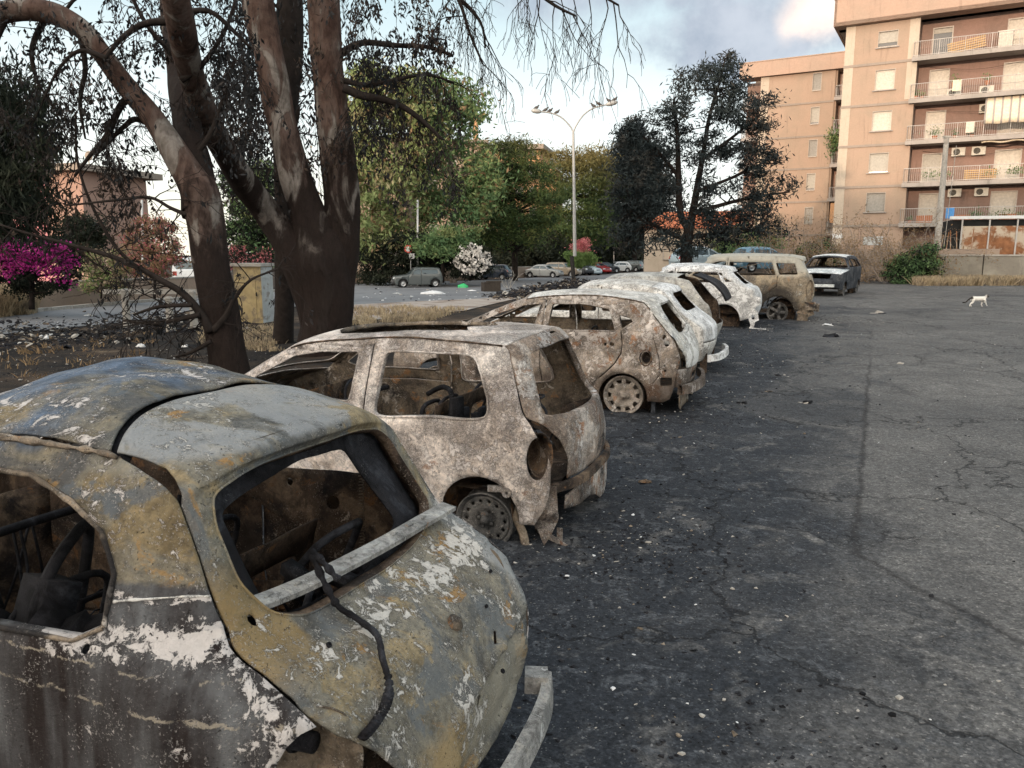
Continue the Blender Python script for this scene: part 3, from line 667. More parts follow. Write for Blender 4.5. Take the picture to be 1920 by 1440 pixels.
def seatframe(mb, x, y, z, w=.42, h=.5, lean=-.35, r=.013):
    q = w/2
    pts = [(x, y-q, z), (x+lean*h*.5, y-q, z+h*.5), (x+lean*h, y-q*.8, z+h*.92), (x+lean*h*1.05, y, z+h), (x+lean*h, y+q*.8, z+h*.92), (x+lean*h*.5, y+q, z+h*.5), (x, y+q, z)]
    mb.tube(spline(pts, 5), r, 7)
    for k in range(5):
        t = .15+.16*k; zz = z+h*t; xx = x+lean*h*t
        mb.tube([(xx+.012*sin(j*pi/2*1.1), y-q+w*j/14, zz+.012*sin(j*pi)) for j in range(15)], .0035, 5)
    mb.tube([(x, y-q, z), (x+.25, y-q, z+.02), (x+.5, y-q, z+.05), (x+.52, y, z+.06), (x+.5, y+q, z+.05), (x+.25, y+q, z+.02), (x, y+q, z), (x, y-q, z)], r*1.1, 7)
    for k in range(4): mb.tube([(x+.08+.1*k, y-q+w*j/10, z+.03+.01*(j % 2)) for j in range(11)], .004, 5)
def interior(s, root, L, W, H, z0=.2, seats=True, xr=.35, fw=.66, dens_=1., dash=True, shelf=None):
    """scorched floor, firewall, wheel houses, seat frames, dash bar, wires"""
    inn = M['in']; rn = random.Random(int(s.seed*10)+3)
    # floor with footwells
    nx, ny = 26, 14; V = []; 
    for i in range(nx):
        for j in range(ny):
            x = xr*.5+(L*fw+.1-xr*.5)*i/(nx-1); y = (-1+2*j/(ny-1))*(W-.05)
            z = z0+.07*exp(-(y/.13)**2)+.02*mn.noise(Vector((x*4, y*4, 0)))+(.16 if x < xr+.75 else 0)
            V.append((x, y, z))
    F = [(i*ny+j, (i+1)*ny+j, (i+1)*ny+j+1, i*ny+j+1) for i in range(nx-1) for j in range(ny-1)]
    mesh('floor_pan', V, F, inn, root)
    fx = L*fw+.1; mb = MB()
    V, T, C = tri(dens([(-W+.06, z0), (W-.06, z0), (W-.08, H*.62), (-W+.08, H*.62)], .1), [ell(-.3, .45, .05, .05, 10), ell(.2, .55, .07, .04, 10), [(.35, .4), (.5, .42), (.48, .55), (.36, .52)]], .1)
    mb.v += [(fx+.05*mn.noise(Vector((a*3, b*3, 0))), a, b) for a, b in V]; mb.f += [tuple(int(i) for i in f) for f in T]; mb.m += [0]*len(T)
    mb.build('firewall', inn, root, True, solid=.006)
    for sg in (-1, 1):   # wheel houses
        m2 = MB(); m2.lathe([(.30, -.11), (.33, -.09), (.34, 0), (.34, .12)], c=(.75, sg*(W-.17), .22), ax='Y', n=22); m2.lathe([(.0, 0), (.3, 0)], c=(.75, sg*(W-.28), .22), ax='Y', n=22)
        m2.build('wheel_housing', inn, root, True)
    if dash:
        m3 = MB(); m3.tube(spline([(fx-.25, -W+.08, H*.55), (fx-.32, -.3, H*.57), (fx-.3, .3, H*.56), (fx-.25, W-.08, H*.55)], 5), .022, 8)
        m3.tube([(fx-.28, .35, H*.56), (fx-.55, .35, H*.60)], .02, 8)
        sw = [(fx-.57+.05*cos(a), .35+.17*sin(a), H*.61+.16*cos(a)) for a in [2*pi*k/18 for k in range(19)]]; m3.tube(sw, .010, 6)
        m3.tube([sw[0], (fx-.55, .35, H*.60), sw[9]], .007, 5)
        for k in range(6): a = rn.uniform(-W+.2, W-.2); m3.tube(spline([(fx-.3, a, H*.55), (fx-.33+rn.uniform(-.1, .1), a+rn.uniform(-.1, .1), H*.4), (fx-.2, a+rn.uniform(-.2, .2), z0+.08)], 4), .007, 5)
        m3.build('dashboard_frame', M['char'], root, True)
    if seats:
        for sg in (-1, 1):
            m4 = MB(); seatframe(m4, fx-1.15, sg*.34, z0+.22); m4.build('seat_frame', M['char'], root, True)
    m5 = MB(); bx = xr+.78   # rear bench back, fallen forward a little
    V, T, C = tri(dens([(-W+.14, 0), (W-.14, 0), (W-.16, .5), (-W+.16, .5)], .08), [rnd_poly([(-.5, .12), (-.1, .12), (-.1, .38), (-.5, .38)], .05), rnd_poly([(.12, .12), (.5, .12), (.5, .38), (.12, .38)], .05)], .08)
    m5.v += [(bx-.22*b-.02*mn.noise(Vector((a*5, b*5, 1))), a, z0+.2+b) for a, b in V]; m5.f += [tuple(int(i) for i in f) for f in T]; m5.m += [0]*len(T)
    m5.build('bench_frame', M['in'], root, True, solid=.01)
    mw = MB()
    for k in range(int(9*dens_)):
        x = rn.uniform(xr+.1, fx-.3); y = rn.uniform(-W+.2, W-.2); pts = [(x, y, z0+.1)]
        for j in range(5): x += rn.uniform(-.18, .18); y += rn.uniform(-.15, .15); pts.append((x, max(-W+.1, min(W-.1, y)), z0+.1+abs(rn.gauss(.12, .15))))
        mw.tube(spline(pts, 5), rn.uniform(.004, .009), 5)
    for k in range(int(40*dens_)):
        x = rn.uniform(xr, fx-.2); y = rn.uniform(-W+.15, W-.15); a = rn.uniform(.02, .09)
        mw.box((x, y, z0+.09+(.16 if x < xr+.75 else 0)+a*.2), (a, a*rn.uniform(.3, 1.5), a*rn.uniform(.1, .6)), rot=Matrix.Rotation(rn.uniform(0, 6), 3, Vector((rn.random(), rn.random(), rn.random()+.1))))
    mw.build('burnt_wiring', M['char'], root, True)
FD = 160.1
def carroot(name, loc, label, cat, rz=FD, roll=0., pitch=0., group=None):
    return empty(name, loc, R(rz), R(roll), R(pitch), label=label, category=cat, group=group)
BG = 'burnt-out cars in the row'
# ------------------------------------------------------------------ near car, ochre and grey
def car_near():
    c = carroot('burnt_hatchback', (-.10, 2.22, -.08), 'nearest burnt-out hatchback, ochre and grey, its empty tailgate window facing the camera', 'car', roll=2.0, group=BG)
    rows = [(.11, .16, .17, .18), (.06, .29, .14, .31), (.0, .42, .07, .45), (-.01, .54, .06, .60), (.035, .66, .085, .73), (.115, .78, .16, .84), (.235, .885, .31, .94), (.38, .96, .44, 1.02),
            (.62, 1.375, .62, 1.315), (.60, 1.40, .64, 1.34), (.625, 1.435, .68, 1.365), (.74, 1.47, .74, 1.39), (1.0, 1.53, .88, 1.43),
            (1.25, 1.58, 1.25, 1.455), (1.5, 1.605, 1.5, 1.46), (1.72, 1.57, 1.72, 1.45), (2.0, 1.44, 2.0, 1.39), (3.0, 1.0, 2.9, .97), (3.1, .98, 3.0, .93), (3.6, .84, 3.6, .80), (3.85, .6, 3.75, .6), (3.88, .35, 3.78, .35)]
    s = Shell(c, rows, .79, .565, .97, 1.43, 3.9, g=.035, dent=.006, rx=.5, ra=.05, yov=[(.3, .10, .60), (.6, .06, .635), (.84, .16, .65), (1.03, .45, .625), (1.2, .58, .60), (1.32, .64, .58), (1.42, .88, .55)], belly=.03, thick=.007, seed=1.5, inner=M['in'], pw=3.4)
    interior(s, c, 3.9, .76, 1.4, xr=.35, seats=True)
    # tailgate: from the roof seam to the bottom edge
    win = rnd_poly([(-.90, 7.16), (-.74, 7.04), (0, 6.97), (.60, 7.0), (.76, 7.1), (.84, 7.35), (.85, 7.75), (.80, 7.96), (0, 8.04), (-.80, 8.0), (-.88, 7.88)], .07, 3)
    sl = [ell(.86, 7.10, .022, .05, 8), [(.80, 8.7), (.86, 8.72), (.86, 8.62), (.80, 8.6)], ell(-.3, 9.4, .012, .1, 6), [(-.42, 4.35), (-.36, 4.15), (-.33, 4.2), (-.39, 4.4)], [(-.12, 3.3), (-.06, 3.1), (-.04, 3.12), (-.1, 3.35)]]
    out = [(-.985, 11.95), (-.945, 11.2), (-.93, 10.4), (-.985, 8.6), (-.985, 5.0), (-.90, 4.3), (-.78, 3.2), (-.70, 1.5), (-.60, 1.3), (.55, 1.3), (.60, 2.4), (.68, 3.3), (.82, 4.35), (.94, 4.85), (.978, 5.3), (.978, 8.2), (.94, 10.), (.915, 10.8), (.93, 11.4), (.975, 11.95)]
    
    def bx(a, lo, hi, w=.012): return 1/(1+exp(-max(-40, min(40, (a-lo)/w))))*1/(1+exp(max(-40, min(40, (a-hi)/w))))
    def warp(p):
        if p.z < .97:
            e = bx(p.y, -.44, .16)*bx(p.z+.10*p.y, .36, .60, .008); p.x += .042*e
            r = sqrt((p.y+.13)**2+((p.z-.83)*1.25)**2); p.x -= .008*exp(-((r-.062)/.010)**2)-.005*exp(-(r/.04)**2)
            p.x += -.010*exp(-((p.z-.905)/.012)**2)+.008*exp(-((p.z-.878)/.014)**2)
            q = bx(p.y, -.50, .22, .03)*exp(-((p.z+.10*p.y-.635)/.018)**2); p.x += q*(.016*mn.noise(p*21)+.010*mn.noise(p*47)-.012)
            p.x += .006*mn.noise(p*16)*bx(p.z, .3, .66, .05)
            p.x -= .018*exp(-((abs(p.y)-.56)/.035)**2)*bx(p.z, .3, .93, .05)
        return p
    def rwarp(p):
        k = sstep(-.25, .45, p.y)*sstep(1.1, 1.75, p.x)*sstep(-.56, -.40, -p.y)
        p.z -= .085*k; p.z += .010*mn.noise(p*5)+.006*mn.noise(p*11); return p
    s2 = s.patch('tailgate', 1.3, 11.95, M['b1t'], [win], outer=out, lipd=(.035, 0, -.01), slits=sl, g=.023, warp=warp)
    # inner skin of the tailgate frame
    s.patch('window_flange', 6.5, 9.0, M['char'], [rnd_poly([(-.60, 7.25), (0, 7.06), (.66, 7.12), (.70, 7.8), (0, 7.92), (-.46, 7.88)], .06, 3)], us=(-.9, .9), push=-.06, g=.04)
    s.patch('roof', 12.06, 15.95, M['b1'], us=(-.975, .975), g=.04, push=.006, warp=rwarp)
    s.patch('roof_gutter', 11.7, 12.3, M['char'], us=(-.99, .99), g=.06, push=-.02)
    ws = rnd_poly([(-.86, 16.25), (.86, 16.25), (.9, 16.9), (-.9, 16.9)], .1)
    s.patch('windscreen_frame', 15.97, 17, M['b1'], [ws], us=(-.99, .99), g=.08)
    s.patch('bonnet', 18, 20, M['b1'], g=.09); s.patch('front_panel', 20, 21, M['b1'], g=.1)
    q = [(.735, 1.045), (.76, 1.16), (.83, 1.255), (.95, 1.315), (1.12, 1.365), (1.4, 1.385), (1.75, 1.37), (2.05, 1.32), (2.3, 1.2), (2.72, .99), (2.68, .965), (1.9, .985), (1.2, 1.01), (.80, 1.015)]
    bot = [(3.72, .2)]+arch(3.1, .3, .33, .2)+[(2.6, .17), (1.3, .17)]+arch(.80, .28, .33, .2)+[(.3, .25)]
    lamp = ell(.10, .80, .075, .12, 18)
    seam = slit([(1.42, 1.0), (1.43, .6), (1.38, .25)], .009)
    for sg in (1, -1):
        dr = [(1.43, 1.0), (1.425, .6), (1.375, .17), (2.65, .17), (2.7, .97), (2.0, .985)]
        s.side(sg, M['b1'], bot, [q], [seam, ell(.76, 1.0, .012, .012, 8)] + ([ell(1.0, .75, .07, .07, 14)] if sg < 0 else [])+[ell(.155, .73, .10, .125, 18)], [('door', dr, None)], lipd=.035, g=.04)
    for sg in (1, -1):
        bead(s, sg, q, M['in2'], .0075, d=.002); bead(s, sg, [s.E(11.9+.06*k) for k in range(60)], M['in2'], .009, 'roof_gutter', .004, False, .9)
        bead(s, sg, [(.50, 1.11), (.7, 1.105), (.735, 1.10)], M['b4'], .0035, 'weld_seam', .001, False, 1.)
    # tail lamp pockets
    for sg in (1, -1):
        mb = MB(); n = 26
        for k, (f, dx) in enumerate(((1.12, 0.), (1.0, .012), (.85, .06), (.6, .10), (.0, .115))):
            for a in range(n):
                t = 2*pi*a/n; e = Vector((cos(t), sin(t)))
                mb.v.append((.205+dx*.9+.085*f*e.x, sg*(.600-dx*.5+.06*f*e.x), .72+.135*f*e.y))
        mb.f = [(k*n+a, k*n+(a+1) % n, (k+1)*n+(a+1) % n, (k+1)*n+a) for k in range(4) for a in range(n)]; mb.m = [0]*len(mb.f)
        o = mb.build('lamp_housing', M['in2'], c, True, solid=.004)
        h = MB(); h.lathe([(.034, .0), (.036, .012), (.028, .014), (.026, -.05), (0, -.05)], c=(.26, sg*.60, .77), ax='X', n=14); h.build('bulb_socket', M['char'], o, True)
    # parcel shelf bar across the opening, a bent strip of grey steel
    mb = MB(); pts = spline([(.50, .60, 1.045), (.46, .3, 1.02), (.43, -.1, 1.01), (.40, -.40, 1.02), (.375, -.57, 1.03)], 6)
    for a, b in zip(pts[:-1], pts[1:]):
        A, B = Vector(a), Vector(b); o = [Vector((-.030, 0, .006)), Vector((.030, 0, .018)), Vector((.034, 0, -.004)), Vector((-.028, 0, -.010))]
        n = len(mb.v); mb.add([A+q_ for q_ in o]+[B+q_ for q_ in o], [(0, 1, 5, 4), (1, 2, 6, 5), (2, 3, 7, 6), (3, 0, 4, 7)])
    for k in range(9): p = Vector(pts[2+k*2]); mb.box(p+Vector((.002, 0, .0165)), (.006, .035, .004))
    mb.build('parcel_shelf_bar', M['bar'], c)
    # melted cable hanging over the tailgate
    rn = random.Random(4); mb = MB(); P = [s.P(u, v) for u, v in ((.40, 7.35), (.42, 7.0), (.40, 6.5), (.42, 6.0), (.50, 5.6), (.58, 5.2), (.68, 4.9), (.80, 4.7), (.88, 4.6))]
    P = [p+Vector((-.020, .0, .018)) for p in P]; P = [Vector((.36, P[0].y, 1.04))]+P
    pp = spline(P, 14); mb.tube(pp, [.0085*(1+.25*rn.random()) if 30 < i < 80 else .0105*(1+.35*sin(i*1.6)) for i in range(len(pp))], 7)
    for k in range(90, len(pp)-2, 2): mb.lathe([(.010, -.001), (.017, 0), (.010, .001)], c=pp[k], ax='Z', n=8)
    mb.build('melted_cable', M['char'], c, True)
    mb = MB(); p = s.P(-.12, 5.2)
    mb.lathe([(.028, 0), (.030, .012), (.018, .02), (.008, .03), (.0, .03)], c=(0, 0, 0), ax='Z', n=14); o = mb.build('wiper_stub', M['in2'], c, True); o.location = p; o.rotation_euler = (0, -.8, 0)
    for u_, v_, r_ in ((.62, 6.35, .005), (-.45, 4.9, .004), (-.3, 3.5, .005), (-.72, 5.3, .004)):
        mb = MB(); mb.lathe([(r_*1.8, .0), (r_*1.6, .006), (r_, .007), (r_*.9, -.004), (0, -.004)], n=12); o = mb.build('stud_hole', M['char'], c, True); p = s.P(u_, v_); o.location = p+Vector((-.004, 0, .003)); o.rotation_euler = (0, -.85, 0)
    # far side inner door skin with its big cut-outs
    mb = MB(); hs = [rnd_poly([(1.15, .55), (1.6, .52), (1.72, .7), (1.66, .9), (1.42, .93), (1.30, .86), (1.12, .84), (1.05, .68)], .12, 4), ell(1.85, .75, .06, .05, 12), ell(.98, .95, .03, .03, 10), ell(1.5, 1.0, .022, .022, 8), ell(.93, .62, .02, .03, 8), ell(1.2, 1.02, .018, .018, 8)]
    V, T, C = tri(dens([(.62, .4), (2.3, .4), (2.3, 1.05), (1.5, 1.07), (.85, 1.09), (.62, .98)], .04), hs, .045)
    mb.v = [(a, -.70+.03*sin(a*7)*sin(b*9)+.02*mn.noise(Vector((a*6, b*6, 2))), b) for a, b in V]; mb.f = [tuple(int(i) for i in f) for f in T]; mb.m = [0]*len(T)
    mb.build('inner_skin', M['in'], c, True, solid=.01)
    mb = MB(); mb.tube([(.82+.012*cos(i*1.9), -.655+.012*sin(i*1.9), .72+.004*i) for i in range(120)], .0022, 4)
    mb.build('coil_spring', M['in2'], c, True); mb = MB(); mb.tube([(.80+.015*cos(i*1.7), .60+.015*sin(i*1.7), .62+.005*i) for i in range(90)], .0025, 4); mb.build('coil_spring', M['in2'], c, True)
    mb = MB(); mb.tube(spline([(.62, .12, .60), (.58, .10, .86), (.62, -.02, .90), (.66, -.1, .84), (.7, -.12, .6)], 6), .012, 8)
    mb.tube(spline([(.60, .48, .62), (.56, .46, .9), (.6, .36, .95), (.62, .30, .9), (.66, .28, .6)], 6), .012, 8)
    mb.tube(spline([(.85, -.5, .7), (.7, -.42, .95), (.66, -.32, 1.0), (.75, -.2, .93), (.9, -.15, .72)], 6), .016, 8)
    for k in range(9): mb.box((.62+rn.uniform(-.1, .15), -.35+.05*k*.8+rn.uniform(-.03, .03), .80+rn.uniform(-.06, .1)), (.12, .05, .045), rot=Matrix.Rotation(rn.uniform(-1, 1), 3, Vector((rn.random(), rn.random(), .3))))
    for k in range(14): mb.tube(spline([(.45+rn.random()*.4, rn.uniform(-.5, .5), .55), (.5+rn.random()*.3, rn.uniform(-.5, .5), .75+rn.random()*.12), (.6+rn.random()*.3, rn.uniform(-.5, .5), .5)], 5), .006, 5)
    mb.build('seat_wreckage', M['char'], c, True)
    # charred lumps behind the side window
    mb = MB()
    for k in range(26):
        a = rn.uniform(.05, .16); mb.box((rn.uniform(.85, 1.9), rn.uniform(.2, .66), rn.uniform(.6, .9)), (a*1.6, a, a*.7), rot=Matrix.Rotation(rn.uniform(0, 6), 3, Vector((rn.random(), rn.random(), rn.random()+.1))))
    mb.tube(spline([(1.3, .6, .6), (1.25, .5, .95), (1.35, .3, 1.05), (1.5, .1, 1.0), (1.6, .1, .6)], 6), .02, 7)
    mb.build('melted_trim', M['char'], c, True)
    # bare bumper beam standing off the tail
    mb = MB(); p = spline([(.06, .5, .25), (-.01, .3, .26), (-.045, 0, .27), (-.055, -.3, .29), (-.045, -.52, .31), (-.01, -.66, .33)], 5)
    for a, b in zip(p[:-1], p[1:]):
        A, B = Vector(a), Vector(b); o = [Vector((-.02, 0, .045)), Vector((.02, 0, .05)), Vector((.02, 0, -.045)), Vector((-.03, 0, -.04))]
        mb.add([A+q_ for q_ in o]+[B+q_ for q_ in o], [(0, 1, 5, 4), (1, 2, 6, 5), (2, 3, 7, 6), (3, 0, 4, 7)])
    mb.box((.02, -.62, .35), (.09, .09, .07), .3)
    mb.build('bumper_beam', M['bar'], c)
    for x in (.80, 3.1):
        for sg in (1, -1): rimwheel(c, x, .74, .25, .20, sg, 'steel', M['rim'])
    return c
# ------------------------------------------------------------------ second car, pinkish crackled paint
def car_pink():
    c = carroot('burnt_hatchback', (.63, 5.565, -.05), 'burnt-out three-door hatchback, second from the camera, with crackled pinkish paint and a gaping sunroof', 'car', group=BG)
    rows = [(.10, .16, .24, .17), (.05, .27, .17, .29), (.02, .42, .13, .44), (.0, .56, .13, .60), (.0, .70, .19, .72), (.03, .84, .27, .85), (.07, .92, .33, .93),
            (.27, 1.31, .45, 1.25), (.33, 1.37, .47, 1.31), (.38, 1.405, .51, 1.345),
            (.75, 1.43, .80, 1.365), (1.3, 1.44, 1.35, 1.37), (1.9, 1.40, 1.9, 1.325), (2.25, 1.31, 2.2, 1.255), (2.85, .98, 2.72, .95), (2.95, .93, 2.8, .89), (3.25, .78, 3.2, .75), (3.42, .6, 3.3, .58), (3.44, .3, 3.32, .3)]
    s = Shell(c, rows, .80, .60, .80, 1.34, 3.44, g=.045, dent=.006, rx=.5, ra=.14, fx=.8, belly=.04, seed=3., inner=M['in2'], pw=2.5)
    interior(s, c, 3.44, .76, 1.38, xr=.35, seats=True, dens_=2)
    win = rnd_poly([(-.80, 5.55), (-.84, 5.9), (-.78, 7.0), (-.70, 7.25), (.70, 7.25), (.78, 7.0), (.84, 5.9), (.80, 5.55), (0, 5.35)], .2, 3)
    pl = [[(-.12, 8.25), (.10, 8.25), (.12, 8.45), (.04, 8.6), (-.1, 8.5)], ell(-.5, 5.0, .02, .12, 8), [(-.62, 4.2), (-.6, 3.6), (-.58, 3.6), (-.6, 4.3)]]
    out = [(-.985, 9), (-.985, 5.5), (-.90, 4.6), (-.80, 3.4), (-.80, 2.2), (.74, 2.2), (.74, 3.2), (.78, 4.2), (.88, 4.9), (.985, 5.6), (.985, 9)]
    s.patch('tailgate', 2.2, 8.97, M['b2t'], [win], outer=out, lipd=(.04, 0, -.01), slits=pl)
    ft = [(-.5, 12.2), (-.75, 12.0), (-.82, 11.4), (-.80, 10.4), (-.6, 10.05), (-.2, 10.2), (.1, 10.0), (.45, 10.3), (.62, 10.2), (.72, 10.5), (.80, 11.2), (.78, 11.9), (.5, 12.25), (0, 12.3)]
    s.patch('roof', 9.03, 12.95, M['b2'], [ft], us=(-.985, .985), lipd=(0, 0, -.03))
    ws = rnd_poly([(-.87, 13.1), (.87, 13.1), (.9, 13.93), (-.9, 13.93)], .1)
    s.patch('windscreen_frame', 12.97, 14, M['b2'], [ws], us=(-.99, .99), g=.08)
    s.patch('bonnet', 15, 16.9, M['b2'], g=.09); s.patch('front_panel', 17, 18, M['b2'], g=.1)
    qw = rnd_poly([(.565, .885), (.57, 1.0), (.70, 1.27), (.78, 1.285), (1.37, 1.275), (1.40, 1.24), (1.43, .86), (1.38, .835), (.68, .865)], .06)
    fw = rnd_poly([(1.60, 1.27), (1.9, 1.255), (2.15, 1.21), (2.42, 1.07), (2.58, .96), (2.5, .93), (1.62, .925)], .04)
    bot = [(3.2, .2)]+arch(2.78, .24, .28, .2)+[(2.3, .15), (1.2, .15)]+arch(.62, .19, .285, .17)
    lamp = ell(.215, .63, .07, .145, 20)
    seam = slit([(1.50, 1.33), (1.505, 1.0), (1.53, .6), (1.50, .3), (1.42, .15)], .012)
    for sg in (1, -1):
        dr = [(1.50, 1.29), (1.505, 1.0), (1.53, .6), (1.50, .3), (1.42, .15), (2.48, .15), (2.62, .5), (2.7, .93), (2.2, 1.22), (1.9, 1.29)]
        s.side(sg, M['b2'], bot, [qw, fw], [seam, slit([(1.56, .82), (1.9, .83), (2.3, .82)], .006)]+([ell(.95, .62, .06, .06, 14)] if sg < 0 else [lamp]), [('door', dr, None)], lipd=.03)
        bead(s, sg, qw, M['b2'], .008); bead(s, sg, fw, M['b2'], .007); bead(s, sg, [s.E(9.05+.06*k) for k in range(66)], M['in'], .006, 'roof_gutter', .004, False, .6)
        # lamp pocket
        mb = MB(); n = 22
        for f, dx in ((1.06, .012), (.95, .03), (.85, .12), (.7, .24), (0, .25)):
            for a in range(n):
                t = 2*pi*a/n; e = (cos(t), sin(t)); mb.v.append((.205+dx*.75+.075*f*e[0], sg*(.715-dx*.9+.03*f*e[0]), .635+.15*f*e[1]))
        mb.f = [(k*n+a, k*n+(a+1) % n, (k+1)*n+(a+1) % n, (k+1)*n+a) for k in range(4) for a in range(n)]; mb.m = [0]*len(mb.f)
        mb.build('lamp_housing', M['in'], c, True, solid=.004)
        rimwheel(c, .60, .755, .15, .205, sg, 'steel', M['rim'], tilt=-.10)
        rimwheel(c, 2.78, .74, .2, .205, sg, 'steel', M['rim'])
    # torn sill metal, brackets, tow loop under the tail
    mb = MB()
    V, T, C = tri(dens([(.36, .42), (.10, .44), (.08, .22), (.13, .10), (.18, .02), (.22, .12), (.30, .20), (.36, .32)], .03), [ell(.2, .3, .015, .02, 8)], .035)
    mb.v = [(a, .73-.06*b+.02*mn.noise(Vector((a*9, b*9, 0))), b) for a, b in V]; mb.f = [tuple(int(i) for i in f) for f in T]; mb.m = [0]*len(T)
    mb.box((.48, .77, .40), (.16, .03, .04), .2); mb.lathe([(.03, 0), (.03, .02), (.014, .02), (.014, 0)], c=(.42, .78, .385), ax='Y', n=12)
    mb.box((.10, .62, .06), (.04, .01, .12)); mb.tube([(.3, .5, .05), (.16, .6, .03), (.04, .66, .0)], .022, 8)
    mb.build('torn_sill_metal', M['b2t'], c, False, solid=.005)
    mb = MB(); p = spline([(.13, .66, .40), (.05, .5, .40), (.01, .3, .40), (.0, 0, .40), (.01, -.4, .40), (.09, -.66, .41)], 6)
    for a, b in zip(p[:-1], p[1:]):
        A, B = Vector(a), Vector(b); o = [Vector((-.015, 0, .03)), Vector((.02, 0, .035)), Vector((.02, 0, -.03)), Vector((-.02, 0, -.022))]
        mb.add([A+q_ for q_ in o]+[B+q_ for q_ in o], [(0, 1, 5, 4), (1, 2, 6, 5), (2, 3, 7, 6), (3, 0, 4, 7)])
    mb.build('bumper_beam', M['in'], c)
    V, T, C = tri(dens([(-.74, .38), (-.2, .37), (.30, .36), (.60, .35), (.62, .26), (.35, .21), (.1, .20), (-.1, .15), (-.28, .07), (-.5, .04), (-.66, .07), (-.74, .16)], .05), [], .05)
    mesh('lower_valance', [(.035+.13*abs(a)**2.5+.25*max(0, .2-b)**2, a, b) for a, b in V], [tuple(int(i) for i in f) for f in T], M['b2t'], c, solid=.008)
    mb = MB(); rn = random.Random(9)
    mb.tube(spline([(.5, .6, .3), (.42, .66, .2), (.34, .70, .08), (.3, .74, -.02)], 5), .028, 7, jit=.5)
    mb.build('rust_strut', M['in2'], c, True)
    # coils of wire behind the tailgate glass opening, seat-belt reels
    mb = MB()
    for k in range(12):
        y0 = rn.uniform(-.1, .45); x0 = rn.uniform(.42, .7); r_ = rn.uniform(.05, .12)
        mb.tube([(x0+r_*cos(t*1.3), y0+r_*sin(t)*1.2, .82+r_*.9*sin(t*.7+k)) for t in [i*.35 for i in range(16)]], rn.uniform(.004, .011), 6)
    mb.tube([(.5, .35, .78), (.62, .12, .92)], .03, 8); mb.tube([(.46, .3, .76), (.6, .02, .9)], .02, 8)
    mb.build('wire_coils', M['char'], c, True)
    mb = MB()
    seatframe(mb, 1.15, .30, .42, .40, .44, .12, .017); mb.tube(spline([(1.02, .45, .6), (.98, .42, .92), (1.1, .3, .98), (1.28, .2, .9)], 6), .02, 8)
    for k in range(10): mb.box((rn.uniform(.8, 1.2), rn.uniform(.1, .5), rn.uniform(.5, .85)), (.03, .12, .2), rn.uniform(-.4, .4))
    mb.build('bent_seat_frame', M['char'], c, True)
    return c
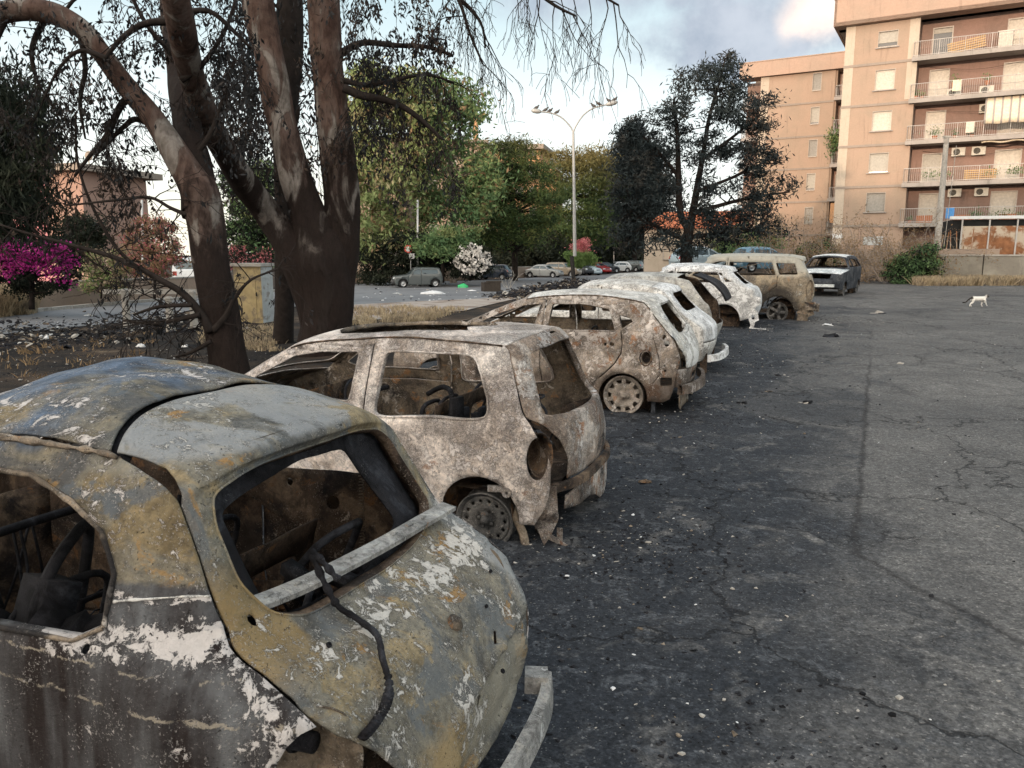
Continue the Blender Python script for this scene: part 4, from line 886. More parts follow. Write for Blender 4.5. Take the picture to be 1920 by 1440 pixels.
# ------------------------------------------------------------------ third car, brown five-door with pale tailgate
def car_brown():
    c = carroot('burnt_hatchback', (2.32, 9.58, .01), 'burnt-out brown five-door hatchback with round fuel hole and pale sagging tailgate, third from the camera', 'car', group=BG)
    rows = [(.10, .18, .22, .20), (.05, .30, .18, .32), (.03, .42, .16, .44), (.02, .55, .13, .58), (.02, .68, .12, .70), (.07, .80, .16, .80), (.13, .90, .20, .90),
            (.38, 1.26, .47, 1.20), (.44, 1.325, .52, 1.26), (.56, 1.375, .615, 1.325),
            (1.0, 1.42, 1.0, 1.375), (1.6, 1.435, 1.6, 1.385), (2.1, 1.38, 2.05, 1.325), (2.45, 1.26, 2.4, 1.20), (3.15, .98, 2.95, .95), (3.3, .93, 3.1, .89), (3.75, .78, 3.7, .74), (3.98, .58, 3.86, .56), (4.0, .3, 3.88, .3)]
    s = Shell(c, rows, .85, .60, .92, 1.38, 4.0, g=.05, dent=.006, rx=.6, ra=.13, belly=.05, seed=5., inner=M['in2'], pw=2.4, crease=(.80, .012))
    interior(s, c, 4.0, .80, 1.4, xr=.35)
    out = [(-.985, 9), (-.985, 6.2), (-.92, 5.0), (-.80, 3.6), (-.72, 2.9), (.72, 2.9), (.80, 3.6), (.92, 5.0), (.985, 6.2), (.985, 9)]
    win = rnd_poly([(-.62, 6.15), (-.68, 6.6), (-.55, 7.55), (.55, 7.55), (.68, 6.6), (.62, 6.15), (0, 6.05)], .15, 3)
    tg = s.patch('tailgate', 2.9, 8.97, M['b3t'], [win], outer=out, lipd=(.05, 0, -.01), slits=[ell(.5, 5.6, .02, .08, 8), ell(-.5, 5.6, .02, .08, 8)], push=.012)
    s.patch('roof', 9.03, 11.97, M['b4'], us=(-.985, .985)); ws = rnd_poly([(-.87, 12.1), (.87, 12.1), (.9, 13.9), (-.9, 13.9)], .1)
    s.patch('windscreen_frame', 12, 14, M['b3'], [ws], us=(-.99, .99), g=.08)
    s.patch('bonnet', 15, 16.9, M['b3'], g=.1); s.patch('front_panel', 17, 18, M['b3'], g=.1)
    s.patch('rear_panel', 1.2, 2.8, M['b3'], [rnd_poly([(-.3, 1.7), (.3, 1.7), (.3, 2.3), (-.3, 2.3)], .1)], us=(-.97, .97), g=.07)
    w1 = rnd_poly([(1.84, 1.285), (2.1, 1.25), (2.38, 1.15), (2.72, 1.0), (2.74, .975), (1.88, .985)], .03)
    w2 = rnd_poly([(1.70, 1.285), (1.3, 1.285), (.97, 1.235), (.86, .985), (1.72, .975)], .03)
    w3 = rnd_poly([(.86, 1.185), (.70, 1.15), (.66, 1.10), (.80, 1.00)], .02)
    bot = [(3.8, .2)]+arch(3.2, .25, .31, .2)+[(2.7, .15), (1.3, .15)]+arch(.765, .20, .29, .17)+[(.3, .16)]
    fuel = ell(.50, .685, .063, .085, 22)
    sl = [slit([(1.78, 1.33), (1.79, .9), (1.80, .5), (1.74, .15)], .012), slit([(.80, .985), (.775, .85), (.79, .73), (.87, .60), (1.0, .47), (1.06, .42)], .012), slit([(.43, .95), (.36, .7), (.33, .5), (.42, .38)], .007),
          ell(.90, .83, .03, .022, 10), ell(.985, .825, .02, .02, 10), ell(.30, .93, .02, .035, 10), ell(.27, .86, .03, .035, 10), rnd_poly([(.20, .46), (.33, .46), (.33, .36), (.20, .37)], .015), ell(.29, .60, .012, .012, 8), ell(.28, .54, .014, .014, 8)]
    for sg in (1, -1):
        d1 = [(1.79, .9), (1.80, .5), (1.74, .15), (2.75, .15), (2.9, .5), (2.93, .94), (2.74, 1.03), (2.38, 1.19), (1.8, 1.33), (1.78, 1.33)]
        d2 = [(.78, 1.02), (.775, .85), (.79, .73), (.87, .60), (1.0, .47), (1.08, .40), (1.2, .15), (1.74, .15), (1.80, .5), (1.79, .9), (1.78, 1.33), (.95, 1.28)]
        s.side(sg, M['b3'], bot, [w1, w2, w3, fuel], sl, [('door', d1, None), ('door', d2, None)], lipd=.03)
        for w_ in (w1, w2, w3): bead(s, sg, w_, M['b3'], .008)
        bead(s, sg, [s.E(8.9+.06*k) for k in range(52)], M['in'], .007, 'roof_gutter', .004, False, .6)
        if sg > 0:
            m2 = MB(); m2.lathe([(.075, .01), (.062, .012), (.058, -.05), (.04, -.055), (.035, -.07), (.0, -.07)], c=(.50, s.Y(.5, .685)-.004, .685), ax='Y', n=22)
            for i, v in enumerate(m2.v): m2.v[i] = (v[0], v[1], .685+(v[2]-.685)*1.3)
            m2.build('fuel_filler', M['in'], c, True)
        rimwheel(c, .765, .80, .215, .235, sg, 'slot', M['rimp'], tilt=.03); rimwheel(c, 3.2, .79, .215, .235, sg, 'slot', M['rimp'])
    mb = MB(); p = spline([(.12, .70, .30), (.02, .5, .30), (-.05, 0, .30), (-.02, -.45, .31), (.06, -.72, .32)], 6)
    for a, b in zip(p[:-1], p[1:]):
        A, B = Vector(a), Vector(b); o = [Vector((-.03, 0, .06)), Vector((.02, 0, .06)), Vector((.02, 0, -.05)), Vector((-.04, 0, -.05))]
        mb.add([A+q_ for q_ in o]+[B+q_ for q_ in o], [(0, 1, 5, 4), (1, 2, 6, 5), (2, 3, 7, 6), (3, 0, 4, 7)])
    mb.build('bumper_beam', M['b3'], c)
    mb = MB()
    V, T, C = tri(dens([(-.7, .26), (.7, .26), (.72, .1), (.5, .02), (.3, .08), (0, .04), (-.3, .1), (-.6, .02), (-.72, .1)], .06), [], .06)
    mb.v = [(.12+.04*mn.noise(Vector((a*5, b*5, 0))), a, b) for a, b in V]; mb.f = [tuple(int(i) for i in f) for f in T]; mb.m = [0]*len(T)
    mb.build('lower_valance', M['in2'], c, True, solid=.006)
    V, T, C = tri(dens([(0, 0), (.14, .02), (.12, .12), (.16, .22), (.05, .30), (0, .2)], .04), [], .05)
    mesh('mudguard_scrap', [(.44-a*.4, .74+a*.1, b-.01) for a, b in V], [tuple(int(i) for i in f) for f in T], M['b8'], c, solid=.01)
    return c
HATCH = [(.02, .18, .05, .18), (.0, .33, .03, .34), (.0, .50, .03, .51), (.02, .62, .045, .62), (.035, .67, .065, .665), (.105, .925, .13, .885), (.12, .955, .145, .915),
         (.19, .985, .20, .945), (.34, 1., .35, .955), (.50, .985, .49, .935), (.54, .955, .52, .90), (.72, .69, .665, .665), (.74, .675, .69, .64), (.86, .605, .85, .565), (.955, .50, .93, .475), (.99, .40, .95, .39), (1., .30, .955, .30), (.985, .16, .94, .16)]
BOXY = [(.02, .18, .04, .18), (.0, .33, .02, .34), (.0, .50, .02, .51), (.015, .60, .03, .60), (.02, .65, .035, .645), (.055, .925, .07, .89), (.07, .96, .085, .92),
        (.14, .985, .15, .95), (.34, 1., .35, .96), (.54, .985, .53, .94), (.57, .96, .56, .91), (.70, .66, .66, .64), (.72, .645, .68, .62), (.86, .60, .86, .57), (.96, .55, .95, .52), (.985, .46, .96, .45), (1., .30, .965, .30), (.985, .18, .95, .18)]
SEDAN = [(.02, .2, .04, .2), (.0, .34, .03, .35), (.0, .50, .03, .50), (.02, .63, .05, .60), (.14, .67, .16, .64), (.25, .90, .26, .86), (.28, .95, .29, .90),
         (.34, .985, .35, .94), (.44, 1., .44, .95), (.55, .98, .55, .93), (.58, .95, .57, .90), (.72, .67, .68, .64), (.74, .655, .70, .62), (.87, .60, .86, .56), (.96, .50, .94, .47), (.99, .40, .955, .39), (1., .30, .96, .30), (.985, .17, .95, .17)]
SUVR = [(.02, .22, .04, .22), (.0, .36, .02, .37), (.0, .52, .02, .53), (.01, .60, .025, .60), (.015, .65, .035, .65), (.055, .915, .085, .88), (.06, .95, .10, .915),
        (.14, .985, .16, .945), (.34, 1., .35, .955), (.55, .99, .54, .945), (.58, .965, .56, .92), (.72, .68, .68, .66), (.74, .665, .70, .64), (.87, .61, .86, .58), (.965, .55, .95, .52), (.99, .46, .965, .45), (1., .32, .97, .32), (.985, .2, .955, .2)]
def scale_rows(rows, L, H): return [(a*L, b*H, c*L, d*H) for a, b, c, d in rows]
def gcar(c, rows, L, W, H, mats, burnt=True, g=.06, wr=.73, wheel='steel', doors=5, zb=.64, seed=0., wheelr=None, tail='closed', aq=.17, af=.80, win_z=.665, dent=None, wheels=True, glass=False, parts=True, qwin=True, arch_r=None, tailhole=True):
    """hatchback, saloon or off-roader from a profile table; burnt shell or clean car"""
    rw = scale_rows(rows, L, H); hw = W/2
    s = Shell(c, rw, hw, hw*wr, zb*H, .93*H, L, g=g, dent=(.006 if burnt else 0.) if dent is None else dent, seed=seed, thick=.008 if burnt else .02, inner=M['in'] if burnt else M['blackp'], rx=.13*L, fx=.2*L)
    R_ = (.235 if burnt else .30) if wheelr is None else wheelr; ar = arch_r or (R_+.07 if burnt else R_+.05); zc = (.22 if burnt else R_)
    xa, xf = aq*L, af*L; sill = .14*H
    bm, tm, rm = mats['side'], mats['tail'], mats['roof']
    z1, z2 = win_z*H, .885*H
    # side windows
    e5, e11 = rw[5][2], rw[11][2]; e9 = rw[10][2]
    xb = .47*L if doors == 5 else .44*L
    f = lambda x: .885*H-.01 if x < e9 else .885*H+(z1-.885*H)*(x-e9)/(e11-e9)-.03
    wins = [rnd_poly([(xb+.04, z1+.012), (xb+.04, f(xb)), ((xb+e9)/2, f(xb)), (e9+.02, f(e9+.05)), ((e9+e11)/2, f((e9+e11)/2)), (e11-.09, z1+.03), (e11-.12, z1+.008)], .03)]
    if doors == 5:
        xc_ = xb-.27*L+ .03
        wins.append(rnd_poly([(xb-.03, z1+.012), (xb-.03, f(xb)), (xc_+.10, z2-.02), (xc_-.0, z1+.02)], .03))
        if qwin: wins.append(rnd_poly([(xc_-.07, z1+.03), (xc_+.03, z2-.03), (e5+.24 if rows is not SUVR else e5+.12, z2-.05), (rw[4][2]+.26, z1+.04)], .03))
    else: wins.append(rnd_poly([(xb-.04, z1+.012), (xb-.04, f(xb)), (e5+.18, z2-.03), (rw[4][2]+.25, z1+.05)], .05))
    bot = [(.93*L, sill)]+arch(xf, zc, ar, sill)+arch(xa, zc, ar, sill)
    sl = []; reg = []
    if parts:
        xd = xa+ar+.04
        sl = [slit([(xb+.005, .93*H), (xb+.005, z1), (xb+.01, .35*H), (xb+.0, sill)], .012)]
        reg = [('door', [(xb+.005, 1.*H), (xb+.005, z1), (xb+.01, .35*H), (xb, sill-.1), (xf-ar-.08, sill-.1), (xf-ar-.05, .45*H), (e11-.02, z1+.02), (e9+.12, .93*H)], None)]
        if doors == 5:
            sl.append(slit([(xc_-.035, z1+.0), (xc_-.03, .52*H), (xd, .35*H)], .012))
            reg.append(('door', [(xb+.005, 1.*H), (xb+.005, z1), (xb+.01, .35*H), (xb, sill-.1), (xd, sill-.1), (xd, .35*H), (xc_-.03, .52*H), (xc_-.035, z1), (xc_+.02, .95*H)], None))
        if burnt: sl.append(ell(xb-.16, .56*H, .03, .015, 8))
    for sg in (1, -1):
        s.side(sg, bm, bot, wins, sl, reg, lipd=.03 if burnt else 0, g=g)
        if glass:
            for p in wins: s.pane(sg, p, M['glass'], c)
    # tail, roof, windscreen, bonnet, nose
    rg = [rnd_poly([(-.74, 4.15), (-.80, 4.3), (-.72, 4.9), (.72, 4.9), (.80, 4.3), (.74, 4.15)], .12, 3)] if tailhole else []
    if tail == 'closed':
        s.patch('tailgate', 1.3, 6.97, tm, rg, lipd=(.03, 0, 0) if burnt else None)
        if glass and tailhole: s.patch('rear_window', 4.1, 4.95, M['glass'], us=(-.84, .84), push=-.012, solid=0)
    s.patch('bumper', 0, 1.25, mats.get('bump', bm))
    s.patch('roof', 7.0, 9.98, rm)
    wh = [rnd_poly([(-.86, 10.15), (.86, 10.15), (.92, 10.93), (-.92, 10.93)], .1)]
    s.patch('windscreen_frame', 10.0, 11.0, bm, wh, us=(-.99, .99))
    if glass: s.patch('windscreen', 10.1, 10.97, M['glass'], us=(-.93, .93), push=-.012, solid=0)
    s.patch('bonnet', 12.0, 13.97, mats.get('hood', rm)); s.patch('cowl', 11.0, 11.98, mats.get('cowl', bm))
    if burnt: s.patch('front_panel', 14.0, 17, mats.get('front', bm), [rnd_poly([(-.6, 14.3), (.6, 14.3), (.55, 15.3), (-.55, 15.3)], .1)])
    else:
        s.patch('front_panel', 14.0, 15.4, mats.get('front', bm)); s.patch('bumper', 15.42, 17, mats.get('bump', bm), push=.02)
        s.patch('grille', 14.35, 15.0, M['blackp'], us=(-.45, .45), push=.006, solid=0)
        for a, b in ((.52, .93), (-.93, -.52)): s.patch('headlight', 14.15, 15.15, M['lampg'], us=(a, b), push=.01, solid=0)
        for a, b in ((.70, .96), (-.96, -.70)): s.patch('tail_light', 2.1, 3.5, M['redl'], us=(a, b), push=.01, solid=0)
        for xx, sg in ((L*.995, 1), (.005*L, -1)):
            mb = MB(); mb.box((xx+.012*sg, 0, .33*H), (.02, .50, .11)); mb.build('number_plate', M['plate'], c)
        mb = MB()
        V = [(x, y, .16*H+.02) for x in (.05*L, .95*L) for y in (-hw*.85, hw*.85)]; mb.add(V, [(0, 1, 3, 2)]); mb.build('underbody', M['blackp'], c)
        for sg in (1, -1):
            mb = MB(); mb.box((e11-.16, sg*(hw+.07), z1+.06), (.10, .16, .12)); mb.build('mirror', mats.get('cowl', bm), c)
    if wheels:
        for x in (xa, xf):
            for sg in (1, -1):
                if burnt: rimwheel(c, x, hw-.06, zc, R_, sg, wheel, M['rim'])
                else:
                    mb = MB(); mb.lathe([(R_*.6, .0), (R_*.95, .0), (R_, -.03), (R_, -.17), (R_*.95, -.2), (R_*.5, -.2)], ax='Y', n=20)
                    for i, v in enumerate(mb.v): mb.v[i] = (v[0], v[1]*sg, v[2])
                    t = mb.build('wheel', M['tyre'], c, True); t.location = (x, sg*(hw-.01), zc)
                    mb = MB(); mb.lathe([(R_*.62, -.0), (R_*.55, -.03), (R_*.2, -.03), (R_*.15, .0), (0, .0)], ax='Y', n=20)
                    for i, v in enumerate(mb.v): mb.v[i] = (v[0], v[1]*sg, v[2])
                    mb.build('rim', M['alloy'], t, True)
    return s
def bmat(a, b=None, r=None, **k): return dict(side=M[a], tail=M[b or a], roof=M[r or b or a], **{q: M[w] for q, w in k.items()})
def beam(c, pts, mat, h=.055, name='bumper_beam'):
    mb = MB(); p = spline(pts, 5)
    for a, b in zip(p[:-1], p[1:]):
        A, B = Vector(a), Vector(b); o = [Vector((-.02, 0, h)), Vector((.03, 0, h)), Vector((.03, 0, -h)), Vector((-.03, 0, -h*.8))]
        mb.add([A+q for q in o]+[B+q for q in o], [(0, 1, 5, 4), (1, 2, 6, 5), (2, 3, 7, 6), (3, 0, 4, 7)])
    mb.box(p[0], (.05, .01, h*2)); mb.box(p[-1], (.05, .01, h*2))
    return mb.build(name, mat, c)
def burnt_rest():
    # 4: chalky small hatch with a bare bumper bar
    c = carroot('burnt_hatchback', (3.20, 12.1, .03), 'burnt-out chalky white hatchback with a bare curved bumper bar, right behind the brown one', 'car', group=BG)
    rows = [list(r) for r in HATCH]; H = 1.46; L = 3.85
    rows[4] = (.07, .66, .105, .66); rows[5] = (.155, .905, .185, .87); rows[6] = (.165, .935, .20, .90); rows[7] = (.235, .965, .24, .93); rows[3] = (.03, .59, .06, .58)
    s = gcar(c, rows, L, 1.66, H, bmat('b4', 'b6', 'b4'), wr=.74, doors=3, seed=21, g=.055)
    interior(s, c, L, .78, H, xr=.4)
    beam(c, [(.02, .66, .31), (-.10, .5, .32), (-.16, .1, .33), (-.16, -.3, .34), (-.08, -.62, .35)], M['b6'])
    mb = MB(); mb.box((.12, .5, .22), (.1, .06, .3), .2); mb.box((.1, -.4, .25), (.1, .06, .2)); mb.build('tail_bracket', M['in'], c)
    # 5: grey car, tailgate wrenched up and dropped off its hinges
    c = carroot('burnt_hatchback', (3.95, 14.55, .08), 'burnt-out grey hatchback, mostly hidden, with its black tailgate hanging loose behind the roof', 'car', group=BG)
    L = 3.9; H = 1.45
    s = gcar(c, HATCH, L, 1.66, H, bmat('b5'), doors=5, seed=23, tail='open', g=.06); interior(s, c, L, .78, H, xr=.4, dens_=.6)
    # the loose tailgate: frame twisted, hinged at the roof edge, black inside
    V, T, C = tri(dens([(-.60, 0), (.60, 0), (.66, .5), (.62, .95), (-.62, .95), (-.66, .5)], .08), [], .09)
    f = lambda a, b: Vector((.50-.62*b-.10*sin(b*3), a*.98, H*.985-.56*b+.10*sin(b*2.6)+.04*a*a))
    tgt = mesh('tailgate', [f(a, b) for a, b in V], [tuple(int(i) for i in q) for q in T], M['char'], c, solid=.03)
    # 6: white hatch, rear corner stripped to the struts
    c = carroot('burnt_hatchback', (5.85, 18.2, .16), 'burnt-out bone white hatchback with its rear corner stripped to ragged struts, beside the tan off-roader', 'car', group=BG)
    L = 4.1; H = 1.50
    rows = [list(r) for r in HATCH]; rows[4] = (.05, .66, .085, .66); rows[5] = (.15, .90, .18, .86); rows[6] = (.155, .935, .19, .90); rows[7] = (.22, .965, .22, .925)
    s = gcar(c, rows, L, 1.74, H, bmat('b6'), doors=5, seed=27, zb=.66, win_z=.70, g=.055, aq=.19, wheels=False, arch_r=.36)
    interior(s, c, L, .82, H, xr=.4, dens_=.6)
    mb = MB()
    V, T, C = tri(dens([(.0, .75), (.34, .80), (.30, .62), (.22, .5), (.24, .3), (.18, .12), (.22, .0), (.12, .0), (.08, .2), (.0, .24), (.04, .42), (.12, .5), (-.02, .6)], .05), [rnd_poly([(.10, .36), (.16, .36), (.16, .26), (.10, .26)], .01), ell(.2, .62, .03, .02, 8)], .06)
    mb.v = [(a, .84+.03*mn.noise(Vector((a*8, b*8, 0))), b) for a, b in V]; mb.f = [tuple(int(i) for i in q) for q in T]; mb.m = [0]*len(T)
    mb.tube([(.2, .8, .05), (.02, .88, .03), (-.16, .9, .03)], .03, 7)
    mb.build('torn_corner_struts', M['b6'], c, False, solid=.01)
    for sg in (-1,): rimwheel(c, .19*L, .78, .21, .22, sg, 'steel', M['rim'])
    for sg in (1, -1): rimwheel(c, .80*L, .78, .21, .22, sg, 'steel', M['rim'])
    # 7: tan off-roader
    c = carroot('burnt_off_roader', (7.75, 19.95, .20), 'burnt-out tan off-roader, the tallest wreck, with pale roof and sooty rear wheel arch', 'car', group=BG)
    L = 4.5; H = 1.68
    s = gcar(c, SUVR, L, 1.80, H, bmat('b7'), doors=5, wr=.80, seed=31, zb=.62, aq=.19, wheelr=.25, wheel='five', arch_r=.40, g=.06, win_z=.665)
    interior(s, c, L, .86, H, xr=.35, dens_=.6)
    for sg in (1, -1):
        mb = MB(); mb.tube(spline([(.30, sg*.66, 1.50), (.6, sg*.68, 1.585), (1.5, sg*.69, 1.60), (2.2, sg*.67, 1.56)], 5), .016, 6); mb.build('roof_rail', M['b7'], c)
        mb = MB(); n = 18
        for f_, dx in ((1.1, 0), (.95, .02), (.85, .08), (0, .1)):
            for a in range(n): t = 2*pi*a/n; mb.v.append((.115+dx*.3+.075*f_*cos(t), sg*(.885-dx*.6-.012*(1-cos(t))), .80+.22*f_*sin(t)))
        mb.f = [(k*n+a, k*n+(a+1) % n, (k+1)*n+(a+1) % n, (k+1)*n+a) for k in range(3) for a in range(n)]; mb.m = [0]*len(mb.f); mb.build('lamp_housing', M['in2'], c, True)
    mb = MB(); rn = random.Random(6)
    for k in range(9): mb.box((.12+rn.uniform(-.15, .2), .75+rn.uniform(-.2, .15), .18+rn.uniform(-.08, .25)), (.25, .05, .2), rot=Matrix.Rotation(rn.uniform(-1, 1), 3, Vector((rn.random(), rn.random(), .5))))
    mb.build('torn_bumper', M['in2'], c)
    # 8: black car with a white bonnet, facing the lot
    c = carroot('burnt_saloon', (13.2, 31.4, .34), 'scorched black car with blistered white bonnet facing the camera by the dry bushes', 'car', rz=236)
    L = 3.9; H = 1.5
    s = gcar(c, BOXY, L, 1.68, H, bmat('b8', 'b8', 'b8h', hood='b8h', cowl='b8', front='b8', bump='b8'), doors=5, seed=35, g=.08, zb=.63)
    interior(s, c, L, .78, H, xr=.4, dens_=.5, seats=True)
    beam(c, [(3.95, .6, .38), (4.02, .2, .38), (4.02, -.3, .37), (3.95, -.62, .36)], M['b8h'], .05)
def clean_cars():
    P_ = {'grey': paint('paint_dark_grey', (.075, .088, .09)), 'navy': paint('paint_navy', (.012, .025, .05)), 'silver': paint('paint_silver', (.36, .37, .365)), 'beige': paint('paint_beige', (.30, .25, .19)),
          'white': paint('paint_white', (.66, .68, .69)), 'red': paint('paint_red', (.42, .02, .02)), 'blue': paint('paint_pale_blue', (.12, .25, .36)), 'dark': paint('paint_black', (.03, .035, .042)), 'ltb': paint('paint_ice_blue', (.42, .52, .58))}
    def m(k, bump=None, **q): return dict(side=P_[k], tail=P_[k], roof=P_[k], bump=M['blackp'] if bump == 'b' else P_[k], **q)
    G_ = 'cars parked along the far street'
    def put(name, px, py, rz, kind, L, W, H, col, label, Ycap=None, group=G_, **k):
        p = gnd(px, py); a = R(rz); o = p-Vector((cos(a)*L/2, sin(a)*L/2, 0)); o.z = tz(p.x, p.y)+.01
        c = empty(name, o, a, label=label, category='car', group=group)
        gcar(c, kind, L, W, H, m(col, **k.pop('mk', {})), burnt=False, glass=True, g=.13, wr=.78, arch_r=k.pop('ar', None), **k)
        return c
    put('parked_car', 782, 539, 196, BOXY, 3.64, 1.56, 1.44, 'grey', 'dark grey boxy three-door hatchback out on the street, left of the oleander', doors=3, mk={'bump': 'b'}, group='cars on the far street')
    put('parked_car', 925, 524.5, 160, HATCH, 3.65, 1.66, 1.50, 'navy', 'navy blue hatchback showing its tail beside the white oleander', doors=5)
    put('parked_car', 1021, 520.5, -24, SEDAN, 4.2, 1.70, 1.42, 'silver', 'silver hatchback parked broadside beside the low wall, left of the lamp post', doors=3)
    put('pickup_truck', 1056, 518.5, -26, BOXY, 4.3, 1.7, 1.62, 'beige', 'beige and white pickup squeezed between the silver car and the lamp post', doors=3)
    put('parked_car', 1083, 516.5, -50, SUVR, 4.3, 1.78, 1.66, 'dark', 'dark blue-black off-roader parked just right of the lamp post foot')
    put('parked_car', 1101, 516, -50, HATCH, 4.0, 1.7, 1.5, 'ltb', 'ice blue hatchback in the far row, between the dark off-roader and the red car')
    put('parked_car', 1121, 513, -54, HATCH, 4.0, 1.7, 1.48, 'red', 'red hatchback in the far row of parked cars')
    put('parked_car', 1137, 511.5, 30, HATCH, 3.8, 1.66, 1.46, 'dark', 'small black car tucked between the red and the white hatchbacks')
    put('parked_car', 1156, 510.5, 188, HATCH, 4.1, 1.72, 1.5, 'white', 'white rounded hatchback at the right end of the bright far cars')
    put('parked_car', 1180, 508.5, 150, BOXY, 4.1, 1.72, 1.6, 'grey', 'dark grey estate car with red tail lights seen over the burnt roofs')
    put('parked_car', 1204, 507, 160, HATCH, 4.0, 1.7, 1.5, 'dark', 'black car in the shade under the dark trees, left of the blue sign post')
    put('parked_car', 1222, 506.5, 20, SEDAN, 4.2, 1.7, 1.45, 'silver', 'grey saloon in the shade just right of the blue sign post')
    put('parked_car', 1243, 506, 100, HATCH, 4.0, 1.7, 1.5, 'dark', 'black car at the right end of the shaded row by the big dark tree')
    put('parked_car', 805, 523, 170, HATCH, 3.9, 1.66, 1.55, 'blue', 'pale blue car behind the low wall, left of the red one', group='cars behind the oleander')
    put('parked_car', 840, 521, 190, SEDAN, 4.0, 1.66, 1.40, 'red', 'dark red car half hidden by the white oleander', group='cars behind the oleander')
    p = gnd(355, 552); p.z = tz(p.x, p.y)
    c = empty('delivery_van', p, R(100), label='white van parked beyond the street behind the leaning burnt trunk', category='van')
    gcar(c, BOXY, 4.6, 1.9, 2.1, m('white'), burnt=False, glass=True, g=.2, wr=.86, doors=3)
    for px, py, k, lb in ((1290+20, 486, 'ltb', 'pale car roof just visible beyond the off-roader, right of the dark trunk'), (1425, 480, 'blue', 'bluish car seen over the roof of the burnt off-roader')):
        Y = 46.; q = at(px, py, Y); c = empty('parked_car', (q.x-1.5, Y, tz(q.x, Y)+.35), R(15), label=lb, category='car', group='cars beyond the wrecks')
        gcar(c, HATCH, 4., 1.7, 1.5, m(k), burnt=False, glass=True, g=.2, wr=.78)
def grid_mesh(name, xs, ys, mat, dz=0., **t):
    V = [(x, y, tz(x, y)+dz) for y in ys for x in xs]; nx = len(xs)
    return mesh(name, V, [(j*nx+i, j*nx+i+1, (j+1)*nx+i+1, (j+1)*nx+i) for j in range(len(ys)-1) for i in range(nx-1)], mat, **t)
def poly_sheet(name, poly, mat, dz, g=.8, **t):
    V, T, C = tri(dens(poly, g), [], g)
    return mesh(name, [(x, y, tz(x, y)+dz) for x, y in V], [tuple(int(i) for i in (f if np.cross(V[f[1]]-V[f[0]], V[f[2]]-V[f[0]]) > 0 else f[::-1])) for f in T], mat, **t)
def ground():
    a = list(np.arange(-30, 40, .5)); xs = [-400, -250, -150, -100, -70, -50, -40]+a+[40, 50, 70, 100, 150, 250, 400]
    b = list(np.arange(-8, 60, .5)); ys = [-200, -100, -50, -25, -15]+b+[60, 65, 70, 80, 90, 96, 110, 130, 160, 220, 320, 600]
    grid_mesh('ground', xs, ys, M['earth'], kind='structure')
    # parking lot: right of the line of the cars' noses
    def lotpt(r, c): return (.94*r+.34*c, -.34*r+.94*c)
    lot = [lotpt(-6.1, -9), lotpt(26, -9), lotpt(30, 8), (46, 36), (23.2, 39.3), (20.5, 40.5), (16, 42), (9, 46), lotpt(-6.3, 36), lotpt(-6.0, 20)]
    poly_sheet('parking_lot', lot, M['asphalt'], .016, .6, kind='structure')
ground()
# ================================================================== BUILDINGS, WALLS, STREET
def stucco(name, col, col2, drip=.5):
    m, nt, b, tc = newmat(name)
    n = noi(nt, tc, .5, 8, .65, .4); f = noi(nt, tc, 9, 6, .7)
    st = noi(nt, N(nt, 'ShaderNodeMapping', {'Vector': tc, 'Scale': (2.2, 2.2, .22)}).outputs[0], 1.6, 7, .65)
    c = mx(nt, sm(nt, n, .4, .65), col, col2)
    c = mx(nt, mth(nt, 'MULTIPLY', sm(nt, st, .54, .74), drip), c, tuple(k*.42 for k in col))
    c = mx(nt, .35, c, rmp(nt, f, [(.3, (.75, .75, .75)), (.7, (1.2, 1.2, 1.2))]), 'MULTIPLY')
    setb(nt, b, c, .93, 0., bump(nt, f, .25, .03)); return m
M['peach'] = stucco('peach_render', (.35, .255, .195), (.305, .235, .18))
M['cream'] = stucco('cream_render', (.46, .39, .32), (.41, .35, .28))
M['terra'] = stucco('brown_render', (.25, .16, .13), (.20, .135, .11))
M['fascia'] = stucco('pink_beige_fascia', (.39, .275, .215), (.35, .26, .205), .35)
M['band'] = stucco('grey_string_course', (.28, .235, .20), (.25, .21, .18), .4)
M['slab'] = stucco('grey_balcony_slab', (.33, .30, .28), (.27, .25, .23), .7)
M['pinkw'] = stucco('pink_render', (.50, .22, .235), (.44, .20, .215))
M['tanw'] = stucco('tan_render', (.36, .23, .185), (.32, .21, .17))
M['orange'] = stucco('orange_render', (.52, .29, .15), (.46, .27, .15))
M['wallr'] = stucco('retaining_wall_render', (.33, .25, .195), (.26, .21, .17), .8)
M['wallg'] = stucco('stained_concrete_wall', (.30, .28, .235), (.21, .19, .16), .9)
M['shut'] = plain('roller_shutter', (.36, .34, .30), .7)
M['shutw'] = plain('white_shutter', (.50, .46, .40), .7)
M['shutg'] = plain('grey_shutter', (.26, .25, .23), .7)
M['frame'] = plain('window_frame', (.40, .36, .32), .6)
M['wglass'] = plain('window_glass', (.05, .055, .06), .12)
M['rail'] = plain('painted_railing', (.42, .40, .38), .6)
M['acw'] = plain('ac_casing', (.52, .50, .44), .6)
M['dark'] = plain('dark_void', (.02, .02, .02), .9)
M['awn'] = plain('striped_awning', (.62, .54, .42), .85)
M['rust'] = plain('rusty_sheet', (.24, .11, .055), .85, 0, .35, 3, .3, col2=(.46, .39, .31), t2=(.45, .55), sc2=.9)
M['woodl'] = plain('pale_wood', (.42, .27, .12), .7)
M['terrac'] = plain('terracotta', (.36, .15, .08), .8)
M['yellow'] = plain('yellow_cabinet_paint', (.40, .315, .17), .85, 0, .2, 3, .1, col2=(.20, .165, .12), t2=(.47, .62), sc2=2.4)
M['cabs'] = plain('grey_cabinet_side', (.40, .42, .42), .75, 0, .2, 3, col2=(.24, .22, .2), t2=(.5, .62), sc2=3)
M['tiles'] = plain('red_roof_tiles', (.36, .13, .07), .85, 0, .25, 12, .5)
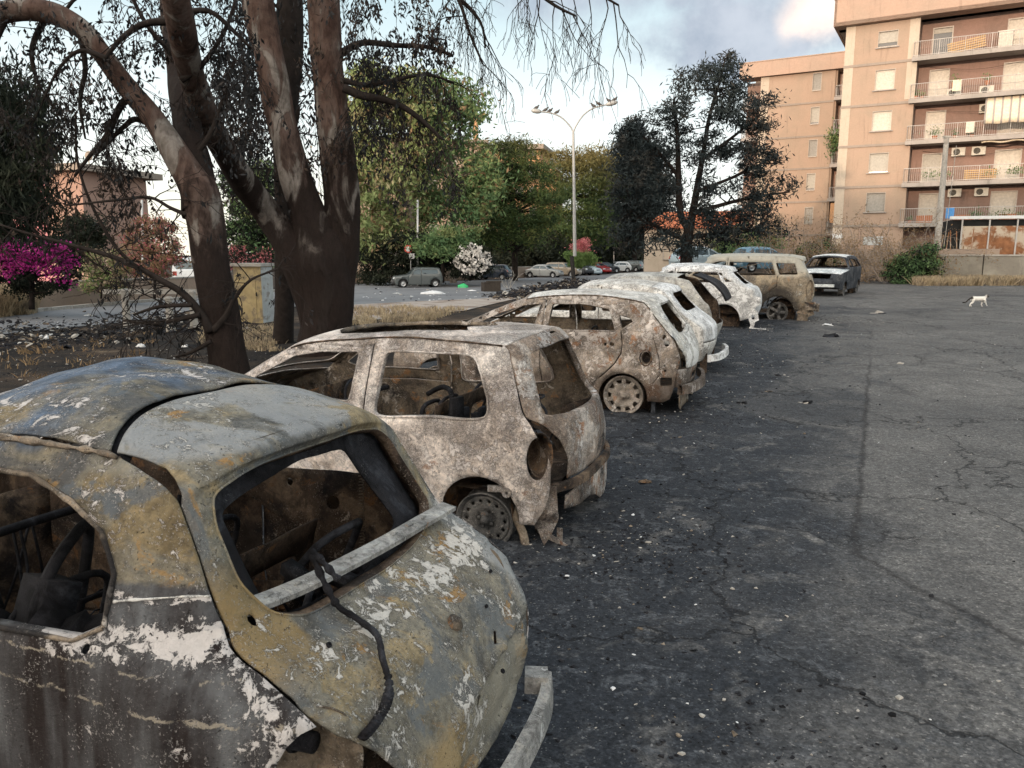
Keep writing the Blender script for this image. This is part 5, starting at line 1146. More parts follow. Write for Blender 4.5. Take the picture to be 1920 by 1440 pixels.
M['bluesign'] = plain('blue_sign', (.05, .22, .52), .45)
M['redsign'] = plain('red_sign', (.52, .07, .05), .5)
M['bird'] = plain('pigeon_grey', (.09, .085, .085), .9)
FT = [3.37, 6.1, 8.95, 11.7, 14.44]
def window(par, x, z, w, h, mat, y=0., wt=.12, gap=.12):
    mb = MB(); t = .07
    for a, b in ((-w/2-t/2, 0), (w/2+t/2, 0)): mb.box((x+a, y+.04, z+h/2), (t, wt+.06, h+t*2))
    mb.box((x, y+.04, z+h+t/2), (w, wt+.06, t)); mb.box((x, y-.0, z-t/2), (w, wt+.18, t))
    f = mb.build('window', M['frame'], par)
    mb = MB(); g = h*gap
    mb.box((x, y+.10, z+g+(h-g)/2), (w, .03, h-g))
    for k in range(int((h-g)/.09)): mb.box((x, y+.083, z+g+.045+k*.09), (w, .008, .07))
    mb.build('shutter', mat, f)
    if gap > .02: m2 = MB(); m2.box((x, y+.12, z+h/2), (w, .02, h)); m2.build('pane', M['wglass'], f)
    return f
def wall_holes(name, X0, X1, Z0, Z1, holes, mat, par, y=0., th=.25):
    V, T, C = tri([(X0, Z0), (X1, Z0), (X1, Z1), (X0, Z1)], [[(a, b), (c, b), (c, d), (a, d)] for a, b, c, d in holes], 3.)
    vs = [(a, y, b) for a, b in V]+[(a, y+th, b) for a, b in V]; n = len(V)
    fs = [tuple(int(i) for i in f) for f in T]+[tuple(int(i)+n for i in f[::-1]) for f in T]
    for h in holes:
        q = [(h[0], h[1]), (h[2], h[1]), (h[2], h[3]), (h[0], h[3])]
        for i in range(4):
            a, b = q[i], q[(i+1) % 4]; m = len(vs); vs += [(a[0], y, a[1]), (b[0], y, b[1]), (b[0], y+th, b[1]), (a[0], y+th, a[1])]; fs.append((m, m+1, m+2, m+3))
    return mesh(name, vs, fs, mat, par, smooth=False)
def balcony(par, x0, x1, y0, y1, z, left=True, bars=True, h=1.0):
    mb = MB(); mb.box(((x0+x1)/2, (y0+y1)/2, z), (x1-x0, y1-y0, .22)); mb.box(((x0+x1)/2, y0+.03, z+.0), (x1-x0+.06, .1, .28))
    b = mb.build('balcony', M['slab'], par)
    mb = MB(); zt = z+.11
    segs = [((x0+.06, y0+.06), (x1, y0+.06))]+([((x0+.06, y0+.06), (x0+.06, y1))] if left else [])
    for a, c in segs:
        A, B = Vector((*a, 0)), Vector((*c, 0)); L = (B-A).length; n = int(L/.125)
        for zz in (zt+.1, zt+h): mb.tube([A+Vector((0, 0, zz)), B+Vector((0, 0, zz))], .022, 5)
        for k in range(n+1):
            p = A+(B-A)*k/n; mb.box(p+Vector((0, 0, zt+h/2)), (.035, .035, h) if k % 12 == 0 else (.014, .014, h))
    mb.build('railing', M['rail'], b); return b
def ac_unit(par, x, y, z):
    mb = MB(); mb.box((x, y, z), (.82, .3, .56), m=0); mb.lathe([(.21, -.155), (.2, -.165), (.02, -.165), (0, -.165)], c=(x-.1, y, z), ax='Y', n=18, m=1)
    for k in range(-3, 4): mb.box((x-.1, y-.17, z+k*.055), (.4, .006, .008), m=0)
    mb.box((x-.3, y+.1, z-.3), (.03, .3, .03)); mb.box((x+.3, y+.1, z-.3), (.03, .3, .03))
    return tag(mb.build('ac_unit', [M['acw'], M['dark']], par))
def plantpot(par, x, y, z, s=.3, rn=random):
    mb = MB(); mb.lathe([(0, 0), (s*.35, 0), (s*.5, s*.8), (s*.45, s*.8)], c=(x, y, z), n=10)
    o = mb.build('plant_pot', M['terrac'], par)
    c = np.array([[x+rn.gauss(0, s*.5), y+rn.gauss(0, s*.4), z+s+abs(rn.gauss(0, s*.7))] for k in range(70)])
    leafmesh('pot_plant', c, .12, .5, .2, M['l_green'], o)
def leafmesh(name, C, size, asp, droop, mat, parent=None, seed=1, fold=True, **t):
    """leaf sized rhombs at the points C"""
    r = np.random.RandomState(seed); C = np.asarray(C, float); n = len(C)
    d = r.normal(size=(n, 3)); d[:, 2] -= droop*2; d /= np.linalg.norm(d, axis=1)[:, None]
    e = np.cross(d, r.normal(size=(n, 3))); e /= np.linalg.norm(e, axis=1)[:, None]+1e-9
    s = size*(.6+.8*r.rand(n))[:, None]
    V = np.stack([C-d*s*.5, C+e*s*asp*.5, C+d*s*.5, C-e*s*asp*.5], axis=1).reshape(-1, 3)
    me = bpy.data.meshes.new(name); me.vertices.add(4*n); me.vertices.foreach_set('co', V.ravel())
    me.loops.add(4*n); me.loops.foreach_set('vertex_index', np.arange(4*n, dtype=np.int32))
    me.polygons.add(n); me.polygons.foreach_set('loop_start', np.arange(0, 4*n, 4, dtype=np.int32)); me.update(calc_edges=True)
    me.materials.append(mat); o = bpy.data.objects.new(name, me); COL.objects.link(o)
    if parent: o.parent = parent
    return tag(o, **t)
def buildings():
    rn = random.Random(12); RZ = math.atan2(-.49, .87)
    P0 = Vector((23.6, 58, 0)); P0.z = .4
    b = empty('apartment_building', P0, RZ, label='peach apartment block nearest on the right, with railed balconies, air conditioners and a striped awning', category='building')
    zt = 17.15
    holes = [(2.1, f+.97, 3.35, f+2.32) for f in FT]; holes[-1] = (2.1, FT[-1]+1.06, 3.35, FT[-1]+2.12)
    wall_holes('wall', .62, 4.65, 0, zt, holes+[(2.1, 2.0, 3.4, 2.6)], M['peach'], b)
    mb = MB(); mb.box((.31, .12, zt/2), (.62, .29, zt)); mb.build('corner_pilaster', M['cream'], b)
    mb = MB(); mb.box((4.34, -.012, (11.7+zt)/2+.1), (.62, .02, zt-11.9)); mb.build('pilaster', M['cream'], b)
    mb = MB(); mb.box((.1, 7, zt/2), (.2, 13.4, zt)); mb.build('side_wall', M['peach'], b)
    mb = MB(); mb.box((4.52, .8, zt/2), (.26, 1.08, zt)); mb.build('return_wall', M['peach'], b)
    for i, f in enumerate(FT):
        mb = MB(); mb.box((2.32, -.025, f), (4.7, .05, .17)); mb.build('string_course', M['band'], b)
        window(b, 2.725, holes[i][1]+.02, 1.2, holes[i][3]-holes[i][1]-.06, M['shutw'] if i in (3, 2) else M['shut'] if i != 0 else M['shutg'], y=.06, gap=.28 if i == 4 else .03)
        mb = MB(); mb.box((2.72, -.04, holes[i][1]-.05), (1.5, .14, .06)); mb.build('sill', M['slab'], b)
    mb = MB(); mb.box((2.75, -.03, 2.3), (1.3, .05, .56)); mb.build('name_panel', M['cabs'], b)
    wall_holes('balcony_wall', 4.65, 20, 0, zt, [(5.45, f+.1, 6.6, f+2.22) for f in FT]+[(9.8, f+.1, 11.3, f+2.22) for f in FT], M['terra'], b, y=1.35)
    for i, f in enumerate(FT):
        window(b, 6.025, f+.14, 1.1, 2.02, M['shutw'] if i in (0, 2, 3) else M['shut'], y=1.37, gap=.02 if i != 4 else .85)
        window(b, 10.55, f+.14, 1.42, 2.02, M['shutw'], y=1.37, gap=.02)
        balcony(b, 4.35, 20, -.32, 1.35, f)
    for x, i in ((7.6, 1), (8.8, 1), (7.6, 0), (9.2, 0)): ac_unit(b, x, 1.15, FT[i]+2.2)
    ac_unit(b, 9.0, 1.15, FT[2]+2.1)
    for x, i in ((7.0, 3), (8.9, 3)): ac_unit(b, x, .55, FT[i]+.42)
    for x, i in ((4.7, 3), (5.1, 3), (6.1, 2), (7.3, 2), (8.3, 2), (7.0, 3), (8.9, 3), (5.0, 0), (8.8, 0), (9.3, 0), (9.9, 0), (10.6, 0), (11.4, 0), (12.6, 0), (12.9, 0), (11.9, 2), (12.6, 2)): plantpot(b, x, -.05+rn.uniform(0, .4), FT[i]+(.11 if (x, i) not in ((7.0, 3), (8.9, 3)) else .7), rn.uniform(.24, .36), rn)
    for f in (FT[1], FT[2], FT[3]):
        mb = MB(); mb.tube(spline([(5.4, 1.25, f+2.4), (8.5, .9, f+1.9), (12, 1.2, f+2.35)], 6), .012, 4); mb.build('hanging_cable', M['sootpole'], b)
    for k, (x, f, m_) in enumerate(((7.9, FT[2], 'shutw'), (7.2, FT[0], 'bluesign'), (6.9, FT[3], 'awn'), (14.4, FT[1], 'terrac'))):
        mb = MB(); n_ = 8
        for i in range(n_+1):
            for j in range(4): mb.v.append((x+.5*i/n_, -.36-.03*sin(i*1.3)*j/3, f+1.1-.7*j/3))
        mb.f = [(i*4+j, (i+1)*4+j, (i+1)*4+j+1, i*4+j+1) for i in range(n_) for j in range(3)]; mb.m = [0]*len(mb.f); mb.build('laundry', M[m_], b, True)
    for x in (5.9, 8.2, 10.8): mb = MB(); mb.box((x, .3, FT[0]+.40), (1.0, .35, .5)); mb.build('planter_box', M['terrac'], b)
    for k in range(12):
        x = rn.uniform(5.3, 13); i_ = rn.choice((0, 0, 1, 2)); c_ = np.array([[x+rn.gauss(0, .25), .1+rn.gauss(0, .12), FT[i_]+.5+abs(rn.gauss(0, .25))] for q in range(90)]); leafmesh('balcony_plant', c_, .13, .5, .2, M['l_green'], b)
    # striped awning let down over the third balcony
    for k in range(26):
        pass
    nx = 60; V = []; 
    for i in range(nx+1):
        x = 8.9+7.*i/nx
        for j in range(6):
            t = j/5; V.append((x, -.35-.25*t*(1-t)*2+(1-t)*.4, FT[3]-.12-1.75*t+.03*sin(x*5)*t))
    F = [(i*6+j, (i+1)*6+j, (i+1)*6+j+1, i*6+j+1) for i in range(nx) for j in range(5)]
    mesh('awning', V, F, [M['awn'], M['slab']], b, fmat=[(1 if (k//5) % 4 == 0 else 0) for k in range(len(F))], solid=.01)
    mesh('rolled_awning', [(8.9+i*.25, -.1+.06*cos(a), FT[2]-.25+.06*sin(a)+.05*sin(i)) for i in range(22) for a in (0, 1.6, 3.1, 4.7)], [(i*4+k, i*4+(k+1) % 4, (i+1)*4+(k+1) % 4, (i+1)*4+k) for i in range(21) for k in range(4)], M['awn'], b)
    # wooden slats leaning on the top balcony, chairs below
    def slats(x, z, w, h, tilt):
        mb = MB(); Mx = Matrix.Rotation(tilt, 3, 'Y')
        for k in range(5): mb.box(Vector((x, .1, z))+Mx@Vector((0, 0, (k-2)*h/5)), (w, .04, h/8), rot=Mx)
        for k in (-1, 0, 1): mb.box(Vector((x, .14, z))+Mx@Vector((k*w*.4, 0, 0)), (.06, .04, h), rot=Mx)
        return mb
    slats(7.5, FT[4]+.62, 2.2, .75, -.15).build('leaning_slats', M['woodl'], b)
    slats(9.0, FT[1]+.55, 1.9, .7, .0).build('wooden_bench', M['woodl'], b)
    mb = MB(); mb.box((9.7, .7, FT[4]+.7), (.8, .7, 1.1)); mb.box((9.7, .7, FT[4]+1.28), (.9, .8, .06)); mb.build('white_cupboard', M['shutw'], b)
    # parapet, terrace storey
    mb = MB(); mb.box((9.7, .45, zt+.12), (21., 1.9, .24)); mb.box((9.7, -.42, zt+.88), (21., .16, 1.75)); mb.box((-.72, 6, zt+.88), (.16, 13, 1.75)); mb.box((9.7, -.42, zt+1.78), (21.1, .24, .07)); mb.build('parapet', M['fascia'], b)
    mb = MB(); mb.box((9.7, 7, zt+.1), (20.6, 12.6, .2)); mb.build('roof', M['slab'], b)
    mb = MB(); mb.box((12, 5, zt+3.4), (16, 6, 2.6)); mb.build('penthouse', M['fascia'], b)
    mb = MB()
    for zz in (2.0, 2.4, 2.8): mb.tube([(-.72, 12, zt+zz), (-.72, -.42, zt+zz), (3.0, -.42, zt+zz)], .025, 5)
    for k in range(6): mb.box((-.72+k*.72, -.42, zt+2.3), (.05, .05, 1.05))
    mb.box((1.4, -.38, zt+2.4), (2.6, .02, .75)); mb.build('terrace_screen', M['dark'], b)
    mb = MB(); mb.tube([(1.85, -.06, 0), (1.85, -.06, 3.3), (2.0, -.06, 3.4)], .05, 8); mb.build('drain_pipe', M['fascia'], b)
    mb = MB(); mb.box((.35, -.035, 2.65), (.7, .02, .35)); mb.build('wall_plaque', M['whitep'], b)
    # second block
    Q0 = Vector((25.85, 72, .4)); LV = [3.0, 5.95, 8.87, 11.65, 14.5]
    b = empty('apartment_building', Q0, RZ, label='second, farther peach apartment block, half behind the big burnt tree', category='building')
    hs = [(.72, f+1.0, 1.47, f+2.5) for f in LV]
    wall_holes('wall', -3.73, 2.6, 0, 17.1, hs, M['peach'], b)
    mb = MB(); mb.box((-3.35, -.012, 8.55), (.72, .02, 17.1)); mb.build('corner_pilaster', M['cream'], b)
    for i, f in enumerate(LV):
        window(b, 1.095, f+1.04, .68, 1.4, M['shut'] if i % 2 else M['shutg'], y=.06, gap=.12 if i % 2 else .03)
        mb = MB(); mb.box((-.55, -.025, f), (6.3, .05, .16)); mb.build('string_course', M['band'], b)
        balcony(b, 2.7, 5.6, -.6, 1.3, f+.1, h=.95); balcony(b, -5.4, -3.75, .3, 2.2, f+.1, h=.95)
    wall_holes('recess_wall', 2.6, 6, 0, 17.1, [(3.0, f+.2, 3.9, f+2.4) for f in LV], M['terra'], b, y=1.3)
    for f in LV: window(b, 3.45, f+.24, .84, 2.1, M['shutg'], y=1.32, gap=.3)
    wall_holes('recess_wall', -5.4, -3.73, 0, 17.1, [], M['terra'], b, y=2.2)
    mb = MB(); mb.box((-3.65, 1.2, 8.55), (.16, 2., 17.1)); mb.box((2.68, .7, 8.55), (.16, 1.1, 17.1)); mb.build('return_wall', M['peach'], b)
    mb = MB(); mb.box((-.2, -.3, 17.75), (10.8, .2, 1.3)); mb.box((-.2, .6, 17.2), (10.8, 1.9, .2)); mb.box((-.2, -.3, 18.42), (10.9, .3, .07)); mb.build('parapet', M['fascia'], b)
    mb = MB(); mb.box((.3, 5.6, 8.7), (10., 6.6, 17.2)); mb.build('rear_body', M['peach'], b)
    mb = MB(); mb.box((3.9, -.55, LV[0]+1.9), (1.9, .04, 1.7)); mb.build('awning', M['orange'], b)
    mb = MB(); mb.box((4.2, .6, LV[4]+1.8), (1.2, .9, 1.6)); mb.build('glazed_porch', M['shutw'], b)
    c = np.array([[2.9+rn.gauss(0, .3), -.7+rn.gauss(0, .3), LV[3]-.6+rn.gauss(0, .6)] for k in range(500)]); leafmesh('hanging_plant', c, .22, .5, .6, M['l_green'], b)
    # pink house, left
    b = empty('pink_house', (-36.5, 62, -.5), R(-14), label='pink house with tan side and flat brown roof slab at the far left', category='building')
    mb = MB(); mb.box((-4.5, 4, 4.2), (9.6, 8, 8.6)); mb.build('wall', M['pinkw'], b)
    mb = MB(); mb.box((2.0, 3.4, 4.2), (3.4, 7.2, 8.6)); mb.build('side_wall', M['tanw'], b)
    mb = MB(); mb.box((-.8, 3.6, 8.75), (10.4, 9.4, .5)); mb.build('roof', M['band'], b)
    for x in (-7, -4.6, -1.2):
        for z in (1.4, 4.6): window(b, x, z, 1.1, 1.5, M['shutg'], y=-.06, gap=.1)
    mb = MB(); mb.tube([(2.6, 2, 8.9), (2.6, 2, 9.9)], .04, 6); mb.lathe([(.0, 0), (.3, .05), (.38, .14)], c=(2.6, 1.9, 9.9), ax='Y', n=12); mb.build('satellite_dish', M['band'], b)
    # orange blocks behind the pines
    p = at(1012, 470, 120); b = empty('apartment_building', (p.x, 120, -.9), R(-12), label='orange apartment block with a dark roof rising behind the pines in the centre', category='building')
    H = 17.9
    wall_holes('wall', -9, 0, 0, H, [(-8+k*2.1, f, -6.9+k*2.1, f+1.5) for k in range(4) for f in (2, 5, 8, 11, 14, 17)], M['orange'], b)
    for k in range(4):
        for f in (2, 5, 8, 11, 14, 17): window(b, -7.45+k*2.1, f+.05, 1., 1.4, M['shutg'], y=.06, gap=.2)
    mb = MB(); mb.box((-4.5, 5, H/2), (8.9, 9.3, H-.1)); mb.box((1.2, 4, H/2-1.4), (2.3, 7, H-2.8)); mb.build('side_body', M['orange'], b)
    mb = MB(); mb.box((-4.5, 4.6, H+.35), (10.4, 11.4, .7)); mb.build('roof', M['band'], b)
    p = at(700, 470, 105); b = empty('apartment_building', (p.x, 105, -.9), R(6), label='peach block glimpsed through the olive trees left of centre', category='building')
    wall_holes('wall', -4, 15, 0, 17, [(-3+k*2.6, f, -1.7+k*2.6, f+1.5) for k in range(7) for f in (2, 5, 8, 11, 14)], M['peach'], b)
    for k in range(7):
        for f in (2, 5, 8, 11, 14): window(b, -2.35+k*2.6, f+.05, 1.2, 1.4, M['shutg'], y=.06, gap=.2)
    mb = MB(); mb.box((5.5, 4.5, 8.4), (18.9, 8.4, 16.9)); mb.build('rear_body', M['peach'], b); mb = MB(); mb.box((5.5, 4.2, 17.2), (20, 9.6, .4)); mb.build('roof', M['band'], b)
    mb = MB(); mb.tube([(14, 3, 17.3), (14, 3, 20.6)], .35, 8); mb.build('chimney', M['orange'], b)
    # low red roofed house behind the dark tree
    p = at(1330, 470, 78); b = empty('low_house', (p.x, 78, 0), R(-20), label='low house with red tiled roof behind the big burnt tree', category='building')
    mb = MB(); mb.box((0, 3, 2.1), (13, 6, 4.4)); mb.build('wall', M['cream'], b)
    mb = MB(); mb.add([(-7, -.6, 4.2), (7, -.6, 4.2), (7, 6.6, 4.2), (-7, 6.6, 4.2), (-5, 3, 6.), (5, 3, 6.)], [(0, 1, 5, 4), (1, 2, 5), (2, 3, 4, 5), (3, 0, 4), (3, 2, 1, 0)]); mb.build('roof', M['tiles'], b)
    for x in (-4, -1, 2, 5): window(b, x, 1.2, 1., 1.3, M['shutg'], y=-.06)
    # unseen block added behind the photographer to keep the lot in shade
    b = empty('apartment_building', (-38, -62, 0), R(-28), label='unseen block added behind the photographer to shade the lot', category='building')
    mb = MB(); mb.box((0, 0, 9.5), (100, 14, 19)); mb.build('wall', M['peach'], b); mb = MB(); mb.box((0, 0, 19.2), (101, 15, .4)); mb.build('roof', M['band'], b)
def wallrun(name, pts, h, th, mat, cap=None, **t):
    """a wall following ground points, pts in world xy"""
    o = empty(name, (pts[0][0], pts[0][1], tz(*pts[0][:2])), **t); mb = MB(); mc = MB()
    for a, b_ in zip(pts[:-1], pts[1:]):
        A = Vector((a[0], a[1], 0)); B = Vector((b_[0], b_[1], 0)); n = max(1, int((B-A).length/1.5)); d = (B-A).normalized(); s = Vector((-d.y, d.x, 0))*th/2
        for k in range(n):
            p, q = A+(B-A)*k/n, A+(B-A)*(k+1)/n; z0, z1 = tz(p.x, p.y), tz(q.x, q.y)
            V = [p-s+Vector((0, 0, z0-.5)), p+s+Vector((0, 0, z0-.5)), q+s+Vector((0, 0, z1-.5)), q-s+Vector((0, 0, z1-.5)), p-s+Vector((0, 0, z0+h)), p+s+Vector((0, 0, z0+h)), q+s+Vector((0, 0, z1+h)), q-s+Vector((0, 0, z1+h))]
            V = [v-o.location for v in V]; mb.add(V, [(0, 3, 7, 4), (2, 1, 5, 6), (4, 7, 6, 5)]+([(1, 0, 4, 5)] if k == 0 else [])+([(3, 2, 6, 7)] if k == n-1 else []))
            if cap:
                e = 1.25; m_ = [(v if i < 0 else v) for i, v in enumerate(V[4:])]
                C0 = [p-s*e-o.location+Vector((0, 0, z0+h+.004)), p+s*e-o.location+Vector((0, 0, z0+h+.004)), q+s*e-o.location+Vector((0, 0, z1+h+.004)), q-s*e-o.location+Vector((0, 0, z1+h+.004))]
                C1 = [v+Vector((0, 0, .07)) for v in C0]; mc.add(C0+C1, [(0, 3, 2, 1), (4, 5, 6, 7), (0, 1, 5, 4), (1, 2, 6, 5), (2, 3, 7, 6), (3, 0, 4, 7)])
    mb.build('wall_face', mat, o)
    if cap: mc.build('coping', cap, o)
    return o
def street():
    G = lambda *l: [tuple(gnd(x, y)[:2]) for x, y in l]
    near = G((-260, 668), (0, 629), (240, 604), (380, 582), (660, 572), (900, 562), (1050, 545), (1200, 528))
    far = G((1260, 506), (1100, 517), (1000, 521), (900, 526), (740, 531), (660, 534), (400, 558), (240, 570), (0, 592), (-260, 610))
    poly_sheet('street', near+far, M['street'], .02, 1.5, kind='structure')
    pv = G((640, 583), (900, 570), (980, 556), (900, 558), (655, 571))
    poly_sheet('path', G((655, 606), (760, 596), (870, 584), (985, 557), (900, 561), (760, 567), (655, 573)), M['path'], .03, 1., kind='structure')
    # far kerb
    kp = far[5:]; mb = MB()
    for i in range(len(kp)-1):
        A, B = Vector((*kp[i], 0)), Vector((*kp[i+1], 0)); n = max(1, int((B-A).length/1.2)); d = (B-A).normalized()
        for k in range(n):
            p = A+(B-A)*(k+.5)/n; p.z = tz(p.x, p.y)+.05; mb.box(p, ((B-A).length/n-.03, .22, .2), math.atan2(d.y, d.x))
    mb.build('kerb', M['conc'], kind='structure')
    wallrun('low_wall', G((70, 577), (240, 564), (372, 555)), 1.0, .25, M['wallr'], M['conc'], label='stained low roadside wall under the bougainvillea, far left', category='wall')
    wallrun('low_wall', G((664, 530), (700, 529), (752, 527)), 1.0, .25, M['wallr'], None, label='low brown wall behind the eucalyptus, left of the parked street sign', category='wall')
    wallrun('low_wall', G((818, 527.5), (895, 524)), 1.25, .3, M['wallr'], None, label='reddish low wall in front of the white oleander', category='wall')
    wallrun('low_wall', G((930, 522.5), (996, 519.5)), 1.1, .3, M['wallr'], M['conc'], label='pale low wall between the navy and the silver parked cars', category='wall')
    wallrun('retaining_wall', [(15.5, 46.5), (20.5, 42.6), (24.8, 39.9)], 1.7, .35, M['wallr'], None, label='rendered retaining wall behind the dry bushes at the foot of the apartments', category='wall')
    wallrun('boundary_wall', [(21.8, 40.8), (23.6, 39.2), (26, 38.4), (36, 35)], 1.35, .3, M['wallg'], M['conc'], label='stained concrete boundary wall with a pipe rail, right edge', category='wall')
    # pipe railing on the wall
    mb = MB(); o = Vector((25.6, 38.2, tz(25.6, 38.2)))
    L = [(0, 0, -.1), (0, 0, 1.62), (.2, -.07, 1.7), (9, -2.9, 1.72)]; mb.tube(L, .035, 8); mb.tube([(0, -.1, .55), (9, -3, .6)], .03, 8)
    for k in (3, 6, 9): mb.tube([(k, -k*.33, 0), (k, -k*.33, 1.72)], .03, 8)
    mb.build('pipe_railing', M['rail'], label='pale pipe railing running along the boundary wall at the right edge', category='railing').location = o
    # rusty sheet shed
    b = empty('rusty_shed', (24.2, 43.5, .6), R(-18), label='rusty sheet metal shed with a white beam above the boundary wall', category='shed')
    mb = MB()
    for k in range(5): mb.box((1.2+k*1.32, 0, 1.75), (1.28, .05, 1.9))
    mb.build('sheet_panel', M['rust'], b)
    for k in range(6):
        m2 = MB(); m2.box((.54+k*1.32, -.05, 1.9), (.07, .07, 2.5)); m2.build('post', M['rail'], b)
    mb = MB(); mb.box((3.6, -.08, 3.16), (7.4, .12, .16)); mb.build('beam', M['whitep'], b)
    mb = MB(); mb.box((3.6, 1.4, 1.9), (7., 2.6, 2.3)); mb.build('inside', M['dark'], b)
    for k in range(7):
        q = Vector((22.3+k*.28, 41.6-k*.1, 0)); q.z = tz(q.x, q.y)+.9
        mb = MB(); mb.tube([(0, 0, 0), (random.uniform(-.2, .35), 0, 1.5+random.random()*.5)], .025, 5)
        mb.build('rusty_rod', M['rust'], label='rusty steel rods sticking up between the concrete pole and the shed', category='steel rod', group='rusty rods by the shed').location = q
    # concrete utility pole
    p = at(1757, 470, 41.5); q = at(1775, 258, 41.5); z0 = tz(p.x, 41.5)
    mb = MB(); mb.tube([(0, 0, -.3), (q.x-p.x, 0, q.z-z0)], [.19, .12], 12)
    mb.box((q.x-p.x, 0, q.z-z0+.03), (.28, .28, .1)); mb.tube([(.15, -.13, 0), (.3, -.13, 2.5), (.45, -.1, q.z-z0-.4)], .015, 4)
    mb.build('utility_pole', M['conc'], label='leaning pale concrete utility pole in front of the balconies', category='utility pole').location = (p.x, 41.5, z0)
    # double armed street lamp with pigeons
    base = gnd(1077, 541); Y = base.y; t = at(1075, 250, Y); hz = t.z-base.z
    lp = empty('street_lamp', base, label='tall double-armed street lamp with sooty foot, standing in the rubble', category='street lamp')
    mb = MB(); mb.tube([(0, 0, 0), (t.x-base.x, 0, 2.2)], [.15, .14], 12); mb.build('sooty_foot', M['sootpole'], lp)
    mb = MB(); mb.tube([(0, 0, 2.2), (t.x-base.x, 0, hz)], [.13, .08], 12); mb.build('pole', M['pole'], lp)
    def rel(px, py): v = at(px, py, Y)-base; return (v.x, v.y, v.z)
    perch = []
    for pts, ll in (([(1075, 250), (1070, 238), (1055, 222), (1040, 214), (1025, 210.5), (1012, 209.5)], [(1015, 209.5), (996, 207)]), ([(1075, 250), (1079, 238), (1092, 218), (1108, 205), (1125, 199), (1138, 196)], [(1136, 196.5), (1158, 191)])):
        mb = MB(); mb.tube(spline([rel(*p) for p in pts], 5), .05, 8); mb.build('lamp_arm', M['pole'], lp)
        A, B = Vector(rel(*ll[0])), Vector(rel(*ll[1])); mb = MB()
        mb.tube([A+(B-A)*k for k in (0, .15, .4, .8, 1.)], [.06, .13, .17, .15, .05], 10, flat=1.); o = mb.build('lamp_head', M['pole'], lp, True)
        perch += [ll]
    def pigeon(px, py, f=1):
        o = at(px, py, Y); mb = MB()
        mb.tube([(-.17, 0, .03), (-.09, 0, .07), (0, 0, .11), (.07, 0, .14), (.10, 0, .19), (.13, 0, .22), (.16, 0, .215)], [.012, .045, .07, .06, .035, .035, .006], 9)
        mb.tube([(0, .02, .06), (0, .02, 0)], .006, 4); mb.tube([(0, -.02, .06), (0, -.02, 0)], .006, 4)
        return mb.build('pigeon', M['bird'], None, True), o
    for px, py, f, lb in ((1005.5, 206, 1, 'pigeon perched on the left lamp head'), (1022.5, 210, 1, 'pigeon on the left lamp arm, closest to the lamp head'), (1031, 211.5, 1, 'middle pigeon of the three on the left lamp arm'), (1044, 214.5, 1, 'pigeon on the left lamp arm, closest to the pole'),
                      (1113, 202.5, -1, 'lower of two pigeons on the right lamp arm'), (1123, 199, -1, 'upper of two pigeons on the right lamp arm'), (1142, 193, -1, 'inner of two pigeons on the right lamp head'), (1152, 190.5, 1, 'outermost pigeon, at the tip of the right lamp head')):
        o, q = pigeon(px, py, f); o.location = q; o.rotation_euler[2] = 0 if f > 0 else pi; o.scale = (1.35,)*3; tag(o, lb, 'pigeon', 'pigeons on the street lamp')
    # other poles and signs
    for px, y0, y1, mat, lb in ((268, 546, 375, 'whitep', 'thin white pole beyond the street, under the leaning tree'), (432, 540, 365, 'whitep', 'thin white pole just right of the leaning burnt trunk'),
                                (783, 536, 375, 'whitep', 'tall thin white pole beside the no-entry sign'), (1033, 515, 470, 'pole', 'short grey pole behind the silver parked car'), (1151, 506, 464, 'whitep', 'short white pole behind the white parked car')):
        g = gnd(px, y0); t = at(px-2 if px < 500 else px, y1, g.y); mb = MB(); mb.tube([(0, 0, 0), (t.x-g.x, 0, t.z-g.z)], .07, 8)
        mb.build('metal_pole', M[mat], label=lb, category='pole').location = g
    g = gnd(771, 537); o = empty('road_sign', g, label='round red road sign over a white plate on a post, left of centre', category='road sign'); t = at(771, 468, g.y).z-g.z; t2 = at(771, 480, g.y).z-g.z
    mb = MB(); mb.tube([(0, 0, 0), (0, 0, t+.3)], .035, 8); mb.build('post', M['pole'], o)
    mb = MB(); mb.lathe([(0, -.05), (.3, -.05), (.3, -.03), (0, -.03)], c=(-.15, 0, t+.05), ax='Y', n=24); d = mb.build('disc', M['redsign'], o)
    mb = MB(); mb.lathe([(.0, -.056), (.19, -.056)], c=(-.15, 0, t+.05), ax='Y', n=24); mb.build('disc_face', M['whitep'], d)
    mb = MB(); mb.box((.1, -.05, t2+.0), (.42, .02, .36)); mb.build('plate', M['whitep'], o)
    g = gnd(1222, 505); o = empty('road_sign', g, label='blue square road sign with white figure on a post before the dark trees', category='road sign'); t = at(1222, 466, g.y).z-g.z; k = g.y/1450*12
    mb = MB(); mb.tube([(0, 0, 0), (0, 0, t)], .06, 8); mb.build('post', M['pole'], o)
    mb = MB(); mb.box((0, -.08, t), (k*1.0, .03, k*1.0)); d = mb.build('panel', M['bluesign'], o)
    mb = MB(); mb.add([(-k*.3, -.1, t-k*.4), (-k*.1, -.1, t-k*.4), (k*.05, -.1, t+.0), (k*.3, -.1, t-k*.4), (k*.42, -.1, t-k*.4), (k*.12, -.1, t+k*.35), (-.0*k, -.1, t+k*.35)], [(0, 1, 2, 6), (2, 3, 4, 5, 6)]); mb.build('figure', M['whitep'], d)
    # yellow cabinet
    g = gnd(478, 606); d = g.y; w_ = 48/1450*d; h_ = 108/1450*d
    o = empty('utility_cabinet', g+Vector((0, .4, 0)), R(-14), label='scorched yellow utility cabinet between the burnt trunks', category='cabinet')
    mb = MB(); mb.box((-.12, 0, h_/2-.03), (w_*1.18, .7, h_)); mb.build('body', M['yellow'], o)
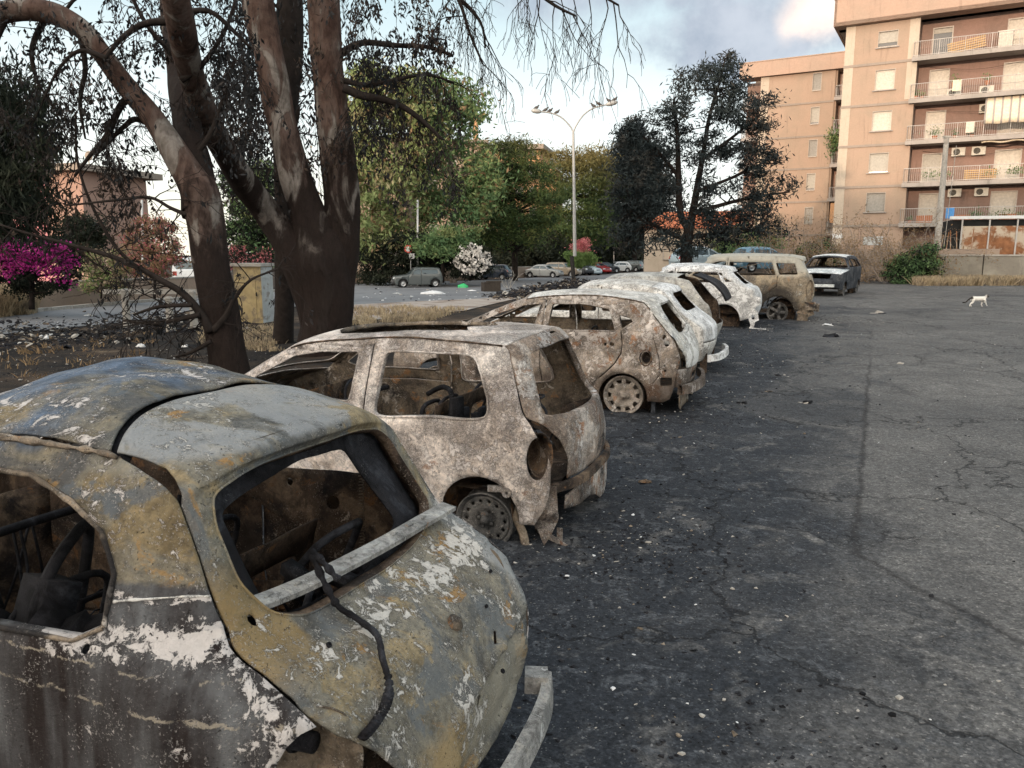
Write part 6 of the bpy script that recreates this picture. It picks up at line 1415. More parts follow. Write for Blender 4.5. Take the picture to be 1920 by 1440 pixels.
    mb = MB(); mb.box((w_*.59-.115+.003, 0, h_/2-.03), (.02, .66, h_*.96)); mb.box((w_*.59-.10, 0, h_*.78), (.02, .62, .04)); mb.build('side_panel', M['cabs'], o)
    mb = MB(); mb.box((-.12, 0, h_+.0), (w_*1.18+.12, .84, .10)); mb.build('lid', M['conc'], o)
    mb = MB(); mb.box((-.2, -.36, h_*.5), (w_*.9, .015, h_*.82)); dd = mb.build('door', M['yellow'], o); mb = MB(); mb.box((.2, -.38, h_*.5), (.03, .03, .12)); mb.build('handle', M['sootpole'], dd)
    # stubby concrete posts at the verge
    for px, y0, y1, lb in ((241, 620, 545, 'burnt-topped concrete post, leftmost of the three at the verge'), (322, 622, 560, 'middle concrete post at the verge, thick at its foot'), (366, 616, 548, 'pale concrete post nearest the leaning burnt trunk')):
        g = gnd(px, y0); h = at(px, y1, g.y).z-g.z; mb = MB(); mb.tube([(0, 0, -.1), (-.01, 0, .25), (-.02, 0, h)], [.17, .11, .10], 8, jit=.25); mb.tube([(-.02, 0, h), (-.02, 0, h+.06)], [.12, .08], 8, jit=.4)
        mb.build('concrete_post', M['conc'], label=lb, category='post', group='concrete posts at the verge').location = g
    g = gnd(300, 600); mb = MB(); mb.box((0, 0, .95), (3.6, .09, .16), .05); mb.build('fence_rail', M['conc'], label='horizontal concrete rail joining the posts at the verge', category='fence rail').location = g-Vector((0, 0, 0))
buildings(); street()
# ================================================================== TREES AND PLANTS
def pxl(pts, Y):
    """pixel polyline with pixel radii -> world points and metres; Y may drift per point"""
    P = []; Rr = []
    for p in pts:
        y = Y+(p[3] if len(p) > 3 else 0); P.append(at(p[0], p[1], y)); Rr.append(p[2]/FPX*y*.9)
    return P, Rr
def limb(mb, pts, Y, n=12, jit=.16, k=5, o=None):
    P, Rr = pxl(pts, Y); q = spline([(*p, r) for p, r in zip(P, Rr)], k)
    mb.tube([Vector(a[:3])-(o or Vector()) for a in q], [a[3] for a in q], n, jit=jit)
    return q
def twigs(mb, p, d, L, rn, depth, r=.02, droop=.4, o=Vector(), tips=None, spread=.7, zmax=None):
    """a wiry branching twig"""
    pts = [Vector(p)]; d = Vector(d).normalized(); n = 6
    for i in range(n):
        d = (d+Vector((rn.gauss(0, .16), rn.gauss(0, .16), rn.gauss(0, .16)-droop*.12))).normalized(); pts.append(pts[-1]+d*L/n)
        if depth > 0 and i > 0 and rn.random() < .75:
            dd = (d+Vector((rn.gauss(0, spread), rn.gauss(0, spread), rn.gauss(0, spread)-droop*.2))).normalized()
            twigs(mb, pts[-1], dd, L*rn.uniform(.4, .7), rn, depth-1, r*.55, droop, o, tips, spread)
    mb.tube([q-o for q in pts], [max(r*(1-.7*i/n), .0045) for i in range(n+1)], 4 if r < .012 else 5, cap=False)
    if tips is not None: tips += [pts[-1], pts[-2], pts[3]]
def clumps(poly, Y, D, K, rn, holes=(), y_of=None):
    xs = [p[0] for p in poly]; ys = [p[1] for p in poly]; out = []; cx = (min(xs)+max(xs))/2; hw = (max(xs)-min(xs))/2
    while len(out) < K:
        x, y = rn.uniform(min(xs), max(xs)), rn.uniform(min(ys), max(ys))
        if not inpoly([(x, y)], poly)[0] or any(inpoly([(x, y)], h)[0] for h in holes): continue
        d = rn.uniform(-1, 1)*D*sqrt(max(.05, 1-((x-cx)/hw)**2)); out.append((at(x, y, Y+d), x, y))
    return out
DEN = 2.2
def tree(name, label, Y, poly, K, m, cr, ls, mat, stems, rn, D=4., holes=(), flat=.6, asp=.35, droop=.2, bmat_='dbark', group=None, category='tree', base=None, link=True, bias=0., mat2=None, r2=.3):
    """a tree whose crown fills an outline seen from here, with real depth; stems are pixel polylines"""
    b = base or at(stems[0][0][0], stems[0][0][1], Y); b = Vector((b.x, b.y, tz(b.x, b.y)-.1))
    root = empty(name, b, label=label, category=category, group=group)
    mb = MB(); sk = []
    for s in stems:
        q = limb(mb, s, Y, 9, .12, 4, b); sk += [Vector(a[:3]) for a in q]
    mb.build('trunk', M[bmat_], root, True)
    cl = clumps(poly, Y, D, K, rn, holes); C = []; mb = MB()
    for c, x, y in cl:
        r_ = cr*rn.uniform(.6, 1.3)
        if link and rn.random() < .8:
            k = min(sk, key=lambda s: (s-c).length+max(0, s.z-c.z)*.8); mid = (k+c)/2+Vector((rn.gauss(0, .2), rn.gauss(0, .2), rn.gauss(0, .25)-.1*(c-k).length*.3))
            mb.tube([p-b for p in (k, mid, c)], [.05*cr+.012*(c-k).length, .035*cr, .012], 4, cap=False)
        for j in range(int(m*DEN*rn.uniform(.5, 1.4))):
            v = Vector((rn.gauss(0, 1), rn.gauss(0, 1), rn.gauss(0, 1)*flat))*r_*.55; C.append(c+v-b)
    mb.build('branches', M[bmat_], root, True)
    C = np.array(C)
    if mat2:
        kx = np.random.RandomState(3).rand(len(C)) < r2
        leafmesh('crown', C[~kx], ls, asp, droop, M[mat], root, rn.randint(0, 999)); leafmesh('dry_foliage', C[kx], ls, asp, droop, M[mat2], root, rn.randint(0, 999))
    else: leafmesh('crown', C, ls, asp, droop, M[mat], root, rn.randint(0, 999))
    return root, sk, b
def big_trees():
    rn = random.Random(21)
    # ---- leaning forked eucalyptus, left
    Y = 12.5; b = at(436, 705, Y); b.z = tz(b.x, b.y)-.1
    t = empty('eucalyptus_tree', b, label='burnt leaning eucalyptus on the left, forking into two limbs above its pale-striped charred trunk', category='tree')
    mb = MB(); S = []
    S += limb(mb, [(440, 760, 50), (434, 700, 42), (415, 600, 38), (398, 500, 37), (388, 430, 36), (376, 372, 40), (366, 340, 38)], Y, 16, .14, 6, b)
    mb.build('trunk', M['bark'], t, True); mb = MB()
    A = limb(mb, [(372, 360, 38), (350, 322, 31), (322, 275, 26), (285, 218, 22), (235, 160, 20), (192, 100, 19), (150, 52, 20), (85, 22, 21), (10, 22, 20), (-90, 60, 17), (-180, 120, 13)], Y, 14, .12, 6, b)
    mb.build('limb', M['bark'], t, True); mb = MB()
    Bq = limb(mb, [(378, 400, 40, 0), (368, 330, 35, .3), (350, 230, 27, 1.2), (334, 120, 23, 2.2), (320, 0, 21, 3.2), (308, -120, 18, 4), (300, -260, 14, 5)], Y, 14, .12, 6, b)
    mb.build('limb', M['barkd'], t, True)
    tips = []; mb = MB()
    def br(pts, dY=0, d=2, rr=None):
        P, Rr = pxl(pts, Y+dY); q = spline([(*p, r) for p, r in zip(P, Rr)], 4); mb.tube([Vector(a[:3])-b for a in q], [a[3] for a in q], 6, jit=.1)
        for a in q[2::2]: twigs(mb, a[:3], (rn.gauss(0, 1), rn.gauss(0, .7), rn.gauss(-.4, .6)), rn.uniform(.4, 1.0), rn, d, .010, 1., b, tips)
    br([(250, 175, 8), (225, 200, 7), (200, 255, 6), (170, 290, 4), (140, 330, 3)]); br([(330, 262, 7), (262, 225, 6), (235, 235, 5), (190, 280, 3), (175, 300, 2)], .3)
    br([(150, 60, 7), (160, 130, 5), (150, 190, 4), (160, 260, 2)]); br([(320, 40, 8), (270, 45, 6), (225, 75, 5), (190, 120, 3)], -.2); br([(335, 110, 7), (285, 60, 5), (250, 0, 4), (230, -60, 4)], .4)
    br([(10, 30, 9), (-20, 110, 6), (-10, 180, 4), (20, 240, 3)]); br([(90, 25, 7), (60, 90, 5), (70, 150, 3), (100, 200, 2)], .3); br([(310, -60, 9), (230, -30, 6), (150, -10, 4), (110, 40, 3)], .5); br([(200, 110, 6), (150, 95, 4), (110, 130, 3), (80, 190, 2)], -.3)
    br([(360, 300, 6), (395, 250, 5), (420, 180, 4), (440, 110, 3)], .4); br([(340, 150, 7), (380, 120, 5), (420, 60, 4), (450, -20, 3)], .4); br([(330, 30, 7), (390, 20, 5), (440, 60, 4), (470, 90, 3)], .2)
    mb.build('branches', M['dbark'], t, True)
    C = []
    reg = [([(100, 0), (260, 0), (330, 100), (300, 170), (230, 230), (130, 290), (60, 200)], 85), ([(0, 0), (110, 0), (110, 120), (30, 180), (-40, 100)], 40), ([(395, 90), (475, 60), (480, 260), (440, 340), (410, 260)], 90), ([(340, -60), (470, -60), (470, 60), (350, 40)], 40)]
    for poly, K in reg:
        for c, x, y in clumps(poly, Y, .9, K, rn):
            for j in range(rn.randint(3, 11)): C.append(c+Vector((rn.gauss(0, .06), rn.gauss(0, .10), rn.gauss(0, .10)))-b)
    for p in tips:
        if rn.random() < .2:
            for j in range(rn.randint(2, 5)): C.append(Vector(p)+Vector((rn.gauss(0, .04), rn.gauss(0, .04), rn.gauss(-.06, .07)))-b)
    leafmesh('crown', C, .085, .42, .9, M['l_burnt'], t, 4)
    # the fire-stripped low bough reaching left
    mb = MB(); tips = []
    def lb(pts, dY=0., d=1, L=(.4, 1.1), r=.012, dz=-.1):
        P, Rr = pxl(pts, Y+dY); q = spline([(*p, k) for p, k in zip(P, Rr)], 5); mb.tube([Vector(a[:3])-b for a in q], [a[3] for a in q], 6, jit=.1)
        for a in q[2::1]:
            if rn.random() < .8: twigs(mb, a[:3], (rn.gauss(-.3, .9), rn.gauss(0, .5), rn.gauss(dz, .6)), rn.uniform(*L), rn, d, r, .5, b, tips)
    lb([(396, 622, 11), (370, 580, 9), (340, 548, 8), (300, 525, 7), (255, 500, 6), (200, 478, 5), (130, 458, 4), (60, 440, 3), (-20, 415, 2)], -.3, 1)
    lb([(375, 590, 6), (330, 600, 5), (290, 608, 3), (230, 600, 2)], -.4, 1); lb([(360, 572, 5), (300, 575, 4), (250, 590, 2)], -.5, 1, r=.010); lb([(255, 500, 4), (215, 460, 3.5), (170, 380, 3), (145, 300, 2.5), (142, 210, 2)], 0., 1, r=.010)
    lb([(400, 620, 8), (425, 590, 6), (440, 560, 5), (470, 525, 3), (520, 505, 2)], -.3, 1, r=.010); lb([(395, 640, 5), (360, 660, 4), (330, 670, 2)], -.4, 1, r=.009)
    lb([(350, 403, 5), (320, 390, 4), (280, 370, 3.4), (220, 375, 2.6), (130, 385, 2)], -.2, 1, r=.010)
    mb.build('low_bough', M['dbark'], t, True)
    C = [Vector(p)+Vector((rn.gauss(0, .03), rn.gauss(0, .03), rn.gauss(-.02, .04)))-b for p in tips if rn.random() < .12 for j in range(4)]
    for c, x, y in clumps([(200, 400), (260, 395), (275, 440), (225, 470)], Y, .3, 12, rn): C += [c+Vector((rn.gauss(0, .06), rn.gauss(0, .05), rn.gauss(0, .08)))-b for j in range(10)]
    leafmesh('hanging_leaves', C, .11, .3, 1., M['l_burnt'], t, 5)
    # ---- great three-limbed eucalyptus
    Y = 16.5; b = at(612, 660, Y); b.z = tz(b.x, b.y)-.2
    t = empty('eucalyptus_tree', b, label='massive eucalyptus charred black at its foot, splitting into three bare limbs behind the second wreck', category='tree')
    mb = MB(); limb(mb, [(612, 720, 70), (611, 660, 58), (612, 590, 53), (611, 530, 54), (605, 480, 52), (602, 440, 38), (602, 415, 22)], Y, 20, .16, 6, b); mb.build('trunk', M['bark2'], t, True)
    mb = MB(); limb(mb, [(596, 640, 30), (588, 570, 36), (566, 500, 38), (538, 450, 34), (503, 402, 29), (463, 350, 27, -.6), (423, 285, 26, -1.6), (388, 225, 25, -2.4), (362, 150, 26, -3.2), (345, 80, 27, -4), (330, 0, 27, -4.8), (318, -90, 25, -5.4), (300, -240, 18, -6)], Y, 16, .13, 6, b); mb.build('limb', M['bark2'], t, True)
    mb = MB(); limb(mb, [(604, 600, 40), (604, 520, 50), (592, 450, 45), (570, 380, 36), (546, 300, 31), (524, 210, 28), (505, 110, 29), (484, 10, 30), (470, -90, 28), (450, -260, 20)], Y, 16, .13, 6, b); mb.build('limb', M['bark2'], t, True)
    mb = MB(); limb(mb, [(622, 620, 36), (628, 520, 44), (638, 440, 41), (640, 370, 37), (634, 300, 36), (624, 210, 33), (612, 110, 31), (607, 10, 31), (602, -90, 30), (598, -260, 22)], Y+.2, 16, .13, 6, b); mb.build('limb', M['bark2'], t, True)
    mb = MB(); tips = []
    def br2(pts, dY=0, d=2, L=(.5, 1.2), r=.012, dz=-.5, dr=1.2, dens_=.7):
        P, Rr = pxl(pts, Y+dY); q = spline([(*p, k) for p, k in zip(P, Rr)], 4); mb.tube([Vector(a[:3])-b for a in q], [a[3] for a in q], 6, jit=.1)
        for a in q[2::1]:
            if rn.random() < dens_: twigs(mb, a[:3], (rn.gauss(.1, .8), rn.gauss(0, .5), rn.gauss(dz, .5)), rn.uniform(*L), rn, d, r, dr, b, tips)
    br2([(645, 165, 9), (680, 180, 8), (720, 187, 7), (755, 200, 6), (790, 225, 5), (830, 262, 3)], -.3, 2, dens_=.7); br2([(640, 100, 8), (680, 80, 6), (740, 85, 5), (800, 88, 4), (850, 105, 3)], .3, 2)
    br2([(640, 150, 6), (690, 160, 5), (740, 150, 4), (800, 140, 3), (850, 155, 2)], -.2, 2)
    br2([(620, -60, 9), (720, -70, 7), (820, -60, 6), (900, -30, 5), (1000, -40, 4), (1100, -20, 3), (1160, 10, 2)], -1., 2, (.7, 1.7), .014, -1.1, 1.6)
    br2([(640, -90, 8), (760, -60, 6), (850, -10, 5), (900, 40, 3), (910, 90, 2)], -.4, 2, (.6, 1.4), .013, -1., 1.6)
    br2([(900, -50, 5), (980, -30, 4), (1040, 10, 3), (1080, 30, 2)], -1.5, 2, (.6, 1.3), .012, -1.2, 1.6); br2([(820, -60, 5), (860, 0, 4), (880, 60, 3), (905, 120, 1.5)], -.8, 2, (.5, 1.1), .012, -1., 1.6)
    br2([(590, 420, 7), (560, 350, 6), (550, 280, 5), (560, 200, 4)], .6, 1, dens_=.5); br2([(470, 350, 7), (450, 300, 6), (470, 230, 5), (460, 150, 4), (450, 60, 3)], .6, 2)
    mb.build('branches', M['dbark'], t, True)
    C = []
    for poly, K, s in (([(655, 85), (740, 75), (800, 60), (860, 85), (850, 150), (790, 175), (700, 165), (660, 140)], 60, .10), ([(400, 120), (470, 90), (490, 200), (500, 300), (470, 330), (420, 260)], 90, .12), ([(650, -40), (760, -60), (760, 20), (680, 40)], 12, .1), ([(560, 0), (600, -60), (600, 100), (575, 160)], 18, .1), ([(560, 150), (600, 120), (600, 300), (575, 330)], 14, .1)):
        for c, x, y in clumps(poly, Y, 1.2, K, rn): C += [c+Vector((rn.gauss(0, s), rn.gauss(0, s), rn.gauss(0, s*1.3)))-b for j in range(rn.randint(8, 30))]
    for p in tips:
        if p.x < at(860, 0, Y).x and rn.random() < .3: C += [Vector(p)+Vector((rn.gauss(0, .05), rn.gauss(0, .05), rn.gauss(-.08, .08)))-b for j in range(rn.randint(2, 7))]
    leafmesh('crown', C, .11, .36, .8, M['l_burnt'], t, 8)
    # ---- slim dark trunk behind
    Y = 19.; b = at(532, 650, Y); b.z = tz(b.x, b.y)-.2
    t = empty('eucalyptus_tree', b, label='slim blackened trunk standing between the leaning eucalyptus and the massive one', category='tree')
    mb = MB(); limb(mb, [(531, 720, 26), (532, 650, 22), (533, 500, 20), (532, 350, 19), (535, 200, 25), (543, 80, 27), (545, -60, 22), (545, -200, 16)], Y, 14, .12, 6, b); mb.build('trunk', M['dbark'], t, True)
    mb = MB(); tips = []
    for k in range(26):
        yy = rn.uniform(-80, 330); p = at(535, yy, Y); twigs(mb, p, (rn.gauss(0, 1), rn.gauss(0, .6), rn.gauss(.2, .4)), rn.uniform(1., 2.2), rn, 2, .022, .8, b, tips)
    mb.build('branches', M['dbark'], t, True)
    leafmesh('crown', [Vector(p)+Vector((rn.gauss(0, .12), rn.gauss(0, .12), rn.gauss(0, .14)))-b for p in tips if rn.random() < .5 for j in range(3)], .15, .26, 1., M['l_burnt'], t, 11)
def back_trees():
    rn = random.Random(5)
    tree('dark_conifer', 'dark drooping conifer crown hanging in at the left edge', 20, [(-120, 120), (-20, 130), (40, 150), (90, 200), (110, 260), (95, 330), (120, 400), (60, 440), (-30, 430), (-140, 420)], 150, 95, .5, .24, 'l_dark', [[(-90, 640, 20), (-80, 500, 18), (-70, 300, 14), (-60, 140, 6)]], rn, D=1.8, flat=1.1, asp=.16, droop=.9)
    tree('olive_tree', 'tall olive-green eucalyptus left of the thin white pole, across the street', 62, [(655, 200), (660, 140), (720, 120), (775, 130), (800, 200), (790, 300), (800, 400), (790, 450), (740, 480), (690, 470), (655, 440), (640, 300)], 150, 60, 1.25, .46, 'l_olive', [[(775, 545, 9), (775, 440, 8), (760, 340, 6), (730, 220, 3)], [(772, 440, 6), (710, 360, 4), (690, 260, 2)]], rn, D=4, mat2='l_dry', r2=.12, bmat_='pbark', group='green trees across the street')
    tree('olive_tree', 'bright green loose tree right of the thin white pole', 66, [(780, 150), (850, 145), (895, 190), (905, 260), (925, 310), (935, 360), (905, 410), (880, 425), (835, 400), (800, 440), (775, 400), (770, 250)], 120, 60, 1.35, .46, 'l_green', [[(850, 540, 8), (850, 430, 6), (845, 320, 5), (840, 220, 2)]], rn, D=4, mat2='l_dry', r2=.10, bmat_='pbark', group='green trees across the street')
    tree('small_tree', 'low greyish bushy tree above the parked cars behind the oleander', 58, [(800, 440), (830, 425), (870, 440), (895, 425), (890, 448), (860, 458), (850, 474), (800, 476), (770, 465)], 45, 55, .8, .3, 'l_green', [[(830, 530, 4), (830, 470, 3)]], rn, D=2, group='green trees across the street')
    tree('pine_tree', 'dark pine with top tinted sunlit bronze, left of the street lamp, nearest the oleander', 72, [(895, 300), (925, 268), (975, 262), (1010, 285), (1030, 330), (1050, 380), (1030, 435), (1000, 462), (890, 462), (880, 440), (890, 400), (900, 350)], 190, 62, 1.3, .42, 'l_pine', [[(966, 528, 6), (962, 400, 6), (955, 290, 3)]], rn, D=4.5, flat=.4, asp=.2, group='pines across the street')
    tree('pine_tree', 'pine with top tinted sunlit yellow-green directly behind the street lamp', 102, [(1020, 320), (1045, 278), (1060, 292), (1085, 290), (1110, 276), (1128, 295), (1140, 340), (1150, 400), (1150, 455), (1100, 462), (1015, 462), (1010, 400)], 200, 62, 1.8, .56, 'l_pine', [[(1075, 512, 5), (1075, 400, 5), (1075, 300, 3)]], rn, D=4.5, flat=.4, asp=.2, group='pines across the street')
    tree('dark_tree', 'near-black dense tree between the street lamp and the big burnt tree', 122, [(1115, 350), (1140, 292), (1180, 255), (1215, 250), (1250, 270), (1260, 350), (1262, 440), (1235, 455), (1150, 462), (1115, 458), (1110, 400)], 250, 62, 2.2, .78, 'l_blue', [[(1190, 508, 5), (1190, 400, 5), (1195, 290, 3)]], rn, D=4, flat=.6, asp=.2)
    # big burnt tree against the apartments
    poly = [(1160, 470), (1150, 420), (1150, 300), (1160, 240), (1195, 215), (1230, 215), (1238, 190), (1262, 195), (1268, 150), (1290, 118), (1318, 112), (1338, 130), (1345, 108), (1365, 97), (1385, 105), (1388, 140), (1400, 180), (1450, 175), (1458, 225), (1430, 250), (1472, 290), (1440, 320), (1498, 345), (1490, 372), (1420, 375), (1450, 400), (1480, 440), (1440, 440), (1390, 455), (1350, 470), (1250, 475)]
    holes = [[(1290, 160), (1330, 190), (1335, 250), (1300, 270)], [(1275, 330), (1310, 300), (1315, 390), (1278, 400)], [(1330, 300), (1385, 290), (1392, 340), (1335, 352)], [(1330, 360), (1400, 362), (1390, 395), (1335, 400)], [(1240, 290), (1265, 300), (1268, 400), (1245, 385)], [(1345, 220), (1385, 230), (1378, 270), (1350, 265)]]
    stems = [[(1286, 530, 15), (1287, 480, 12), (1290, 440, 11), (1295, 415, 9)], [(1291, 430, 8), (1276, 400, 7), (1272, 330, 6), (1270, 250, 4), (1262, 200, 2)], [(1294, 425, 9), (1306, 360, 7), (1318, 290, 5), (1330, 220, 4), (1350, 150, 2), (1360, 110, 1.5)],
             [(1290, 445, 5), (1330, 440, 4), (1380, 430, 3), (1430, 435, 2)], [(1300, 400, 5), (1350, 385, 4), (1410, 370, 3), (1480, 360, 1.5)], [(1286, 450, 5), (1240, 430, 4), (1190, 400, 2)], [(1315, 300, 4), (1370, 260, 3), (1420, 220, 1.5)], [(1272, 330, 4), (1230, 280, 3), (1190, 240, 1.5)], [(1305, 360, 4), (1380, 330, 3), (1440, 300, 1.5)]]
    tree('burnt_tree', 'big scorched dark tree with see-through crown, in front of the apartment blocks', 40, poly, 460, 30, .52, .26, 'l_blue', stems, rn, D=2.2, holes=holes, flat=.65, asp=.22, droop=-.1)
    tree('small_tree', 'low green bushy tree at the foot of the second apartment block', 50, [(1340, 450), (1380, 430), (1440, 435), (1455, 460), (1430, 480), (1350, 480)], 40, 60, .7, .24, 'l_green', [[(1400, 500, 3), (1400, 450, 2)]], rn, D=1.6)
    tree('dark_hedge', 'dark hedge mass under the olive tree, behind the low wall', 60, [(670, 470), (700, 450), (800, 440), (850, 450), (850, 500), (800, 525), (680, 528)], 110, 65, .8, .3, 'l_dark', [[(760, 540, 3), (760, 490, 2)]], rn, D=2, category='hedge')
    tree('dark_hedge', 'dark shade trees behind the far row of cars', 150, [(880, 430), (1260, 425), (1262, 492), (1000, 496), (880, 500)], 260, 60, 2.3, .8, 'l_dark', [[(1000, 508, 3), (1000, 470, 2)]], rn, D=4, category='trees')
    tree('dark_hedge', 'dark undergrowth below the pines, behind the silver parked car', 98, [(890, 445), (1050, 445), (1060, 498), (1000, 503), (890, 508)], 120, 60, 1.5, .5, 'l_dark', [[(960, 512, 3), (960, 470, 2)]], rn, D=3, category='hedge')
    o, _, b = tree('white_oleander', 'white flowering oleander bush behind the reddish low wall', 58, [(845, 500), (850, 475), (868, 460), (890, 456), (912, 470), (922, 488), (917, 510), (880, 520), (850, 518)], 75, 60, .5, .2, 'l_dark', [[(882, 526, 3), (882, 490, 2)]], rn, D=1.4, category='shrub')
    C = []
    for c, x, y in clumps([(852, 492), (866, 463), (890, 457), (912, 472), (921, 488), (912, 508), (870, 512)], 57, 1., 150, rn): C += [c+Vector((rn.gauss(0, .12), rn.gauss(-.3, .15), rn.gauss(0, .1)))-b for j in range(9)]
    leafmesh('blossom', C, .17, .9, 0, M['white_fl'], o, 3)
    o, _, b = tree('pink_oleander', 'small pink flowering tree right of the street lamp', 84, [(1076, 462), (1084, 448), (1100, 450), (1104, 465), (1095, 478), (1080, 476)], 20, 40, .6, .25, 'pink_fl', [[(1090, 505, 2), (1090, 470, 1.5)]], rn, D=1.2, category='shrub')
    tree('clipped_hedge', 'clipped bright green hedge behind the dark off-roader', 82, [(1064, 478), (1080, 474), (1110, 476), (1112, 496), (1064, 498)], 60, 60, .5, .22, 'hedge', [[(1090, 505, 2), (1090, 490, 1.5)]], rn, D=1., category='hedge', link=False)
    # left side: bougainvillea, conifers, pinkish shrubs
    o, _, b = tree('bougainvillea', 'magenta bougainvillea spilling over the low wall, left edge', 27, [(-40, 460), (20, 440), (70, 450), (110, 445), (150, 475), (150, 520), (125, 545), (60, 550), (-40, 540)], 90, 60, .30, .15, 'l_dark', [[(60, 580, 6), (60, 520, 4)]], rn, D=.9, category='shrub')
    C = []
    for c, x, y in clumps([(-40, 470), (30, 455), (80, 460), (120, 455), (148, 490), (130, 540), (110, 520), (60, 500), (20, 520), (-40, 500)], 26.4, .6, 170, rn): C += [c+Vector((rn.gauss(0, .12), rn.gauss(-.2, .15), rn.gauss(0, .1)))-b for j in range(16)]
    leafmesh('blossom', C, .09, .8, 0, M['mag_fl'], o, 3)
    tree('small_tree', 'dark green bush with ragged top in front of the pink house', 40, [(110, 430), (140, 400), (175, 405), (205, 440), (200, 480), (140, 490), (90, 470)], 70, 55, .5, .2, 'l_dark', [[(150, 560, 4), (150, 480, 3)]], rn, D=1.5)
    tree('small_tree', 'reddish dry-leaved shrub behind the thin white pole', 33, [(232, 440), (260, 410), (300, 405), (335, 430), (345, 490), (310, 520), (240, 515)], 75, 40, .35, .15, 'l_dry', [[(290, 560, 3), (290, 500, 3), (285, 440, 1.5)]], rn, D=1.2, mat2='pink_fl', r2=.25, category='shrub')
    tree('small_tree', 'dark green tree seen between the leaning and the slim burnt trunks', 36, [(425, 330), (470, 300), (520, 320), (560, 350), (560, 470), (520, 490), (440, 480), (420, 400)], 130, 55, .55, .22, 'l_green', [[(490, 560, 5), (490, 470, 4), (485, 360, 2)]], rn, D=1.6, mat2='l_dark', r2=.6)
    tree('small_tree', 'low pinkish-red shrub behind the yellow cabinet', 33, [(420, 470), (460, 462), (505, 475), (505, 505), (420, 505)], 30, 45, .3, .14, 'pink_fl', [[(460, 550, 3), (460, 490, 2)]], rn, D=.9, mat2='l_dark', r2=.6, category='shrub')
    tree('small_tree', 'yellow-green weeds and shrub on top of the low roadside wall', 34, [(150, 480), (230, 470), (240, 500), (235, 545), (160, 545), (145, 510)], 50, 50, .35, .14, 'hedge', [[(190, 560, 2), (190, 520, 1.5)]], rn, D=.8, mat2='straw', r2=.6, category='shrub')
    # right side: bushes at the wall
    tree('green_bush', 'dark green bush left of the scorched black car', 41, [(1492, 480), (1520, 455), (1550, 450), (1568, 470), (1560, 515), (1530, 530), (1500, 520)], 75, 60, .38, .15, 'l_green', [[(1535, 540, 3), (1535, 490, 2)]], rn, D=1., category='shrub', mat2='l_dark', r2=.5)
    tree('green_bush', 'leafy green bush at the foot of the retaining wall, under the utility pole', 38.5, [(1660, 500), (1690, 480), (1720, 470), (1752, 460), (1765, 490), (1750, 525), (1720, 533), (1670, 533)], 100, 60, .32, .14, 'l_green', [[(1710, 545, 3), (1710, 500, 2)]], rn, D=.8, category='shrub', mat2='l_dark', r2=.35)
    # leafless dry thicket
    g = gnd(1650, 534); o = empty('dry_thicket', g, label='tangle of dry grey-brown brush climbing the retaining wall behind the black car', category='shrub'); mb = MB(); tips = []
    for k in range(75):
        p = g+Vector((rn.uniform(-4.5, 3.5), rn.uniform(.6, 2.6), .1)); twigs(mb, p, (rn.gauss(0, .6), rn.gauss(0, .4), 1.), rn.uniform(1.2, 2.8), rn, 2, .028, .3, g, tips, .8)
    mb.build('stems', M['pbark'], o, True)
    C = [Vector(p)+Vector((rn.gauss(0, .12), rn.gauss(0, .12), rn.gauss(0, .12)))-g for p in tips for j in range(3)]
    leafmesh('dry_foliage', C, .10, .35, .2, M['l_dry'], o, 9)
big_trees(); back_trees()
# ================================================================== LITTER, GRASS, CAT
def shards(name, pts, smin, smax, mats, w, rn, parent=None, flat=.35, **t):
    """many small broken pieces, one mesh"""
    V = []; F = []; FM = []; k = len(mats)
    for p in pts:
        s = smin*(smax/smin)**(rn.random()**2); m = rn.choices(range(k), w)[0]; n = rn.choice((3, 4, 5)); a0 = rn.uniform(0, 6); h = s*flat*rn.uniform(.2, 1.2); tl = Vector((rn.gauss(0, .35), rn.gauss(0, .35), 1)).normalized()
        R_ = Vector((0, 0, 1)).rotation_difference(tl).to_matrix(); b = len(V); el = rn.uniform(.4, 1.)
        P = [Vector((cos(a0+2*pi*i/n+rn.uniform(-.3, .3))*s*rn.uniform(.5, 1), sin(a0+2*pi*i/n)*s*rn.uniform(.5, 1)*el, 0)) for i in range(n)]
        for q in P: V.append(tuple(p+R_@q))
        for q in P: V.append(tuple(p+R_@(q*.8+Vector((0, 0, h)))))
        F += [tuple(b+n+i for i in range(n))]+[(b+i, b+(i+1) % n, b+n+(i+1) % n, b+n+i) for i in range(n)]; FM += [m]*(n+1)
    return mesh(name, V, F, mats, parent, smooth=False, fmat=FM, **t)
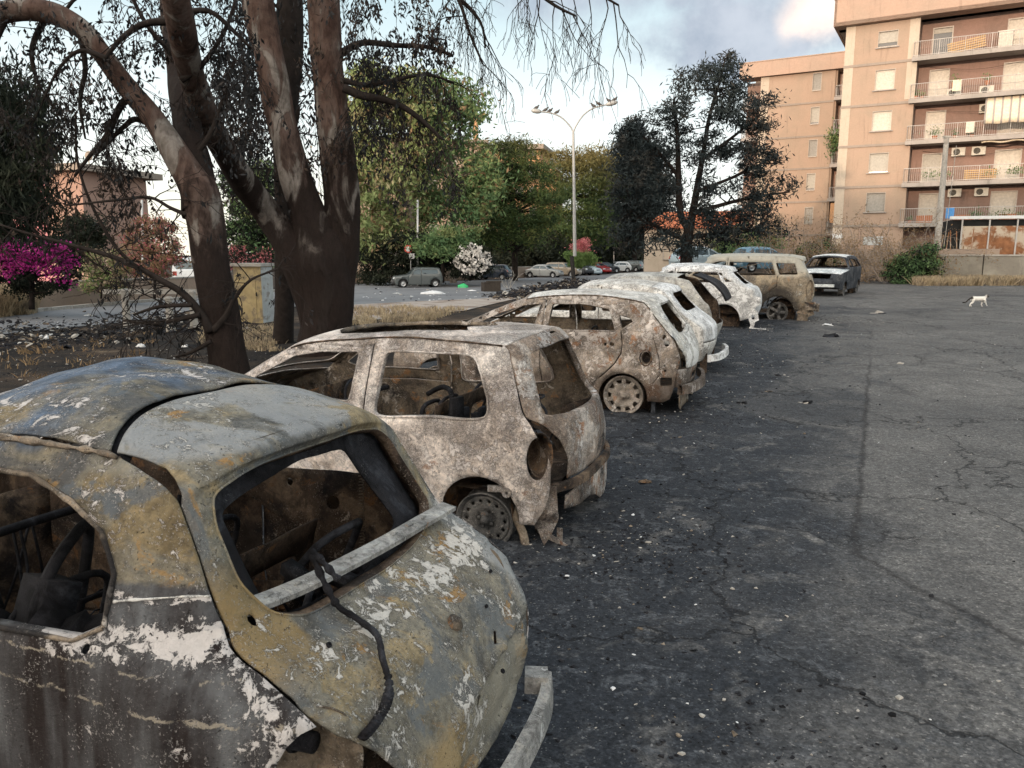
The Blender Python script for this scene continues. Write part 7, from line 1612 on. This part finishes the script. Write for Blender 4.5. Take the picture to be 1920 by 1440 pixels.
def litter():
    rn = random.Random(33); ash = [M['char'], M['conc'], M['whitep'], M['in2'], M['terrac']]
    def lot(r, c): x, y = .94*r+.34*c, -.34*r+.94*c; return Vector((x, y, tz(x, y)+.017))
    P = []
    for k in range(8200):
        r = rn.gauss(-1.2, .55) if rn.random() < .7 else rn.uniform(-5, 1.5); P.append(lot(r, rn.uniform(1.0, 23)))
    for cx, cy, n, s in ((.9, 4.9, 1300, .38), (2.1, 9.2, 900, .45), (1.0, 2.9, 400, .3), (3.9, 12.6, 500, .5), (8.2, 19.4, 700, .6), (5.6, 17.4, 400, .5)):
        for k in range(n): x, y = cx+rn.gauss(0, s), cy+rn.gauss(0, s*1.1); P.append(Vector((x, y, tz(x, y)+.017)))
    shards('ash_litter', P, .003, .026, ash[:4], [12, 1.4, .25, .8], rn, kind='stuff', label='ash, glass and charred scraps strewn along the burnt row')
    P = [lot(rn.uniform(-1, 8)**1, rn.uniform(-1, 40)) for k in range(2600)]
    shards('grit', P, .004, .022, [M['conc'], M['char'], M['whitep']], [3, 5, .8], rn, kind='stuff', label='grit and pale specks over the parking lot')
    # larger loose scraps
    for i, (px, py, s, m, lb) in enumerate(((1510, 757, .16, 'conc', 'flat grey scrap lying on the lot, right of the brown hatchback'), (1690, 682, .11, 'conc', 'small pale scrap on the lot straight below the cat'), (1460, 705, .15, 'char', 'long charred strip on the sooty asphalt behind the wrecks'),
                                       (1395, 757, .12, 'char', 'dark scrap just behind the brown wreck'), (1650, 588, .35, 'conc', 'thin bent light grey strip between the off-roader and the cat'), (1560, 632, .3, 'char', 'crumpled dark and pink scrap behind the off-roader'), (1555, 610, .25, 'whitep', 'white scrap at the off-roader\'s tail'), (1440, 735, .12, 'in2', 'brownish scrap behind the third wreck'), (1215, 905, .10, 'in', 'sooty lump on the asphalt behind the pink wreck'))):
        g = gnd(px, py, .017); o = shards('metal_scrap', [Vector((rn.gauss(0, s*.18), rn.gauss(0, s*.1), .0)) for k in range(5)], s*.3, s*.7, [M[m], M['char']], [3, 1], rn, label=lb, category='scrap', group='loose scraps on the lot'); o.location = g
    # rubble along the verge
    P = []
    for k in range(2600):
        px = rn.uniform(-200, 250); g = gnd(px, rn.gauss(632, 14)+(-.04*px)); P.append(g+Vector((0, 0, rn.random()*.12)))
    for k in range(1500):
        g = gnd(rn.uniform(250, 470), rn.uniform(585, 625)); P.append(g+Vector((0, 0, .02)))
    shards('verge_rubble', P, .02, .16, [M['char'], M['conc'], M['whitep'], M['in2']], [12, 1.5, .3, 1.5], rn, kind='stuff', label='black and white burnt rubbish heaped along the verge, left')
    P = []
    for k in range(2600):
        px = rn.triangular(890, 1150, 1060); g = gnd(px, 558-(px-900)*.06+rn.gauss(0, 4)); hh = max(0, 1-abs(px-1075)/150)*.75; P.append(g+Vector((0, rn.uniform(-.8, .8), rn.random()*hh)))
    shards('rubble_heap', P, .06, .30, [M['char'], M['conc'], M['wood'], M['in2']], [9, 1.1, 3, 1.5], rn, kind='stuff', label='heap of charred debris around the foot of the street lamp')
    P = [gnd(rn.uniform(670, 900), rn.uniform(540, 566)) for k in range(160)]
    shards('street_litter', P, .04, .18, [M['whitep'], M['conc'], M['char']], [3, 2, 2], rn, kind='stuff', label='white litter scattered on the street')
    P = [gnd(rn.uniform(-60, 560), rn.uniform(640, 720)) for k in range(2600)]
    shards('burnt_ground_litter', P, .008, .05, [M['char'], M['conc'], M['in2'], M['whitep']], [8, 1, 2, .4], rn, kind='stuff', label='scorched twigs and crumbs over the burnt verge')
    for px, py, w, m, lb in ((264, 651, .22, 'whitep', 'crumpled white bag lying on the burnt verge'), (347, 651, .16, 'whitep', 'small flat white scrap to the right of the crumpled bag'), (744, 551, .5, 'cabs', 'grey-white bundle dropped on the street'), (868, 540, .8, 'greenb', 'green plastic bag on the street beyond the trunks'), (812, 552, 1.5, 'whitep', 'long white sheet of litter on the street'), (885, 546, .6, 'whitep', 'torn white bag beside the green one')):
        g = gnd(px, py); mb = MB(); n = 12; h = w*(.35 if w < .45 or m == 'greenb' else .13)
        for j in range(7):
            for k in range(n):
                a = 2*pi*k/n; t = j/6*pi/2; rr = w*.5*cos(t)*(1+.35*mn.noise(Vector((cos(a)*2+px, sin(a)*2, t*3)))); mb.v.append((rr*cos(a), rr*sin(a)*.6, h*sin(t)*(1+.4*mn.noise(Vector((cos(a)*3, sin(a)*3+px, t))))))
        mb.f = [(j*n+k, j*n+(k+1) % n, (j+1)*n+(k+1) % n, (j+1)*n+k) for j in range(6) for k in range(n)]; mb.m = [0]*len(mb.f)
        mb.build('litter_bag', M[m], None, True, label=lb, category='litter').location = g
    g = gnd(923, 547); mb = MB(); mb.box((0, 0, .3), (1.0, .7, .6), .1); mb.box((.1, -.1, .62), (.9, .5, .1), .2, m=0); mb.box((-.45, 0, .3), (.3, .8, .55), .3)
    mb.build('charred_box', M['wood'], label='charred dark crate standing at the left end of the debris heap', category='crate').location = g
    g = gnd(953, 541); mb = MB(); tips = []
    for k in range(7): twigs(mb, (rn.uniform(-.2, .2), 0, 0), (rn.gauss(.2, .4), 0, 1), rn.uniform(.6, 1.5), rn, 1, .02, .2, Vector(), tips)
    mb.build('bent_wire', M['conc'], None, True, label='bent pale wires sticking up out of the debris heap', category='scrap').location = g
    g = gnd(896, 524); mb = MB(); mb.box((-.2, 0, .6), (.5, .35, 1.2)); mb.box((-.2, 0, 1.22), (.56, .4, .05)); o = mb.build('junction_box', M['whitep'], label='pale grey junction box on the pavement right of the navy car', category='cabinet'); o.location = gnd(969, 522)
    # straw
    def straw(name, poly, n, h, lab, mat='straw', tilt=.35):
        V = []; F = []
        xs = [p[0] for p in poly]; ys = [p[1] for p in poly]; c = 0
        while c < n:
            x, y = rn.uniform(min(xs), max(xs)), rn.uniform(min(ys), max(ys))
            if not inpoly([(x, y)], poly)[0] or mn.noise(Vector((x*.05, y*.3, 1))) < -.12: continue
            g = gnd(x, y); c += 1
            for j in range(9):
                b = g+Vector((rn.gauss(0, .09), rn.gauss(0, .09), 0)); hh = h*rn.uniform(.5, 1.2); d = Vector((rn.gauss(0, tilt), rn.gauss(0, tilt), 1)); e = Vector((rn.gauss(0, 1), rn.gauss(0, 1), 0)).normalized()*.008*(1+g.y/25)
                k = len(V); m_ = b+d*hh*.6; V += [b-e, b+e, m_+e*.8, m_-e*.8, b+d*hh+Vector((d.x*.2, d.y*.2, 0))*hh]; F += [(k, k+1, k+2, k+3), (k+3, k+2, k+4)]
        return mesh(name, V, F, M[mat], smooth=False, kind='stuff', label=lab)
    straw('dry_grass', [(660, 582), (760, 578), (870, 583), (800, 604), (664, 614)], 300, .22, 'dry yellow grass along the verge beyond the great trunk')
    straw('dry_grass', [(-60, 578), (66, 572), (60, 590), (-60, 603)], 800, 1.0, 'tall dry straw at the far left beside the street')
    straw('dry_grass', [(1740, 531), (1990, 528), (1990, 536), (1700, 537)], 1100, .42, 'dry grass fringe at the foot of the boundary wall')
    straw('burnt_grass', [(-60, 625), (330, 625), (330, 700), (-60, 720)], 45, .12, 'sparse scorched brownish weeds on the burnt verge', 'l_dry', .7)
    straw('dry_grass', [(380, 610), (520, 610), (520, 660), (380, 650)], 240, .12, 'sparse scorched grass between the trunks')
def cat_():
    g = gnd(1832, 575, .018); o = empty('cat', g, R(4), label='white cat with dark tail and dark face markings trotting right across the lot', category='cat')
    mb = MB(); T = mb.tube
    T(spline([(-.20, 0, .235), (-.14, 0, .24), (-.04, 0, .232), (.08, 0, .235), (.16, 0, .25), (.215, 0, .275), (.25, 0, .29)], 4), [.045, .062, .071, .076, .077, .075, .074, .073, .072, .072, .073, .074, .075, .074, .07, .066, .06, .056, .052, .048, .045, .042, .04, .038, .036][:25], 14)
    T([(.235, 0, .285), (.255, 0, .30), (.285, 0, .305), (.315, 0, .298), (.335, 0, .288), (.348, 0, .284)], [.034, .047, .05, .042, .028, .014], 14)
    for y in (-.028, .028): T([(.268, y, .335), (.265, y*1.15, .37)], [.018, .003], 6)
    L = [((-.16, .04, .21), (-.13, .045, .14), (-.19, .045, .075), (-.165, .045, .01), (-.14, .045, .008)), ((-.17, -.04, .21), (-.18, -.045, .13), (-.25, -.045, .08), (-.27, -.045, .02), (-.25, -.045, .01)),
         ((.17, .035, .22), (.175, .037, .13), (.155, .037, .07), (.17, .037, .012), (.195, .037, .008)), ((.18, -.035, .22), (.215, -.037, .14), (.25, -.037, .08), (.275, -.037, .03), (.295, -.037, .022))]
    for l in L: T(spline(l, 4), [.05, .046, .042, .036, .030, .025, .021, .019, .017, .016, .015, .015, .014, .014, .014, .015, .014][:17], 10)
    m, nt, b, tc = newmat('cat_fur'); s = N(nt, 'ShaderNodeSeparateXYZ', {0: tc}); n = noi(nt, tc, 9, 5, .6)
    x = mth(nt, 'ADD', s.outputs[0], mth(nt, 'MULTIPLY', mth(nt, 'SUBTRACT', n, .5), .12)); z = s.outputs[2]
    face = mth(nt, 'MULTIPLY', sm(nt, x, .255, .27), sm(nt, z, .26, .28)); rump = mth(nt, 'MULTIPLY', sm(nt, x, -.15, -.19), sm(nt, z, .2, .24)); bk = mth(nt, 'MULTIPLY', sm(nt, z, .29, .305), .6)
    c = mx(nt, mth(nt, 'MAXIMUM', mth(nt, 'MAXIMUM', face, rump), bk), (.72, .69, .64), (.05, .045, .042)); setb(nt, b, c, .9, 0., bump(nt, noi(nt, tc, 120, 3), .3, .004))
    ob = mb.build('body', m, o, True); r = ob.modifiers.new('remesh', 'REMESH'); r.mode = 'VOXEL'; r.voxel_size = .009; r.use_smooth_shade = True; q = ob.modifiers.new('smooth', 'SMOOTH'); q.iterations = 4
    mb = MB(); mb.tube(spline([(-.19, 0, .25), (-.25, 0, .24), (-.31, 0, .19), (-.36, 0, .14), (-.41, .01, .12), (-.46, .01, .125)], 4), [.022]*8+[.018]*13, 8); mb.build('tail', plain('dark_fur', (.035, .03, .028), .95), o, True)
    mb = MB()
    for y in (-.02, .02): mb.lathe([(0, .004), (.006, .002), (.007, -.002)], c=(.322, y*1.1, .306), ax='X', n=8)
    mb.build('eyes', M['tyre'], o, True)
M['greenb'] = plain('green_plastic', (.03, .42, .14), .45)
litter(); cat_()
# ================================================================== BUILD
car_near(); car_pink(); car_brown(); burnt_rest(); clean_cars()
